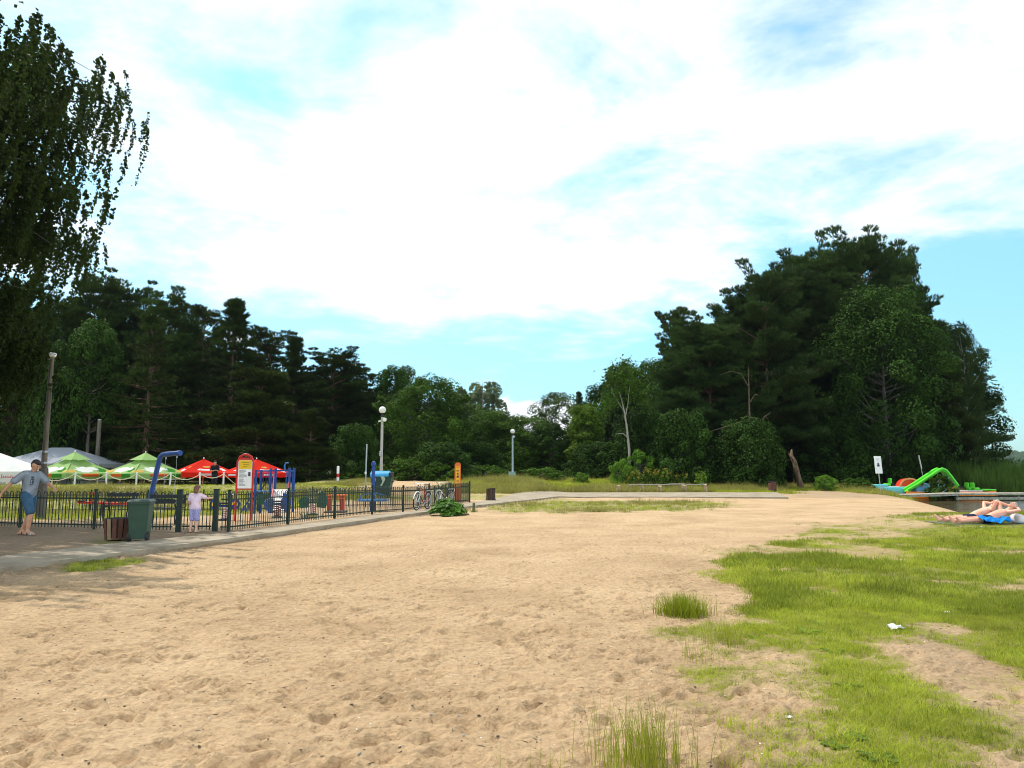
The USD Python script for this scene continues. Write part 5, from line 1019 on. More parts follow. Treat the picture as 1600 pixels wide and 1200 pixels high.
def tent(cx, y, w, d, py_ridge, ridge, py_eave, py_val, m, label, yaw=0.0):
    x = (cx - 800) / FPX * y; z0 = gz(x, y); Z_ = lambda py: 1.5 + (738 - py) / FPX * y
    p = np.array([x, y, z0]); t = thing('party_tent', p, label, 'tent'); c_, s_ = math.cos(yaw), math.sin(yaw)
    L = lambda a, b, z: np.array([x + a * c_ - b * s_, y + a * s_ + b * c_, z]); ze, zr, zv = Z_(py_eave), Z_(py_ridge), Z_(py_val)
    c = [L(-w, -d, ze), L(w, -d, ze), L(w, d, ze), L(-w, d, ze)]; r = [L(-ridge, 0, zr), L(ridge, 0, zr)]
    for face in ([c[0], c[1], r[1], r[0]], [c[1], c[2], r[1]], [c[2], c[3], r[0], r[1]], [c[3], c[0], r[0]]): MB().add(np.array(face), [[0, 1, 2, 3]] if len(face) == 4 else [[0, 1, 2]]).build('roof_panel', m, t, smooth=False)
    for k in range(4): a, b = c[k], c[(k + 1) % 4]; MB().add(np.array([a, b, b + [0, 0, zv - ze], a + [0, 0, zv - ze]]), [[3, 2, 1, 0]]).build('valance', m, t, smooth=False)
    for k in range(4): q = c[k]; g = gz(q[0], q[1]); MB().cyl([q[0], q[1], g - .1], [q[0], q[1], ze - 0.01], 0.035, n=8).build('leg', STEEL, t)
    MB().add(np.array([c[2] + [0, .01, 0], c[3] + [0, .01, 0], [c[3][0], c[3][1] + .01, z0], [c[2][0], c[2][1] + .01, z0]]), [[0, 1, 2, 3]]).build('back_wall', m, t, smooth=False)
    return t, c, ze, zv
tent(98, 57.0, 4.0, 1.9, 700, 0.75, 725, 731, GREYT, 'grey hipped party tent rising behind the green parasol', 0.0)
t, c, ze, zv = tent(-10, 47.5, 3.15, 1.5, 708, 0.5, 737, 753, WU, 'white party tent with red lettering on its hanging edge', 0.0)
RL = mat('faded_red_print', (0.42, 0.03, 0.05), 0.6)
lx = (8 - 800) / FPX * c[0][1]; lw = 0.0
for k, hh in enumerate((0.22, 0.12, 0.13, 0.12, 0.12, 0.18, 0.12)):           # a slanting red word, too blurred to read
    a = lx + 0.115 * k; zb = (ze + zv) / 2 + 0.02
    MB().bar([a, c[0][1] - 0.012, zb - 0.08 + (0.0 if k else -0.05)], [a + 0.05, c[0][1] - 0.012, zb - 0.08 + hh], 0.036, 0.006, up=(0, 1, 0)).build('lettering', RL, t)
    MB().bar([a - 0.01, c[0][1] - 0.014, zb - 0.07], [a + 0.07, c[0][1] - 0.014, zb - 0.03], 0.032, 0.006, up=(0, 1, 0)).build('lettering', RL, t)
# tables and boxes under the canopies
def trestle(px, y, L, label, top_m):
    p = yw(px, y); p[2] = max(p[2], -0.45); t = thing('trestle_table', p, label, 'table', 'tables under the parasols'); MB().box(p + [0, 0, 0.74], (L, 0.7, 0.04), bev=0.008).build('table_top', top_m, t)
    for s in (-1, 1):
        for q in (-1, 1): MB().bar([p[0] + s * (L / 2 - .1), p[1] + q * .28, gz(p[0], p[1]) - .05], p + [s * (L / 2 - .2), q * .12, 0.72], 0.04).build('leg', DGREY, t)
trestle(150, 48.0, 2.2, 'dark table under the green parasol near the grey tent', mat('dark_table', (0.05, 0.04, 0.04), 0.5)); trestle(250, 47.8, 2.0, 'table under the green parasol next to the red ones', mat('grey_table', (0.3, 0.3, 0.32), 0.5)); trestle(318, 49.8, 2.0, 'blue table under the red parasol', mat('blue_table', (0.03, 0.15, 0.32), 0.5)); trestle(100, 47.6, 1.4, 'blue table between the pole and the green parasol', mat('blue_table', (0.03, 0.15, 0.32), 0.5))
p = yw(8, 46.6); t = thing('white_box', p, 'white box with a dark mark under the white tent', 'box'); MB().box(p + [0, 0, 0.25], (0.42, 0.4, 0.42), bev=0.015).build('case', WHITE, t); MB().box(p + [0, -0.203, 0.27], (0.14, 0.006, 0.14)).build('mark', INK, t)

# ---------------------------------------------------------------- rope fence, bollards, lamps, poles
RP = mat('white_rope_post', (0.66, 0.64, 0.60), 0.6, 0.2); ROPE = mat('pale_rope', (0.60, 0.52, 0.38), 0.9, 0.2)
spots = [(8, 46.3), (62, 46.0), (122, 45.6), (172, 45.6), (218, 45.5), (270, 45.3), (317, 45.3), (353, 46.0), (418, 50.0), (469, 54.0), (493, 56.5), (517, 58.0)]
P_ = [yw(a, b) for a, b in spots]
for i, q in enumerate(P_):
    hgt = 0.78 if i != 9 else 0.66; ln = 0.05 * ((i * 7) % 3 - 1)
    t = thing('rope_post', q, ['white rope post outside the white tent', 'white rope post behind the walking man', 'white rope post below the nearest green parasol pole', 'white rope post between the two green parasols', 'white rope post behind the blue swing pole', 'white rope post below the hanging swing chains', 'white rope post between the green and red parasols', 'white rope post before the dark-clothed standing person', 'white rope post behind the play tower', 'white rope post at the outer end of the red parasols', 'white rope post nearest but one to the striped bollard', 'white rope post next to the tall striped bollard'][i], 'post', 'rope fence along the bank')
    MB().tube([q - [0, 0, .15], q + [ln, 0, hgt]], 0.05, 9).build('post', RP, t); MB().lathe([(0, 0.03), (0.045, 0.02), (0.055, 0.0), (0, -0.01)], q + [ln, 0, hgt], 9).build('cap', RP, t)
for i, (a, b) in enumerate(zip(P_[:-1], P_[1:])):
    s = np.linspace(0, 1, 11)[:, None]; c = (a + [0, 0, 0.70]) * (1 - s) + (b + [0, 0, 0.70]) * s - [0, 0, 1] * (0.42 * 4 * s * (1 - s)) * min(1, np.linalg.norm(b - a) / 2.2)
    mb = MB(); mb.tube(c - a, 0.022, 5); v_, f_ = mb.arrays(); pth = '/World/' + numbered('/World', 'rope'); m_ = usdkit.mesh(stage, pth, trimesh.Trimesh(v_, f_, process=False), ROPE, smooth=True); m_.AddTranslateOp().Set(Gf.Vec3d(*a.tolist()))
    data(m_.GetPrim(), ['sagging rope under the white tent edge', 'sagging rope behind the utility pole', 'sagging rope under the nearest green parasol', 'sagging rope between the two green parasols', 'sagging rope behind the blue swing pole', 'sagging rope under the swing arm', 'sagging rope before the first red parasol', 'sagging rope behind the notice board', 'sagging rope behind the play tower', 'sagging rope before the bright bush, the longer span', 'short rope span ending by the striped bollard'][i], 'rope', 'ropes of the rope fence')
def bollard(px, y, h, w, label):
    q = yw(px, y); t = thing('striped_bollard', q, label, 'bollard', 'red and white bollards'); n = 4
    for k in range(n): MB().cyl(q + [0, 0, h * k / n - (0.1 if k == 0 else 0)], q + [0, 0, h * (k + 1) / n], w / 2, n=12).build('band', RED if k in (1, ) or (k == 3 and h < .6) else WHITE, t)
    MB().lathe([(0, 0.03), (w * 0.4, 0.02), (w / 2 + 0.004, 0.0)], q + [0, 0, h], 12).build('cap', WHITE, t)
bollard(530, 54.0, 1.05, 0.19, 'tall red and white striped bollard at the end of the rope fence'); bollard(555, 61.0, 0.52, 0.2, 'short striped bollard behind the thin grey pole'); bollard(560.5, 62.0, 0.52, 0.17, 'short striped bollard close beside the other short one'); bollard(702, 62.0, 0.50, 0.17, 'short striped bollard beside the orange notice post')
for px, y, lab in ((565, 61.0, 'low white stone beside the two short bollards'), (708, 61.5, 'low white stone beside the orange notice post')):
    q = yw(px, y); t = thing('white_stone', q, lab, 'stone'); m = trimesh.creation.icosphere(2, 1.0); v_ = np.array(m.vertices) * [0.24, 0.18, 0.15] * (1 + 0.25 * (meshkit.noise(np.array(m.vertices) * 2 + px, 1)[:, None] - .5)); MB().add(v_ + q + [0, 0, 0.06], m.faces).build('stone', WHITE, t, smooth=True)
for px, y, lab in ((650, 60.0, 'small grey peg behind the sandy rise'), (691, 60.0, 'thin white peg on the sandy rise'), (734, 61.0, 'thin white peg on the grassy rise past the orange post')):
    q = yw(px, y); t = thing('marker_peg', q, lab, 'peg', 'pegs on the far rise'); MB().bar(q - [0, 0, .1], q + [0, 0, 0.42], 0.06, bev=0.01).build('peg', RP, t); MB().box(q + [0, 0, 0.43], (0.075, 0.075, 0.03), bev=0.008).build('cap', RP, t)
GLOBE = mat('opal_globe', (0.86, 0.86, 0.84), 0.25, 0.03, trans=0.3)
q = yw(597, 44.0); t = thing('globe_lamp', q, 'taller globe lamp with a camera, behind the blue-lidded container', 'street lamp', 'globe lamps')
zt = 1.5 + (738 - 636) / FPX * 44; CONC = mat('concrete_pole', (0.40, 0.38, 0.34), 0.8, 0.2)
MB().tube([q - [0, 0, .2], q + [0, 0, 2.0], [q[0], q[1], zt - 0.62]], [0.10, 0.085, 0.07], 12).build('pole', CONC, t, smooth=40); MB().lathe([(0.05, 0), (0.08, 0.05), (0.07, 0.16), (0.11, 0.24)], [q[0], q[1], zt - 0.62], 12).build('collar', DGREY, t); MB().sphere([q[0], q[1], zt - 0.20], 0.21, 3).build('globe', GLOBE, t, smooth=True)
cm = MB().lathe([(0, -0.13), (0.09, -0.09), (0.12, 0.0), (0.11, 0.08), (0.0, 0.1)], [q[0] + 0.16, q[1] - 0.12, zt - 0.78], 12).build('camera_dome', WHITE, t, smooth=40); MB().bar([q[0], q[1], zt - 0.68], [q[0] + 0.16, q[1] - 0.12, zt - 0.68], 0.05).build('arm', WHITE, t); MB().cyl([q[0] - 0.07, q[1] - 0.06, zt - 0.86], [q[0] - 0.2, q[1] - 0.12, zt - 0.89], 0.035, n=8).build('small_camera', WHITE, t); MB().box([q[0] - 0.06, q[1] - 0.08, q[2] + 2.35], (0.1, 0.1, 0.3), bev=0.01).build('junction_box', STEEL, t)
q = yw(801, 60.0); t = thing('globe_lamp', q, 'smaller globe lamp rising from a pale green cabinet', 'street lamp', 'globe lamps'); zt = 1.5 + (738 - 671) / FPX * 60
MB().tube([q - [0, 0, .2], [q[0], q[1], zt - 0.55]], [0.085, 0.06], 12).build('pole', mat('blue_grey_pole', (0.33, 0.40, 0.43), 0.6, 0.2), t); MB().lathe([(0.05, 0), (0.075, 0.06), (0.06, 0.14), (0.10, 0.20)], [q[0], q[1], zt - 0.55], 12).build('collar', DGREY, t); MB().sphere([q[0], q[1], zt - 0.19], 0.19, 3).build('globe', GLOBE, t, smooth=True)
MB().box([q[0] - 0.05, q[1] - 0.12, q[2] + 0.26], (0.55, 0.36, 0.72), bev=0.015).build('cabinet', mat('pale_green_cabinet', (0.30, 0.46, 0.40), 0.6, 0.2), t); MB().box([q[0] + 0.10, q[1] - 0.08, zt - 0.62], (0.10, 0.1, 0.14), bev=0.01).build('sensor', WHITE, t); MB().box([q[0] - 0.05, q[1] - 0.12, q[2] + 0.63], (0.60, 0.41, 0.03), bev=0.008).build('cabinet_lid', STEEL, t)
q = yw(573, 42.0); t = thing('thin_pole', q, 'thin grey metal pole left of the blue carousel post', 'pole'); MB().tube([q - [0, 0, .2], [q[0] + 0.03, q[1], 1.5 + 43 / FPX * 42]], 0.04, 8).build('pole', STEEL, t); MB().lathe([(0, 0.02), (0.045, 0.0)], [q[0] + 0.03, q[1], 1.5 + 43 / FPX * 42], 8).build('cap', WHITE, t); MB().box([q[0] + 0.01, q[1] - 0.05, q[2] + 1.3], (0.1, 0.05, 0.14), bev=0.006).build('clamp', WHITE, t)
q = yw(73, 23.6); t = thing('utility_pole', q, 'wooden pole on a thick concrete foot behind the walking man', 'pole'); WOOD = bark_mat('grey_pole_wood', (0.06, 0.05, 0.04), (0.17, 0.145, 0.115), 14.0, 0.08)
f8 = [(0.140, -0.2), (0.140, 1.5), (0.13, 1.58), (0.08, 1.63), (0.0, 1.64)]; MB().lathe(f8, q, 8).build('concrete_foot', mat('brown_concrete', (0.10, 0.085, 0.07), 0.85, 0.25, bump=0.4), t, smooth=20)
zt = 1.5 + (738 - 556) / FPX * 23.6; MB().tube([q + [0, 0, 1.5], q + [0.0, 0, 2.8], [q[0], q[1], zt]], [0.085, 0.075, 0.065], 10).build('pole', WOOD, t, smooth=40)
for z in (1.75, 2.1): MB().lathe([(0.092, -0.03), (0.092, 0.03)], q + [0, 0, z], 12).build('band', STEEL, t)
MB().bar([q[0] - 0.05, q[1] - 0.1, zt - 0.1], [q[0] + 0.12, q[1] - 0.1, zt - 0.04], 0.06).build('bracket', STEEL, t); MB().box([q[0] + 0.08, q[1] - 0.16, zt + 0.02], (0.26, 0.20, 0.12), 0.3, bev=0.02).build('floodlight', WHITE, t)
q = yw(155, 58.0); t = thing('wooden_pole', q, 'grey wooden pole between the grey tent and the green parasol', 'pole'); MB().tube([q - [0, 0, .2], [q[0], q[1], 1.5 + 82 / FPX * 58]], [0.17, 0.14], 10).build('pole', WOOD, t); MB().lathe([(0, 0.02), (0.15, 0.0), (0.15, -0.06)], [q[0], q[1], 1.5 + 82 / FPX * 58], 10).build('cap', STEEL, t)

# ---------------------------------------------------------------- logs and stump by the path
LOGB = bark_mat('log_bark', (0.16, 0.10, 0.055), (0.42, 0.31, 0.19), 12.0, 0.3); DLOG = bark_mat('dark_stump_bark', (0.018, 0.012, 0.009), (0.085, 0.055, 0.04), 16.0, 0.12); CUT = mat('cut_wood', (0.45, 0.35, 0.22), 0.85, 0.25, 20.0)
def log(px, y, h, r, label, bark, cut, name='log_post', cat='log', group='upright logs beside the path'):
    q = yw(px, y); t = thing(name, q, label, cat, group); rr = np.random.RandomState(int(px)); a = np.linspace(0, 2 * np.pi, 18, endpoint=False); prof = 1 + 0.16 * (rr.rand(18) - 0.5); V_ = []
    for z, s in ((-0.1, 1.15), (0.03, 1.12), (0.12, 1.0), (h * 0.6, 0.97), (h, 0.98)): V_.append(np.c_[r * s * prof * np.cos(a), r * s * prof * np.sin(a), np.full(18, z) + (0.03 * np.cos(a * 1 + px) if z == h else 0)])
    V_ = np.vstack(V_) + q; mb = MB(); mb.add(V_, [[18 * i + j, 18 * i + (j + 1) % 18, 18 * i + 18 + (j + 1) % 18, 18 * i + 18 + j] for i in range(4) for j in range(18)]); mb.build('bark', bark, t, smooth=40)
    c = V_[-18:]; mb = MB(); mb.add(np.vstack([c, c.mean(0)]), [[j, (j + 1) % 18, 18] for j in range(18)]); mb.build('cut_face', cut, t, smooth=False)
    return q
log(767.5, 37.5, 0.60, 0.235, 'dark weathered tree stump beside the path bend', DLOG, mat('dark_cut', (0.12, 0.09, 0.06), 0.9, 0.3, 20.0), 'tree_stump', 'stump', None)
LG = [(965, 0.44, 0.13, 'free-standing upright log at the outer end of the row'), (981, 0.42, 0.07, 'thin upright log next to the free-standing one'), (1002, 0.44, 0.135, 'thick upright log at the start of the rail'), (1029, 0.40, 0.14, 'dark-bottomed upright log under the middle of the rail'), (1058, 0.44, 0.055, 'slim pale upright post touching a thicker log'), (1066, 0.46, 0.18, 'thickest upright log under the rail'), (1099, 0.52, 0.13, 'tall upright log at the end nearest the pines')]
qs = [log(px, 49.2, h, r, lab, LOGB, CUT) for px, h, r, lab in LG]
def pole_between(a, b, r, label): 
    t = thing('wooden_rail', a, label, 'rail', 'rails laid on the logs'); s = np.linspace(0, 1, 6)[:, None]; c = a * (1 - s) + b * s + np.array([0, 0, 1]) * 0.02 * np.sin(9 * s); MB().tube(c, r, 8).build('pole', mat('grey_rail_wood', (0.33, 0.30, 0.26), 0.8, 0.25, 10.0), t, smooth=40)
    for e in (c[0], c[-1]): d = (c[-1] - c[0]) / np.linalg.norm(c[-1] - c[0]) * (1 if e is c[-1] else -1); MB().cyl(e, e + d * 0.006, r * 0.97, n=8).build('cut_end', CUT, t)
top = lambda k: qs[k] + [0, 0, LG[k][1] + 0.035]
pole_between(top(2) - [0.9, 0, -0.005], top(5) + [0.1, 0, 0.03], 0.036, 'pale rail lying across the thick logs'); pole_between(top(5) + [0.2, 0.06, 0.0], top(6) + [0, 0.05, -0.04], 0.03, 'thinner rail running to the tall end log')

# ---------------------------------------------------------------- bare trunks at the wood's edge
def bare(name, pts, rad, m, label, limbs=(), cat='tree', tuftv=None):
    pts = np.array(pts, float); t = thing(name, pts[0], label, cat); MB().tube(pts, rad, 9).build('trunk', m, t, smooth=40)
    for l, r in limbs: MB().tube(np.array(l, float), r, 6).build('limb', m, t, smooth=40)
    if tuftv is not None: MB().add(*tuftv).build('crown', leafy2, t, smooth=False)
A = lambda px, py, y: AT(px, py, y)
bz_ = lambda px, y: AT(px, 738, y) * [1, 1, 0] + [0, 0, gz((px - 800) / FPX * y, y) - 0.1]
bare('bare_trunk', [bz_(1251, 56.5), A(1246, 740, 56.5), A(1241.5, 722, 56.8), A(1236, 711, 57.2), A(1237, 703, 58.5)], [0.26, 0.20, 0.18, 0.14, 0.06], bark_mat('rust_bark', (0.05, 0.03, 0.018), (0.15, 0.10, 0.062)), 'leaning bare brown trunk at the foot of the big dark oak', [([A(1238, 716, 57), A(1233, 712, 56.8), A(1231, 706, 56.6)], [0.07, 0.05, 0.02])])
bl = np.random.RandomState(6); cpts = np.vstack([A(px, py, 60.0) + bl.normal(0, 0.5, (210, 3)) for px, py in ((958, 590), (975, 575), (990, 600), (1000, 625), (955, 625), (942, 640), (968, 600))])
bare('birch_tree', [bz_(984, 60), A(983, 700, 60), A(979, 665, 60), A(975, 640, 60), A(968, 612, 60)], [0.13, 0.10, 0.08, 0.055, 0.02], bark_mat('pale_trunk', (0.20, 0.185, 0.155), (0.42, 0.385, 0.32), 8.0, 1.0), 'slender pale-trunked birch forking above the bright bushes', [([A(975, 642, 60), A(968, 632, 60), A(958, 615, 60), A(952, 596, 60)], [0.04, 0.028, 0.018, 0.008]), ([A(977, 652, 60), A(981, 632, 60), A(984, 600, 60), A(986, 580, 60)], [0.04, 0.026, 0.016, 0.007]), ([A(981, 684, 60), A(973, 677, 59.8), A(962, 678, 59.6)], [0.05, 0.035, 0.015])], tuftv=leaves(bl, cpts, rand_dirs(bl, len(cpts)), 0.17))
DEAD = bark_mat('dead_wood', (0.05, 0.036, 0.024), (0.14, 0.10, 0.065), 10.0, 1.0)
bare('dead_tree', [bz_(1172, 57.5), A(1173, 700, 57.5), A(1171, 640, 57.5), A(1170, 600, 57.5), A(1169, 572, 57.5)], [0.12, 0.09, 0.06, 0.035, 0.012], DEAD, 'dead tree with pale broken limbs against the dark pine', [([A(1170, 605, 57.5), A(1158, 584, 57), A(1142, 580, 56.6), A(1124, 586, 56.4)], [0.035, 0.028, 0.018, 0.008]), ([A(1171, 650, 57.5), A(1184, 662, 57), A(1196, 650, 56.6), A(1204, 645, 56.4)], [0.07, 0.055, 0.04, 0.015]), ([A(1171, 630, 57.5), A(1180, 616, 57), A(1186, 618, 56.5)], [0.05, 0.035, 0.012]), ([A(1172, 655, 57.5), A(1150, 662, 57.2), A(1110, 674, 57)], [0.06, 0.045, 0.015]), ([A(1196, 650, 56.6), A(1201, 657, 56.4)], [0.03, 0.01])], 'dead tree')

# leafy plants: burdock by the path, flowering clump, shore bush
def big_leaves(seed, n, rad, h, L):
    r = np.random.RandomState(seed); out = []
    for i in range(n):
        mb = MB(); az = r.uniform(0, 2 * np.pi); rr = rad * math.sqrt(r.rand()); c = np.array([rr * math.cos(az), rr * math.sin(az), h * (1 - (rr / rad) ** 2 * 0.75) * r.uniform(0.35, 1.0)]); d = np.array([math.cos(az), math.sin(az), r.uniform(-0.55, 0.15)]); d /= np.linalg.norm(d); b = np.cross(d, [0, 0, 1]); b /= np.linalg.norm(b); up_ = np.cross(b, d)
        l = L * r.uniform(0.6, 1.2); s = np.array([0, .25, .6, .85, 1.0]); w = np.array([.10, .42, .46, .28, .02]) * l; cc = c + d * (s * l)[:, None] - np.array([0, 0, 1]) * (0.35 * l * s ** 2)[:, None]
        v_ = np.stack([cc - b * w[:, None] + up_ * 0.10 * l, cc, cc + b * w[:, None] + up_ * 0.10 * l], 1).reshape(-1, 3); mb.add(v_, [[3 * j + a, 3 * j + a + 1, 3 * j + a + 4, 3 * j + a + 3] for j in range(4) for a in (0, 1)]); mb.tube([c * [0.15, 0.15, 0], c * [0.6, 0.6, 0.9], c], 0.009, 4, cap=False); out.append(mb)
    return out
q = G(700, 805, 0.0); q[2] = gz(q[0], q[1]); t = thing('burdock', q, 'big-leaved burdock clump at the end of the concrete path edge', 'plant'); LM = [leaf_mat('burdock_leaf', (0.10, 0.23, 0.025), 0.35, 0.3, (0.26, 0.40, 0.08), 0.4, 2.0), leaf_mat('burdock_leaf_dark', (0.055, 0.14, 0.016), 0.3, 0.3, (0.13, 0.25, 0.04), 0.4, 2.0)]
for i, mb in enumerate(big_leaves(91, 150, 0.60, 0.66, 0.21)): mb.v = [w + q for w in mb.v]; mb.build('leaf', LM[i % 2], t, smooth=False)
def sprig(px, y, n, rad, h, label, m, name='flowering_plant', flower=None, seed=1):
    q = yw(px, y); t = thing(name, q, label, 'plant'); r = np.random.RandomState(seed); st, lf, fl = MB(), [], []
    for i in range(n):
        o = np.r_[r.normal(0, rad * 0.5, 2), 0]; hh = h * r.uniform(0.6, 1.1) * (1 - 0.35 * np.linalg.norm(o) / (rad * 1.5)); e = o * 1.25 + [0, 0, hh]; st.tube([q + o, q + e], 0.012, 3, cap=False)
        w = r.uniform(0.1, 0.9, (26, 1)); lf.append(q + o + (e - o) * w + r.normal(0, 0.10, (26, 3))); 
        if flower is not None: fl.append(q + e + np.c_[r.normal(0, 0.05, (14, 2)), r.uniform(-0.25, 0.12, 14)])
    st.build('stems', mat('stem_green', (0.07, 0.10, 0.03), 0.8), t, kind='stuff'); c = np.vstack(lf); MB().add(*leaves(r, c, rand_dirs(r, len(c)) * [1, 1, 0.5] + [0, 0, 0.5], 0.15, 1.9)).build('foliage', m, t, smooth=False, kind='stuff')
    if flower is not None: c = np.vstack(fl); MB().add(*leaves(r, c, rand_dirs(r, len(c)), 0.09, 1.0)).build('flowers', flower, t, smooth=False, kind='stuff')
GOLD = leaf_mat('yellow_blossom', (0.30, 0.24, 0.03), 0.3, 0.3, (0.52, 0.40, 0.06), 0.6, 1.0)
sprig(1008, 54.0, 34, 1.1, 1.3, 'yellow-flowered clump behind the thick log of the rail', leafy2, flower=GOLD, seed=3); sprig(1040, 54.5, 34, 1.1, 1.2, 'yellow-flowered clump nearer the dark pines', leafy2, flower=GOLD, seed=4); sprig(1094, 53.0, 9, 0.35, 1.3, 'single leafy stem behind the tall end log', lime_leaf, 'leafy_stem', seed=5)
q = yw(741, 28.6); t = thing('short_post', q, 'short mossy post at the corner of the path', 'post'); MB().box(q + [0, 0, 0.14], (0.09, 0.09, 0.44), 0.2, bev=0.01).build('post', bark_mat('mossy_wood', (0.05, 0.06, 0.03), (0.16, 0.17, 0.08), 20.0, 0.3), t); mb = MB(); vv_, ff_ = tuft(72, 40, 0.2, 0.08, 0.012, 0.4); mb.add(vv_ + q, ff_); mb.build('grass', tall_m, t, smooth=False)
q = yw(485, 24.3); mb = MB(); vv_, ff_ = tuft(73, 60, 0.26, 0.16, 0.02, 0.6); t = thing('grass_tuft', yw(485, 22.9), 'dark weedy tuft at the foot of the railing by the green spring animal', 'grass tuft'); mb.add(vv_ + yw(485, 22.9), ff_); mb.build('blades', leafy2, t, smooth=False)

# ---------------------------------------------------------------- jetty, signs, pedal boats
PL = bark_mat('jetty_plank', (0.17, 0.15, 0.12), (0.42, 0.38, 0.31), 7.0, 1.0); BM = bark_mat('jetty_beam', (0.15, 0.14, 0.10), (0.36, 0.35, 0.27), 6.0, 1.0)
JZ, JY = 0.02, 53.0
t = thing('jetty', (31.3, JY, -0.5), 'long grey wooden jetty over the water beyond the sunbathers', 'jetty')
jr = np.random.RandomState(8); x = 31.4
while x < 62: w = 0.145; MB().box((x + w / 2, JY + 1.1 + jr.uniform(-.02, .02), JZ - 0.025 + jr.uniform(-.004, .004)), (w - 0.012, 2.2, 0.05), jr.normal(0, .004), bev=0.006).build('plank', PL, t, smooth=False); x += w
for y in (JY - 0.02, JY + 2.15):
    for k in range(7): a = 31.4 + 4.4 * k; MB().box((a + 2.2, y, JZ - 0.09), (4.38, 0.09, 0.09), 0, bev=0.008).build('beam', BM, t); MB().box((a + 2.2, y - 0.03, JZ - 0.36), (4.38, 0.10, 0.20), 0, bev=0.01).build('float_beam', BM, t)
    for k in range(8): MB().cyl((31.6 + 4.35 * k, y + 0.1, -1.5), (31.6 + 4.35 * k, y + 0.1, JZ - 0.06), 0.09, n=8).build('pile', BM, t)
t = thing('jetty_ramp', (26.0, 51.2, -0.1), 'sloping plank ramp from the sand up to the jetty', 'ramp')
a0, a1 = np.array([25.6, 51.5, gz(25.6, 51.5) + 0.03]), np.array([31.35, 53.5, JZ - 0.02]); d = (a1 - a0); Lr = np.linalg.norm(d); d /= Lr; nrm = np.array([-d[1], d[0], 0]); nrm /= np.linalg.norm(nrm); up_ = np.cross(d, nrm)
n = 38
for k in range(n): c = a0 + d * (k + .5) * Lr / n; MB().box(c, (Lr / n - 0.012, 1.5, 0.045), R=np.stack([d, nrm, up_], 1), bev=0.006).build('plank', PL, t, smooth=False)
for s in (-0.7, 0.7): MB().bar(a0 + nrm * s - up_ * .09, a1 + nrm * s - up_ * .09, 0.09, 0.12).build('beam', BM, t)
def sign(px, y, py0, py1, w, yaw, tilt, label, pict):
    q = yw(px, y); t = thing('sign', q, label, 'sign'); z0, z1 = 1.5 + (738 - py1) / FPX * y, 1.5 + (738 - py0) / FPX * y; x_ = np.array([math.cos(yaw), math.sin(yaw), 0]); u_ = np.array([tilt, 0, 1.0]); u_ /= np.linalg.norm(u_); n_ = np.cross(x_, u_); n_ /= np.linalg.norm(n_)
    hd = q + u_ * (z1 - q[2]); MB().tube([q - u_ * .3, hd - u_ * 0.1], 0.028, 8).build('post', STEEL, t); c = q + u_ * ((z0 + z1) / 2 - q[2]) + n_ * 0.045; R_ = np.stack([x_, -n_, u_], 1); Hh = z1 - z0
    MB().box(c, (w, 0.015, Hh), R=R_, bev=0.004).build('board', WHITE, t)
    if pict: 
        o = c + n_ * 0.010; g_ = lambda pts: Polygon(pts)
        MB().prism(Point(0, 0.08).buffer(0.055), 0.003, frame(x_, u_, n_, o)).build('pictogram', INK, t); MB().prism(g_([(-0.08, -0.12), (0.08, -0.12), (0.10, 0.0), (0.04, 0.04), (-0.05, 0.04), (-0.10, -0.02)]), 0.003, frame(x_, u_, n_, o)).build('pictogram', INK, t)
        for k in range(3): MB().box(c + n_ * 0.0095 + u_ * (0.42 - 0.06 * k), (0.22 - .05 * k, 0.003, 0.02), R=R_).build('print', mat('faint_print', (0.45, 0.46, 0.5), 0.6), t)
    else:
        for k in range(5): MB().box(c + n_ * 0.0095 + u_ * (0.3 - 0.15 * k), (w * 0.7, 0.003, 0.04), R=R_).build('print', mat('faint_print', (0.45, 0.46, 0.5), 0.6), t)
sign(1370.5, 50.0, 713, 740, 0.50, 0.08, -0.05, 'white sign with a small black figure on the shore', True)
sign(1444, 57.5, 711, 732, 0.42, 1.15, -0.16, 'leaning white sign seen edge-on behind the green slide', False)
OH = mat('orange_hull', (0.80, 0.20, 0.01), 0.3, 0.1, bump=0.0); GS = mat('lime_plastic', (0.10, 0.60, 0.03), 0.3, 0.1); TQ = mat('turquoise_hull', (0.12, 0.50, 0.56), 0.3, 0.1); LB_ = mat('light_blue_plastic', (0.16, 0.42, 0.62), 0.3, 0.1); RP2 = mat('scarlet_plastic', (0.72, 0.035, 0.02), 0.3, 0.1); GP = mat('pale_grey_plastic', (0.55, 0.55, 0.54), 0.4, 0.1)
def hull(mb, c, yaw, L, W, H, nose=0.25):
    """a pontoon with rounded ends and a turned-up bow"""
    s = np.linspace(-1, 1, 13); V_ = []; u = np.array([math.cos(yaw), math.sin(yaw), 0]); n = np.array([-u[1], u[0], 0])
    for q in s:
        w = W / 2 * (1 - abs(q) ** 4 * 0.75); zb = 0.25 * H * abs(q) ** 3 + nose * max(0, q - 0.5) ** 1.5; zt = H + nose * 0.8 * max(0, q - 0.45) ** 1.4
        for a, z in ((-1, zb + 0.25 * H), (-0.55, zb), (0.55, zb), (1, zb + 0.25 * H), (1, zt - .05), (0.8, zt), (-0.8, zt), (-1, zt - .05)): V_.append(c + u * q * L / 2 + n * a * w + [0, 0, z])
    F = [[8 * i + a, 8 * i + (a + 1) % 8, 8 * i + 8 + (a + 1) % 8, 8 * i + 8 + a] for i in range(12) for a in range(8)] + [[0, 3, 2, 1], [0, 7, 4, 3], [7, 6, 5, 4], [96, 97, 98, 99], [96, 99, 100, 103], [103, 100, 101, 102]]
    return mb.add(V_, F)
WZ = -0.62
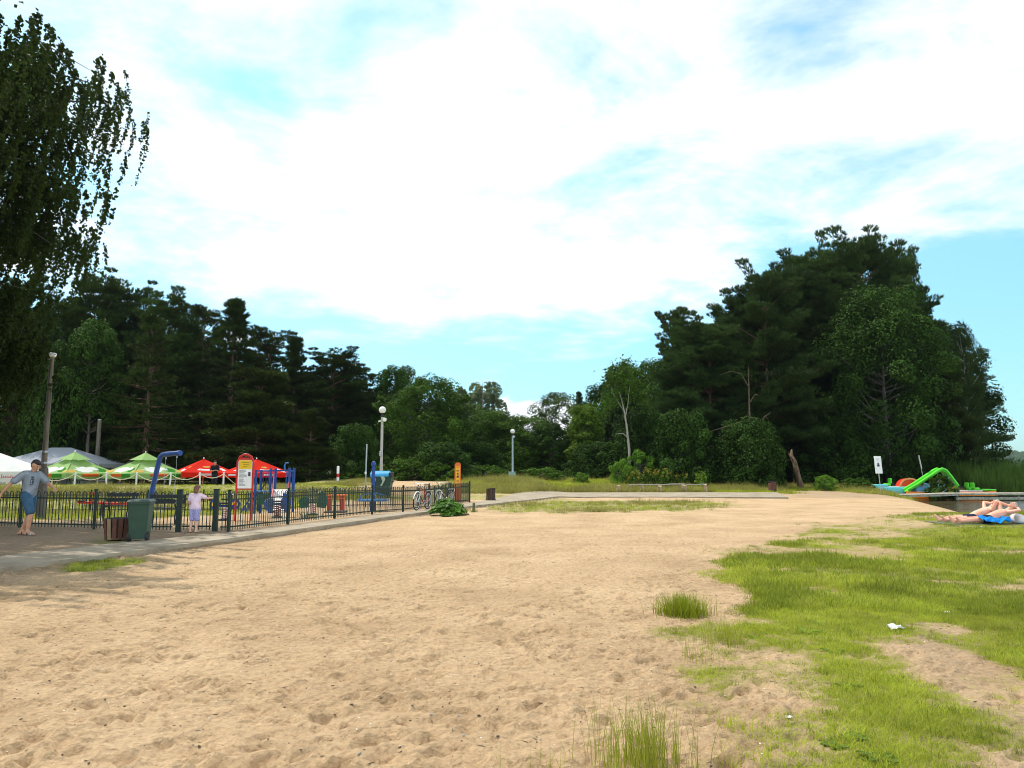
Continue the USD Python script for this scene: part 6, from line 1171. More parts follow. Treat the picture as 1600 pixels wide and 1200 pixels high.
def seat(c, yaw, m, t):
    u = np.array([math.cos(yaw), math.sin(yaw), 0]); R_ = np.stack([u, [-u[1], u[0], 0], [0, 0, 1]], 1); MB().box(c + [0, 0, 0.12], (0.45, 0.48, 0.22), yaw, bev=0.06).build('seat', m, t, smooth=40); MB().box(c - u * 0.24 + [0, 0, 0.40], (0.14, 0.48, 0.42), yaw, bev=0.05).build('seat_back', m, t, smooth=40)
# boat with the slide
by = 57.2; X_ = lambda px, y=by: (px - 800) / FPX * y
c = np.array([X_(1448), by, WZ]); t = thing('pedal_boat', c, 'orange pedal boat carrying a tall lime-green slide', 'pedal boat', 'pedal boats at the jetty')
for s in (-0.62, 0.62): hull(MB(), c + [0, s, 0], math.pi + 0.05, 4.5, 0.6, 0.62).build('hull', OH, t, smooth=50)
MB().box(c + [0, 0, 0.66], (3.0, 1.3, 0.07), 0.05, bev=0.02).build('deck', GP, t); MB().box(c + [-1.1, -0.2, 0.86], (0.9, 0.9, 0.42), 0.1, bev=0.1).build('console', LB_, t, smooth=40)
for dx, dy in ((-0.4, 0.35), (-0.4, -0.35), (0.7, 0.4), (0.7, -0.4)): seat(c + [dx, dy, 0.68], math.pi, LB_, t)
ZZ = lambda py, y=by: 1.5 + (738 - py) / FPX * y
sp = np.array([[X_(1404), by - 0.5, ZZ(766)], [X_(1420), by - 0.48, ZZ(757)], [X_(1438), by - 0.45, ZZ(746)], [X_(1452), by - 0.42, ZZ(737)], [X_(1459), by - 0.40, ZZ(734)], [X_(1465), by - 0.36, ZZ(736)], [X_(1472), by - 0.3, ZZ(744)], [X_(1484), by - 0.2, ZZ(760)]])
w = np.array([0, 0.34, 0]); dn = np.array([0, 0, -0.10])
vv_ = np.stack([sp - w, sp + w, sp + w + dn, sp - w + dn], 1).reshape(-1, 3); MB().add(vv_, [[4 * i + a, 4 * i + (a + 1) % 4, 4 * i + 4 + (a + 1) % 4, 4 * i + 4 + a] for i in range(7) for a in range(4)] + [[3, 2, 1, 0], [28, 29, 30, 31]]).build('slide', GS, t, smooth=30)
for s in (-1, 1): MB().tube(sp + w * s + [0, 0, 0.07], 0.10, 8).build('slide_rim', GS, t, smooth=True)
for k in range(4): q = sp[6] * (1 - k / 4) + sp[7] * k / 4; MB().bar(q - w * 0.8 + [-.06, 0, -0.12], q + w * 0.8 + [-.06, 0, -0.12], 0.06).build('step', WHITE, t)
for dx in (1455, 1464): MB().tube([[X_(dx), by - .4, c[2] + .68], [X_(dx), by - .4, ZZ(740)]], 0.035, 8).build('slide_strut', STEEL, t)
# boat with the lime seat
by2 = 58.8; c = np.array([X_(1506, by2), by2, WZ]); t = thing('pedal_boat', c, 'orange pedal boat with a lime-green seat and bow', 'pedal boat', 'pedal boats at the jetty')
for s in (-0.6, 0.6): hull(MB(), c + [0, s, 0], 0.0, 3.5, 0.6, 0.60).build('hull', OH, t, smooth=50)
MB().box(c + [-0.4, 0, 0.66], (2.3, 1.35, 0.10), 0, bev=0.03).build('deck', GP, t); seat(c + [0.35, 0.35, 0.70], 0.0, GS, t); seat(c + [0.35, -0.35, 0.70], 0.0, GS, t); MB().box(c + [1.35, 0, 0.74], (1.1, 1.1, 0.14), 0, bev=0.06).build('bow_cover', GS, t, smooth=40); MB().tube([c + [-1.6, -.5, .7], c + [-1.6, -.5, .98], c + [-0.5, -.5, .98], c + [-.5, -.5, .7]], 0.03, 8).build('hand_rail', DGREY, t); MB().box(c + [-1.55, 0, 0.86], (0.25, 1.1, 0.34), 0, bev=0.08).build('stern_box', OH, t, smooth=40)
# boat with the red paddle guard
by3 = 58.0; c = np.array([X_(1394, by3), by3, max(WZ, gz(X_(1394, by3), by3) - 0.1)]); t = thing('pedal_boat', c, 'turquoise pedal boat with a round scarlet paddle guard', 'pedal boat', 'pedal boats at the jetty')
for s in (-0.6, 0.6): hull(MB(), c + [0, s, 0], math.pi - 0.1, 3.6, 0.6, 0.62).build('hull', TQ, t, smooth=50)
MB().box(c + [0, 0, 0.66], (2.6, 1.3, 0.08), -0.1, bev=0.03).build('deck', GP, t)
a = np.linspace(0, np.pi, 13); pg = Polygon([(0.78 * math.cos(q), 0.62 * math.sin(q)) for q in a]); MB().prism(pg, 0.5, frame([1, 0, 0], [0, 0, 1], [0, -1, 0], c + [0.70, -0.1, 0.66])).build('paddle_guard', RP2, t, smooth=40); pg2 = Polygon([(0.82 * math.cos(q), 0.68 * math.sin(q)) for q in a] + [(0.70 * math.cos(q), 0.56 * math.sin(q)) for q in a[::-1]]); MB().prism(pg2, 0.06, frame([1, 0, 0], [0, 0, 1], [0, -1, 0], c + [0.78, -0.62, 0.66])).build('guard_rim', mat('salmon_rim', (0.75, 0.22, 0.10), 0.35), t, smooth=40)
seat(c + [-0.5, 0.35, 0.70], math.pi, GS, t); MB().box(c + [-1.25, 0, 0.76], (0.9, 1.1, 0.16), -0.1, bev=0.06).build('bow_cover', TQ, t, smooth=40)
q = np.array([X_(1462, 55.7), 55.7, -0.5]); t = thing('shore_bush', q, 'dark leafy bush growing in front of the green slide', 'bush'); sb = broadleaf(51, 1.75, 1.0, 0.03, 30, 120, 0.11, 0.7, lambda t_: 1.0 - 0.55 * t_ ** 2); LOC[t] = np.zeros(3)
sb[0].build('stem', grey_bark, t); sb[1].build('foliage', leafy2, t, smooth=False)

# ---------------------------------------------------------------- people
import manifold3d as m3
_ico = np.array(trimesh.creation.icosphere(2, 1.0).vertices)
def hull2(a, ra, b, rb): return m3.Manifold.hull_points(np.vstack([np.asarray(a) + _ico * np.asarray(ra, float), np.asarray(b) + _ico * np.asarray(rb, float)]))
def blob(parts, edge, it=12):
    """one continuous surface from tapering pieces, smoothed where they join"""
    M = parts[0]
    for q in parts[1:]: M = M + q
    M = M.refine_to_length(edge); me = M.to_mesh(); v0 = np.array(me.vert_properties)[:, :3].astype(float); f_ = np.array(me.tri_verts)
    from scipy.sparse import coo_matrix
    e = np.vstack([f_[:, [0, 1]], f_[:, [1, 2]], f_[:, [2, 0]]]); e = np.vstack([e, e[:, ::-1]]); A_ = coo_matrix((np.ones(len(e)), (e[:, 0], e[:, 1])), shape=(len(v0),) * 2).tocsr(); A_.data[:] = 1.0
    dg = np.maximum(np.asarray(A_.sum(1)), 1); v_ = v0.copy()
    for k in range(it):
        v_ = v_ + 0.5 * (A_ @ v_ - dg * v_) / dg
        v_ = v_ - 0.40 * (A_ @ v_ - dg * v_) / dg
    dv = v_ - v0; ln = np.linalg.norm(dv, axis=1, keepdims=True); v_ = v0 + dv * np.minimum(1, 0.8 * edge / np.maximum(ln, 1e-9))
    return trimesh.Trimesh(v_, f_, process=False)
def hand(w, d, palm_n, side, S, curl=0.5):
    """palm, four fingers of unequal length with bent knuckles, and a thumb from the side"""
    w, d, n = np.asarray(w, float), np.asarray(d, float), np.asarray(palm_n, float); d = d / np.linalg.norm(d); n = n - d * (n @ d); n /= np.linalg.norm(n); b = np.cross(n, d) * side; out = []
    p = lambda x, y, z: w + S * (d * x + b * y + n * z)
    out.append(m3.Manifold.hull_points(np.vstack([p(0.01, 0, 0) + _ico * 0.022 * S, p(0.085, 0.030, 0) + _ico * 0.013 * S, p(0.085, -0.030, 0) + _ico * 0.013 * S, p(0.03, 0.026, 0) + _ico * 0.014 * S])))
    for y, L in ((0.031, 0.068), (0.011, 0.078), (-0.010, 0.073), (-0.031, 0.057)):
        a0 = p(0.085, y, 0); a1 = a0 + S * L * 0.5 * (d * math.cos(curl) + n * math.sin(curl)); a2 = a1 + S * L * 0.5 * (d * math.cos(curl * 2.2) + n * math.sin(curl * 2.2)); out += [hull2(a0, 0.0095 * S, a1, 0.009 * S), hull2(a1, 0.009 * S, a2, 0.0075 * S)]
    t0, t1, t2 = p(0.025, 0.026, 0.004), p(0.058, 0.058, 0.016), p(0.088, 0.062, 0.026); out += [hull2(t0, 0.012 * S, t1, 0.011 * S), hull2(t1, 0.011 * S, t2, 0.008 * S)]
    return out
def foot(an, fwd, S, up=(0, 0, 1)):
    an, f, u = np.asarray(an, float), np.asarray(fwd, float), np.asarray(up, float); f = f / np.linalg.norm(f); sd = np.cross(u, f); q = lambda x, y, z: an + S * (f * x + sd * y + u * z)
    return [m3.Manifold.hull_points(np.vstack([q(-0.045, 0, -0.05) + _ico * 0.032 * S, q(0.0, 0, 0.0) + _ico * 0.038 * S, q(0.12, 0.02, -0.06) + _ico * 0.024 * S, q(0.12, -0.025, -0.06) + _ico * 0.024 * S])), m3.Manifold.hull_points(np.vstack([q(0.12, 0.02, -0.062) + _ico * 0.022 * S, q(0.12, -0.025, -0.062) + _ico * 0.021 * S, q(0.175, 0.022, -0.068) + _ico * 0.015 * S, q(0.165, -0.03, -0.068) + _ico * 0.012 * S]))]
def head(c, face, up, S):
    c, f, u = np.asarray(c, float), np.asarray(face, float), np.asarray(up, float); f = f / np.linalg.norm(f); u = u - f * (u @ f); u /= np.linalg.norm(u); r = np.cross(f, u); q = lambda x, y, z: c + S * (f * x + r * y + u * z)
    sk = m3.Manifold.hull_points(np.vstack([q(-0.015, 0, 0.03) + _ico * 0.088 * S, q(0.02, 0, 0.01) + _ico * 0.076 * S, q(0.045, 0, -0.085) + _ico * 0.036 * S, q(0.02, 0.03, -0.06) + _ico * 0.03 * S, q(0.02, -0.03, -0.06) + _ico * 0.03 * S]))
    ns = m3.Manifold.hull_points(np.vstack([q(0.085, 0, 0.02) + _ico * 0.010 * S, q(0.112, 0, -0.025) + _ico * 0.012 * S, q(0.085, 0.016, -0.03) + _ico * 0.009 * S, q(0.085, -0.016, -0.03) + _ico * 0.009 * S]))
    ears = [m3.Manifold.hull_points(np.vstack([q(0.0, s * 0.086, 0.02) + _ico * 0.013 * S, q(0.002, s * 0.083, -0.025) + _ico * 0.010 * S, q(-0.022, s * 0.092, 0.012) + _ico * 0.008 * S])) for s in (-1, 1)]
    br = hull2(q(0.080, 0.032, 0.036), 0.012 * S, q(0.080, -0.032, 0.036), 0.012 * S); ch = hull2(q(0.06, 0.012, -0.092), 0.022 * S, q(0.06, -0.012, -0.092), 0.022 * S)
    eyes = [q(0.082, s * 0.033, 0.008) for s in (-1, 1)]; mouth = (q(0.083, 0.022, -0.058), q(0.090, 0, -0.057), q(0.083, -0.022, -0.058))
    return [sk, ns, br, ch] + ears, eyes, mouth, q
SKIN = lambda n, c: (MATS.get(n) or MATS.setdefault(n, usdkit.material(stage, '/World/Looks/' + n, {'g': ('texture_coordinate', {}), 'n': ('noise_texture', {'scale': 9.0, 'detail': 3.0}), 'r': ('rgb_ramp', {'ramp': [(0.3, tuple(np.array(c) * (0.9, 0.82, 0.8))), (0.6, tuple(c))]}), 'p': ('principled_bsdf', {'roughness': 0.5, 'specular_ior_level': 0.35, 'subsurface_weight': 0.15, 'subsurface_scale': 0.02, 'subsurface_radius': (1, 0.35, 0.2)})}, [('g.object', 'n.vector'), ('n.fac', 'r.fac'), ('r.color', 'p.base_color')], surface='p.BSDF')))
def person(name_label, J, S, skin, face, up, palms, curl=(0.5, 0.5), feet=None, loc=None, group=None, chestw=1.0, edge=0.016):
    """J: joints in world coordinates. returns the path and helpers for dressing it"""
    t = thing('person', loc, name_label, 'person', group); P = []
    cw = 0.05 * S
    P.append(m3.Manifold.hull_points(np.vstack([J['hipL'] + _ico * 0.095 * S, J['hipR'] + _ico * 0.095 * S, J['belly'] + _ico * np.array([0.115, 0.115, 0.115]) * S])))
    P.append(m3.Manifold.hull_points(np.vstack([J['belly'] + _ico * 0.118 * S * chestw, J['chest'] + _ico * 0.122 * S * chestw, (J['shL'] * 0.75 + J['shR'] * 0.25) + _ico * 0.075 * S, (J['shR'] * 0.75 + J['shL'] * 0.25) + _ico * 0.075 * S])))
    P.append(hull2(J['shL'], 0.062 * S, J['shR'], 0.062 * S)); P.append(hull2((J['shL'] + J['shR']) / 2, 0.062 * S, J['neck'], 0.052 * S)); hp, eyes, mouth, q = head(J['head'], face, up, S); P.append(hull2(J['neck'], 0.052 * S, q(-0.015, 0, -0.04), 0.058 * S)); P += hp
    for s in 'LR':
        P += [hull2(J['sh' + s], 0.058 * S, J['el' + s], 0.040 * S), hull2(J['el' + s], 0.041 * S, J['el' + s] * 0.65 + J['wr' + s] * 0.35, 0.040 * S), hull2(J['el' + s] * 0.65 + J['wr' + s] * 0.35, 0.040 * S, J['wr' + s], 0.026 * S)]
        d, n = palms[s]; P += hand(J['wr' + s], d, n, 1 if s == 'R' else -1, S * 1.02, curl['LR'.index(s)])
        P += [hull2(J['hip' + s], 0.092 * S, J['kn' + s], 0.056 * S), hull2(J['kn' + s], 0.056 * S, J['kn' + s] * 0.68 + J['an' + s] * 0.32, 0.058 * S), hull2(J['kn' + s] * 0.68 + J['an' + s] * 0.32, 0.057 * S, J['an' + s], 0.036 * S)]
        ff, fu = feet[s]; P += foot(J['an' + s], ff, S, fu)
    b = blob(P, edge, 10); MB().tm(b).build('body', skin, t, smooth=True)
    for e in eyes: MB().sphere(e, 0.0115 * S, 2).build('eye', mat('eye_dark', (0.03, 0.022, 0.018), 0.2), t, smooth=True)
    MB().tube(mouth, 0.006 * S, 6).build('mouth', mat('lips', (0.30, 0.10, 0.08), 0.5), t, smooth=True)
    return t, q
def garment(parts, name, m, t, edge=0.022, it=8): return MB().tm(blob(parts, edge, it)).build(name, m, t, smooth=True)
def hair(q, S, m, t, pieces):
    P = [m3.Manifold.hull_points(np.vstack([q(*c) + _ico * r * S for c, r in pc])) for pc in pieces]; MB().tm(blob(P, 0.014, 4)).build('hair', m, t, smooth=True)
V = lambda *a: np.array(a, float)
fab = lambda n, c, v=0.2: mat(n, c, 0.9, v, 7.0, 0.1, bump=0.5, bscale=60.0)

# the man striding along by the railing
b = G(42, 836, 0.085); b[2] = gz(b[0], b[1]); S = 0.99
J = dict(hipL=b + V(-.02, .085, .87), hipR=b + V(-.02, -.085, .87), belly=b + V(-.03, 0, 1.05), chest=b + V(.00, 0, 1.24), shL=b + V(.07, .17, 1.36), shR=b + V(-.04, -.185, 1.37), neck=b + V(.045, 0, 1.45), head=b + V(.085, 0, 1.56),
     elR=b + V(-.26, -.30, 1.16), wrR=b + V(-.40, -.36, .95), elL=b + V(.28, .20, 1.14), wrL=b + V(.47, .06, 1.06),
     knR=b + V(.10, -.09, .47), anR=b + V(.06, -.09, .09), knL=b + V(-.02, .10, .47), anL=b + V(-.20, .10, .085))
t, q = person('man in a grey T-shirt and denim shorts walking past the railing', J, S, SKIN('tanned_skin', (0.44, 0.22, 0.13)), V(.9, -.25, -.42), V(.3, 0, 1), {'R': (V(-.4, -.15, -.9), V(.5, .8, 0)), 'L': (V(.85, -.45, -.25), V(0, -.3, -1))}, (0.45, 0.55), {'R': (V(1, -.15, 0), V(0, 0, 1)), 'L': (V(1, .1, -.05), V(.05, 0, 1))}, b)
TS = usdkit.material(stage, '/World/Looks/grey_tshirt', {'g': ('texture_coordinate', {}), 'n': ('noise_texture', {'scale': 5.0, 'detail': 3.0, 'distortion': 1.0}), 'r': ('rgb_ramp', {'ramp': [(0.3, (0.17, 0.19, 0.215)), (0.6, (0.25, 0.27, 0.30))]}), 'b': ('bump', {'strength': 0.8, 'distance': 0.03}), 'p': ('principled_bsdf', {'roughness': 0.95, 'specular_ior_level': 0.1})}, [('g.object', 'n.vector'), ('n.fac', 'r.fac'), ('n.fac', 'b.height'), ('r.color', 'p.base_color'), ('b.normal', 'p.normal')], surface='p.BSDF')
def half(a, b_, u): return a * (1 - u) + b_ * u
sh = [m3.Manifold.hull_points(np.vstack([half(J['hipL'], J['hipR'], .1) + V(0, 0, .03) + _ico * .115, half(J['hipL'], J['hipR'], .9) + V(0, 0, .03) + _ico * .115, J['belly'] + V(.02, 0, 0) + _ico * .150])), m3.Manifold.hull_points(np.vstack([J['belly'] + V(.02, 0, 0) + _ico * .150, J['chest'] + _ico * .150, half(J['shL'], J['shR'], .12) + _ico * .088, half(J['shR'], J['shL'], .12) + _ico * .088])), hull2(J['shL'], .078, J['shR'], .078), hull2(J['shL'], .082, half(J['shL'], J['elL'], .72), .080), hull2(J['shR'], .082, half(J['shR'], J['elR'], .72), .080)]
garment(sh, 't_shirt', TS, t)
# the dark print on the chest
pr = np.random.RandomState(3); fr_ = np.cross(V(.15, 1, 0), V(0, 0, 1)); 
for (u0, z0, w, h) in ((0.0, .10, .17, .028), (-.03, .02, .07, .13), (.05, .055, .08, .03), (.075, -.01, .04, .07), (0.02, -.07, .13, .014)):
    c = J['chest'] + V(.145, -.06 + u0 * .5, -.03 + z0 * .9); c = J['chest'] + V(.075 + u0 * .55, -.133 + u0 * .30, -.04 + z0); MB().box(c, (w * 0.7, 0.016, h), 0.45, bev=0.004).build('shirt_print', mat('navy_print', (0.035, 0.04, 0.06), 0.8), t)
sh = [m3.Manifold.hull_points(np.vstack([J['hipL'] + V(0, 0, .04) + _ico * .112, J['hipR'] + V(0, 0, .04) + _ico * .112])), hull2(J['hipL'], .118, half(J['hipL'], J['knL'], .84), .096), hull2(J['hipR'], .118, half(J['hipR'], J['knR'], .84), .096)]
garment(sh, 'denim_shorts', fab('denim', (0.045, 0.095, 0.155), 0.3), t)
hair(q, S, mat('dark_hair', (0.018, 0.012, 0.010), 0.6, 0.3), t, [[((-.03, 0, .055), .088), ((.03, 0, .075), .066)], [((-.05, 0, .02), .078), ((-.055, 0, -.03), .055)], [((.05, .03, .09), .03), ((.075, -.02, .075), .024)]])
for s in 'RL':
    d = V(1, -.15 if s == 'R' else .1, 0); d /= np.linalg.norm(d); sd = V(-d[1], d[0], 0); a = J['an' + s]; q2 = lambda x, y, z: a + d * x + sd * y + V(0, 0, z)
    so = MB().prism(Polygon([(-.085, -.035), (.06, -.045), (.19, -.05), (.205, .0), (.18, .05), (.05, .042), (-.085, .035)]).buffer(.006), .022, frame(d, sd, V(0, 0, 1), q2(0, 0, -.105))).build('sandal', DGREY, t)
    for x in (.03, .12): MB().tube([q2(x, -.05, -.085), q2(x, -.03, -.02 - .2 * (x - .03)), q2(x, .03, -.02 - .2 * (x - .03)), q2(x, .05, -.085)], .014, 6).build('strap', DGREY if x < .1 else mat('pale_strap', (0.4, 0.38, 0.35), 0.6), so)

# the girl at the gate, seen from behind
b = G(303, 832, 0.085); b[2] = gz(b[0], b[1]) ; S = 0.655
J = dict(hipL=b + V(-.055, .0, .53), hipR=b + V(.055, -.01, .53), belly=b + V(0, .01, .66), chest=b + V(0.0, .015, .78), shL=b + V(-.115, .0, .865), shR=b + V(.105, .03, .87), neck=b + V(.0, .03, .92), head=b + V(.015, .045, 1.015),
     elL=b + V(-.15, .02, .70), wrL=b + V(-.13, .10, .58), elR=b + V(.22, .13, .795), wrR=b + V(.345, .32, .80), knL=b + V(-.065, .005, .28), anL=b + V(-.09, -.01, .06), knR=b + V(.045, .01, .28), anR=b + V(.045, -.005, .06))
t, q = person('small girl in a pale pink shirt and patterned shorts opening the gate', J, S, SKIN('fair_skin', (0.62, 0.36, 0.25)), V(.45, .85, -.25), V(0, 0, 1), {'L': (V(.1, .3, -1), V(1, 0, 0)), 'R': (V(.7, .6, .05), V(0, .3, -1))}, (0.5, 0.8), {'L': (V(-.25, 1, 0), V(0, 0, 1)), 'R': (V(.15, 1, 0), V(0, 0, 1))}, b)
sh = [m3.Manifold.hull_points(np.vstack([J['hipL'] + V(0, 0, .05) + _ico * .086, J['hipR'] + V(0, 0, .05) + _ico * .086, J['belly'] + _ico * .098])), m3.Manifold.hull_points(np.vstack([J['belly'] + _ico * .098, J['chest'] + _ico * .096, half(J['shL'], J['shR'], .1) + _ico * .058, half(J['shR'], J['shL'], .1) + _ico * .058])), hull2(J['shL'], .054, half(J['shL'], J['elL'], .62), .055), hull2(J['shR'], .054, half(J['shR'], J['elR'], .62), .055)]
garment(sh, 'shirt', fab('pale_pink_cotton', (0.70, 0.52, 0.60), 0.12), t, 0.016)
sh = [m3.Manifold.hull_points(np.vstack([J['hipL'] + V(0, 0, .01) + _ico * .078, J['hipR'] + V(0, 0, .01) + _ico * .078])), hull2(J['hipL'], .078, half(J['hipL'], J['knL'], .85), .060), hull2(J['hipR'], .078, half(J['hipR'], J['knR'], .85), .060)]
PS = usdkit.material(stage, '/World/Looks/patterned_shorts', {'g': ('texture_coordinate', {}), 'n': ('voronoi_texture', {'scale': 32.0}), 'r': ('rgb_ramp', {'ramp': [(0.25, (0.16, 0.14, 0.38)), (0.5, (0.45, 0.42, 0.62)), (0.8, (0.20, 0.20, 0.48))]}), 'p': ('principled_bsdf', {'roughness': 0.9})}, [('g.object', 'n.vector'), ('n.distance', 'r.fac'), ('r.color', 'p.base_color')], surface='p.BSDF')
garment(sh, 'shorts', PS, t, 0.016)
hair(q, S, mat('brown_hair', (0.16, 0.072, 0.04), 0.6, 0.35), t, [[((-.03, 0, .05), .098), ((.03, 0, .075), .074)], [((-.045, 0, .03), .095), ((-.055, 0.01, -.085), .085)], [((-.03, .075, 0), .035), ((-.04, .07, -.12), .035)], [((-.03, -.075, 0), .035), ((-.045, -.06, -.12), .035)]])

# two sunbathers on the grass
def lying(base, S, label, skin, elbow_near, elbow_far, raise_, belly):
    x0, y0 = base; z = gz(x0, y0) + 0.02; B = V(x0, y0, z)      # feet towards -x
    K = lambda *a: V(*a) * S
    J = dict(anL=B + K(-.86, .06, .075), anR=B + K(-.80, -.13, .075), knL=B + K(-.46, .08, .125), knR=B + K(-.42, -.10, .105), hipL=B + K(-.02, .095, .12), hipR=B + K(-.02, -.095, .12), belly=B + K(.20, 0, .15 + belly), chest=B + K(.42, 0, .19 + .35 * raise_), shL=B + K(.58, .19, .19 + .7 * raise_), shR=B + K(.58, -.19, .19 + .7 * raise_), neck=B + K(.68, 0, .22 + .9 * raise_), head=B + K(.80, 0, .27 + 1.1 * raise_))
    J['elR'] = J['shR'] + S * elbow_near; J['elL'] = J['shL'] + S * elbow_far; J['wrR'] = J['head'] + K(.06, -.12, -.04); J['wrL'] = J['head'] + K(.06, .12, -.03)
    t, q = person(label, J, S, skin, V(-.35, -.25, .9), V(1, 0, .35), {'R': (V(.2, 1, -.25), V(0, 0, 1)), 'L': (V(.2, -1, -.25), V(0, 0, 1))}, (.3, .3), {'L': (V(-.35, .15, 1), V(1, 0, .35)), 'R': (V(-.45, -.35, .9), V(.9, 0, .45))}, B, chestw=1.12)
    return J, t, q
pink = SKIN('sunburnt_skin', (0.66, 0.34, 0.235)); GH = mat('grey_hair', (0.33, 0.30, 0.27), 0.7, 0.3)
J, t, q = lying((12.78, 20.25), 0.95, 'nearer sunbather in dark trunks lying on the grass, arms behind head', pink, V(.14, -.20, .06), V(.05, .12, .25), .20, .03)
def trunks(J, t, m): garment([m3.Manifold.hull_points(np.vstack([J['hipL'] + V(.06, 0, .01) + _ico * .110, J['hipR'] + V(.06, 0, .01) + _ico * .110])), hull2(J['hipL'], .108, half(J['hipL'], J['knL'], .18), .100), hull2(J['hipR'], .108, half(J['hipR'], J['knR'], .18), .100)], 'trunks', m, t)
trunks(J, t, fab('black_trunks', (0.015, 0.016, 0.022)))
hair(q, 0.95, GH, t, [[((-.03, 0, .055), .086), ((.02, 0, .08), .064)], [((-.055, 0, .02), .076), ((-.06, 0, -.02), .055)]]); HN = J['head'].copy()
J2, t, q = lying((12.72, 20.85), 0.93, 'farther sunbather lying behind the other one, elbows raised', SKIN('rosy_skin', (0.68, 0.37, 0.26)), V(.04, -.14, .24), V(.10, .16, .20), .26, .05)
trunks(J2, t, fab('navy_trunks', (0.02, 0.025, 0.05))); hair(q, 0.93, GH, t, [[((-.03, 0, .055), .086), ((.02, 0, .08), .064)], [((-.055, 0, .02), .076), ((-.06, 0, -.02), .055)]])
# what lies with them
def towel(c, w, h, yaw, m, label, name, lift=0.0, crump=0.05, seed=1, drape=None):
    n = 18; u, v_ = np.meshgrid(np.linspace(-.5, .5, n), np.linspace(-.5, .5, n)); x = c[0] + u * w * math.cos(yaw) - v_ * h * math.sin(yaw); y = c[1] + u * w * math.sin(yaw) + v_ * h * math.cos(yaw); z = ground(x, y) + 0.02 + lift + crump * meshkit.fbm(np.stack([u * 5 + seed, v_ * 5, 0 * u], -1), 3, seed) 
    if drape is not None: z = z + drape(u, v_)
    pts = np.stack([x, y, z], -1).reshape(-1, 3); low = pts - [0, 0, 0.012]; i = np.arange(n * n).reshape(n, n); F = np.stack([i[:-1, :-1], i[:-1, 1:], i[1:, 1:], i[1:, :-1]], -1).reshape(-1, 4); rim = np.concatenate([i[0, :], i[1:, -1], i[-1, -2::-1], i[-2:0:-1, 0]]); r2 = np.roll(rim, -1); N = n * n
    c3 = np.array([c[0], c[1], float(ground(c[0], c[1]))]); t = thing(name, c3, label, 'towel'); MB().add(np.vstack([pts, low]), np.vstack([F, F[:, ::-1] + N, np.stack([r2, rim, rim + N, r2 + N], 1)])).build('cloth', m, t, smooth=50)
towel((12.86, 19.98), 0.72, 0.34, 0.04, fab('blue_towel', (0.012, 0.20, 0.62), 0.3), 'crumpled bright blue towel against the nearer sunbather', 'blue_towel', 0.0, 0.20, 4, lambda u, v_: 0.10 * (0.5 + v_)); towel((12.75, 20.5), 2.3, 1.3, 0.03, fab('dark_blanket', (0.10, 0.12, 0.10), 0.3), 'dark blanket under the two sunbathers', 'blanket', -0.005, 0.015, 7)
def cushion(c, size, yaw, m, label, name, cat, z=0.0):
    mm = trimesh.creation.icosphere(3, 1.0); v_ = np.array(mm.vertices); v_ = np.sign(v_) * np.abs(v_) ** 0.75; v_ = v_ / np.abs(v_).max(0) * np.array(size) / 2; v_ *= 1 + 0.12 * (meshkit.noise(v_ * 9 + 3, 2)[:, None] - .5); c_, s_ = math.cos(yaw), math.sin(yaw); v_ = v_ @ np.array([[c_, s_, 0], [-s_, c_, 0], [0, 0, 1]]); o = np.array([*c, gz(*c) + z]); t = thing(name, o, label, cat); MB().add(v_ + o + [0, 0, size[2] / 2], mm.faces).build('body', m, t, smooth=True); return t, o
cushion((13.66, 20.30), (0.28, 0.42, 0.26), 0.1, fab('white_pillow', (0.74, 0.68, 0.70), 0.1), 'white pillow beneath the head of the nearer sunbather', 'pillow', 'pillow', 0.02); cushion((13.58, 20.9), (0.28, 0.42, 0.30), 0.0, fab('white_pillow', (0.74, 0.68, 0.70), 0.1), 'white pillow beneath the head of the farther sunbather', 'pillow', 'pillow', 0.02)
cushion((13.95, 20.25), (0.26, 0.34, 0.20), -0.2, fab('pink_towel_roll', (0.72, 0.55, 0.58), 0.1), 'rolled pale pink towel past the heads of the sunbathers', 'towel_roll', 'towel')
t, o = cushion((14.22, 20.1), (0.36, 0.26, 0.20), 0.2, fab('black_bag', (0.015, 0.015, 0.018)), 'small black bag beside the rolled pink towel', 'bag', 'bag'); MB().tube([o + [-.12, 0, .18], o + [-.08, 0, .27], o + [.08, 0, .27], o + [.12, 0, .18]], .012, 6).build('handle', DGREY, t)
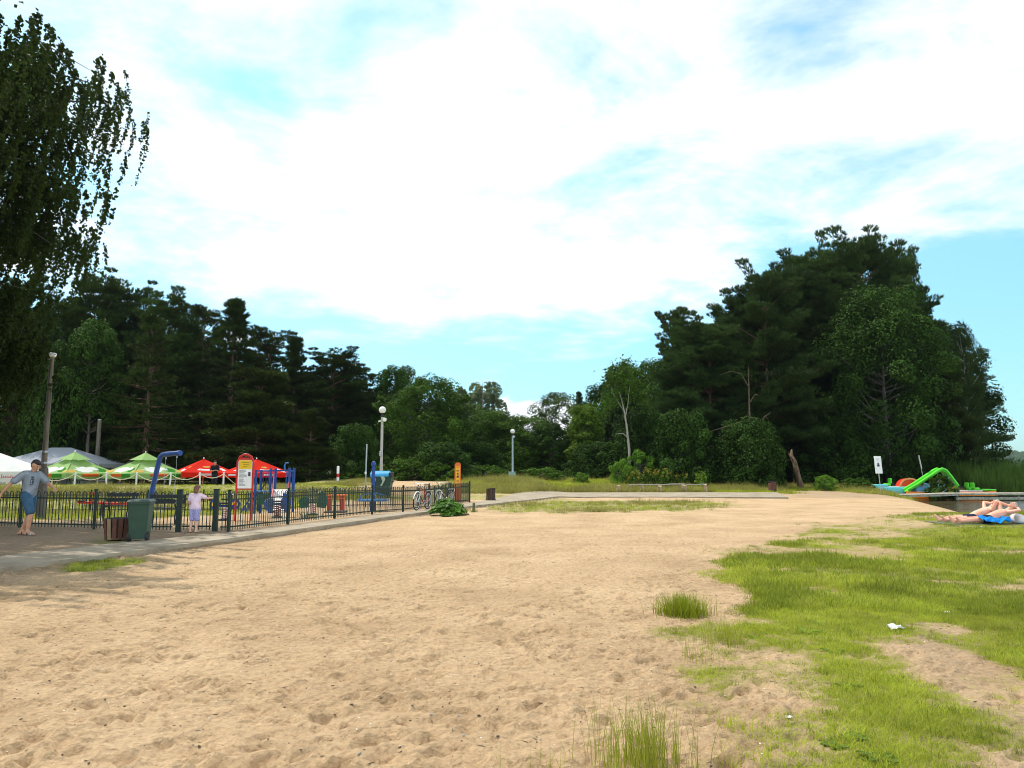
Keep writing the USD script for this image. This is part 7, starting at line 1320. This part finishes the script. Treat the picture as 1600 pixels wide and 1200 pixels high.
# people among the parasols
def figure_small(px, y, label, shirt, legs, seated, S=1.0, face=V(0, -1, 0), lift=0.0):
    b = yw(px, y, lift); k = V(0, 0, 0)
    if seated: hz_, kn, an = .48, V(0, -.42, .48), V(0, -.42, .085)
    else: hz_, kn, an = .90, V(0, -.01, .48), V(0, .02, .085)
    z = hz_; J = dict(hipL=b + V(-.09, 0, z), hipR=b + V(.09, 0, z), belly=b + V(0, 0, z + .18), chest=b + V(0, -.02, z + .36), shL=b + V(-.18, 0, z + .47), shR=b + V(.18, 0, z + .47), neck=b + V(0, -.01, z + .56), head=b + V(0, -.03, z + .68), elL=b + V(-.25, -.05, z + .2), elR=b + V(.25, -.05, z + .2), wrL=b + V(-.12, -.28, z + .22), wrR=b + V(.14, -.28, z + .22), knL=b + kn + V(-.1, 0, 0), knR=b + kn + V(.1, 0, 0), anL=b + an + V(-.1, 0, 0), anR=b + an + V(.1, 0, 0))
    t, q = person(label, J, S, SKIN('tanned_skin', (0.44, 0.22, 0.13)), face, V(0, 0, 1), {'L': (V(.6, -.6, 0), V(0, 0, -1)), 'R': (V(-.6, -.6, 0), V(0, 0, -1))}, (.6, .6), {'L': (V(0, -1, 0), V(0, 0, 1)), 'R': (V(0, -1, 0), V(0, 0, 1))}, b, edge=0.03)
    garment([m3.Manifold.hull_points(np.vstack([J['hipL'] + _ico * .115, J['hipR'] + _ico * .115, J['belly'] + _ico * .145])), m3.Manifold.hull_points(np.vstack([J['belly'] + _ico * .145, J['chest'] + _ico * .148, J['shL'] * .85 + J['shR'] * .15 + _ico * .085, J['shR'] * .85 + J['shL'] * .15 + _ico * .085])), hull2(J['shL'], .08, half(J['shL'], J['elL'], .9), .07), hull2(J['shR'], .08, half(J['shR'], J['elR'], .9), .07)], 'shirt', shirt, t, .03)
    garment([hull2(J['hipL'], .115, J['hipR'], .115)] + [hull2(J['hip' + s], .112, J['kn' + s], .08) for s in 'LR'] + [hull2(J['kn' + s], .08, half(J['kn' + s], J['an' + s], .9), .07) for s in 'LR'], 'trousers', legs, t, .03)
    hair(q, S, mat('dark_hair', (0.018, 0.012, 0.010), 0.6, 0.3), t, [[((-.03, 0, .055), .088), ((.02, 0, .08), .064)], [((-.055, 0, .02), .078), ((-.06, 0, -.04), .06)]])
figure_small(193, 51.5, 'person in dark blue standing between the green parasols', fab('navy_shirt', (0.015, 0.017, 0.04)), fab('dark_trousers', (0.02, 0.02, 0.025)), False); figure_small(339, 47.2, 'person in black standing before the first red parasol', fab('black_shirt', (0.012, 0.012, 0.014)), fab('dark_trousers', (0.02, 0.02, 0.025)), False, lift=0.35 if False else 0.0)

# ---------------------------------------------------------------- bicycles
def bicycle(rear, front, label, frame_m, fender_m, basket=False, lean=0.06):
    rear, front = np.array(rear, float), np.array(front, float); u = front - rear; u[2] = 0; L = np.linalg.norm(u); u /= L; n = np.array([-u[1], u[0], 0]); upv = np.array([0, 0, 1.0]) + n * lean; upv /= np.linalg.norm(upv); z = gz(*((rear + front)[:2] / 2)); o = np.array([*((rear + front)[:2] / 2), z + 0.025 if sdist(PATH, np.array([rear[0]]), np.array([rear[1]]))[0] > 0 else z]); t = thing('bicycle', o, label, 'bicycle', 'bicycles leaning by the railing')
    q = lambda a, h, s=0.0: o + u * a + upv * h + n * s; R = 0.335; Wx = 0.52
    for a in (-Wx, Wx):
        m = trimesh.creation.torus(R - 0.02, 0.02, 28, 6); m.apply_transform(frame(u, upv, np.cross(u, upv), q(a, R))); w = MB().tm(m).build('wheel', RUB, t, smooth=True); m = trimesh.creation.torus(R - 0.045, 0.011, 24, 5); m.apply_transform(frame(u, upv, np.cross(u, upv), q(a, R))); MB().tm(m).build('rim', STEEL, w, smooth=True)
        for k in range(14): g = 2 * math.pi * k / 14; MB().tube([q(a, R), q(a + (R - .045) * math.cos(g), R + (R - .045) * math.sin(g))], .0022, 3, cap=False).build('spoke', STEEL, w, smooth=False)
        MB().cyl(q(a, R, -.05), q(a, R, .05), .022, n=8).build('hub', STEEL, w); g = np.linspace(.3, 2.5, 9); MB().tube([q(a + (R + .035) * math.cos(k), R + (R + .035) * math.sin(k)) for k in g], .022, 5).build('mudguard', fender_m if a > 0 else DGREY, t, smooth=True)
    bb, st, hd, hd2 = q(-.06, .29), q(-.20, .80), q(.33, .86), q(.37, .62)
    for a, c, r in ((bb, st, .017), (bb, hd2, .019), (st * .8 + bb * .2, hd, .016), (hd, hd2, .02)): MB().cyl(a, c, r, n=8).build('frame_tube', frame_m, t)
    for s in (-.05, .05): MB().cyl(q(-Wx, R, s), bb, .010, n=6).build('chain_stay', frame_m, t); MB().cyl(q(-Wx, R, s), st, .009, n=6).build('seat_stay', frame_m, t); MB().tube([hd2 + n * s * .6, q(.44, .5, s), q(Wx, R, s)], .011, 6).build('fork_blade', fender_m, t)
    MB().cyl(st, q(-.225, .92), .013, n=8).build('seat_post', STEEL, t); sd = [q(-.36, .95, -.08), q(-.36, .95, .08), q(-.1, .95, .02), q(-.1, .95, -.02)]; MB().tm(trimesh.convex.convex_hull(np.vstack([c + _ico * .022 for c in sd]))).build('saddle', DGREY, t, smooth=40)
    MB().cyl(hd, q(.30, 1.0), .013, n=8).build('stem', STEEL, t); MB().tube([q(.14, 1.0, -.30), q(.26, 1.03, -.24), q(.31, 1.0, -.05), q(.31, 1.0, .05), q(.26, 1.03, .24), q(.14, 1.0, .30)], .012, 7).build('handlebar', WHITE if basket else STEEL, t, smooth=True)
    for s in (-1, 1): MB().cyl(q(.18, 1.012, .29 * s), q(.10, .99, .30 * s), .017, n=8).build('grip', DGREY, t); MB().cyl(bb + n * .06 * s, bb + n * .06 * s + upv * -.16 * s + u * .04, .010, n=6).build('crank', STEEL, t); MB().box(bb + n * .11 * s + upv * -.17 * s + u * .04, (.09, .09, .025), math.atan2(u[1], u[0])).build('pedal', RUB, t)
    m = trimesh.creation.annulus(.075, .095, .006, sections=20); m.apply_transform(frame(u, upv, np.cross(u, upv), bb + n * .045)); MB().tm(m).build('chainring', STEEL, t); MB().sphere(q(.42, .88), .045, 2).build('headlight', STEEL, t, smooth=True)
    if basket:
        MB().box(q(.46, 1.0), (.24, .30, .02), math.atan2(u[1], u[0])).build('front_rack', WHITE, t)
    for s in (-.06, .06): MB().tube([q(-.22, .72, s), q(-.80, .73, s), q(-Wx, R, s)], .008, 5).build('rack_bar', STEEL, t)
bicycle((-3.30, 29.3, 0), (-3.62, 28.2, 0), 'red bicycle with a pale front mudguard leaning beside the railing', mat('dark_red_frame', (0.20, 0.012, 0.014), 0.3, 0.15), WHITE, True); bicycle((-2.62, 32.4, 0), (-3.05, 31.4, 0), 'dark bicycle with a white mudguard behind the burdock', DGREY, WHITE, False, -0.05)
# litter on the ground
def scrap(px, py, w, label, seed):
    o = G(px, py, 0.02); o[2] = gz(o[0], o[1]); t = thing('paper_scrap', o, label, 'litter'); n = 7; u, v_ = np.meshgrid(np.linspace(-.5, .5, n), np.linspace(-.5, .5, n)); z = 0.5 * w * meshkit.fbm(np.stack([u * 4 + seed, v_ * 4, 0 * u], -1), 3, seed); p_ = np.stack([u * w + .1 * w * z / w, v_ * w * .8, z], -1).reshape(-1, 3) + o; i = np.arange(n * n).reshape(n, n); MB().add(p_, np.stack([i[:-1, :-1], i[:-1, 1:], i[1:, 1:], i[1:, :-1]], -1).reshape(-1, 4)).build('paper', mat('white_paper', (0.8, 0.8, 0.8), 0.7, trans=0.2), t, smooth=False)
scrap(1399, 981, 0.13, 'crumpled white paper on the bare patch beside the lawn', 3); scrap(1478, 955, 0.06, 'small white scrap at the edge of the dark grass', 5); scrap(1534, 830, 0.12, 'white scrap in the grass below the blue towel', 6); scrap(1232, 1117, 0.045, 'tiny white scrap on the sand beside the grass strip', 8)
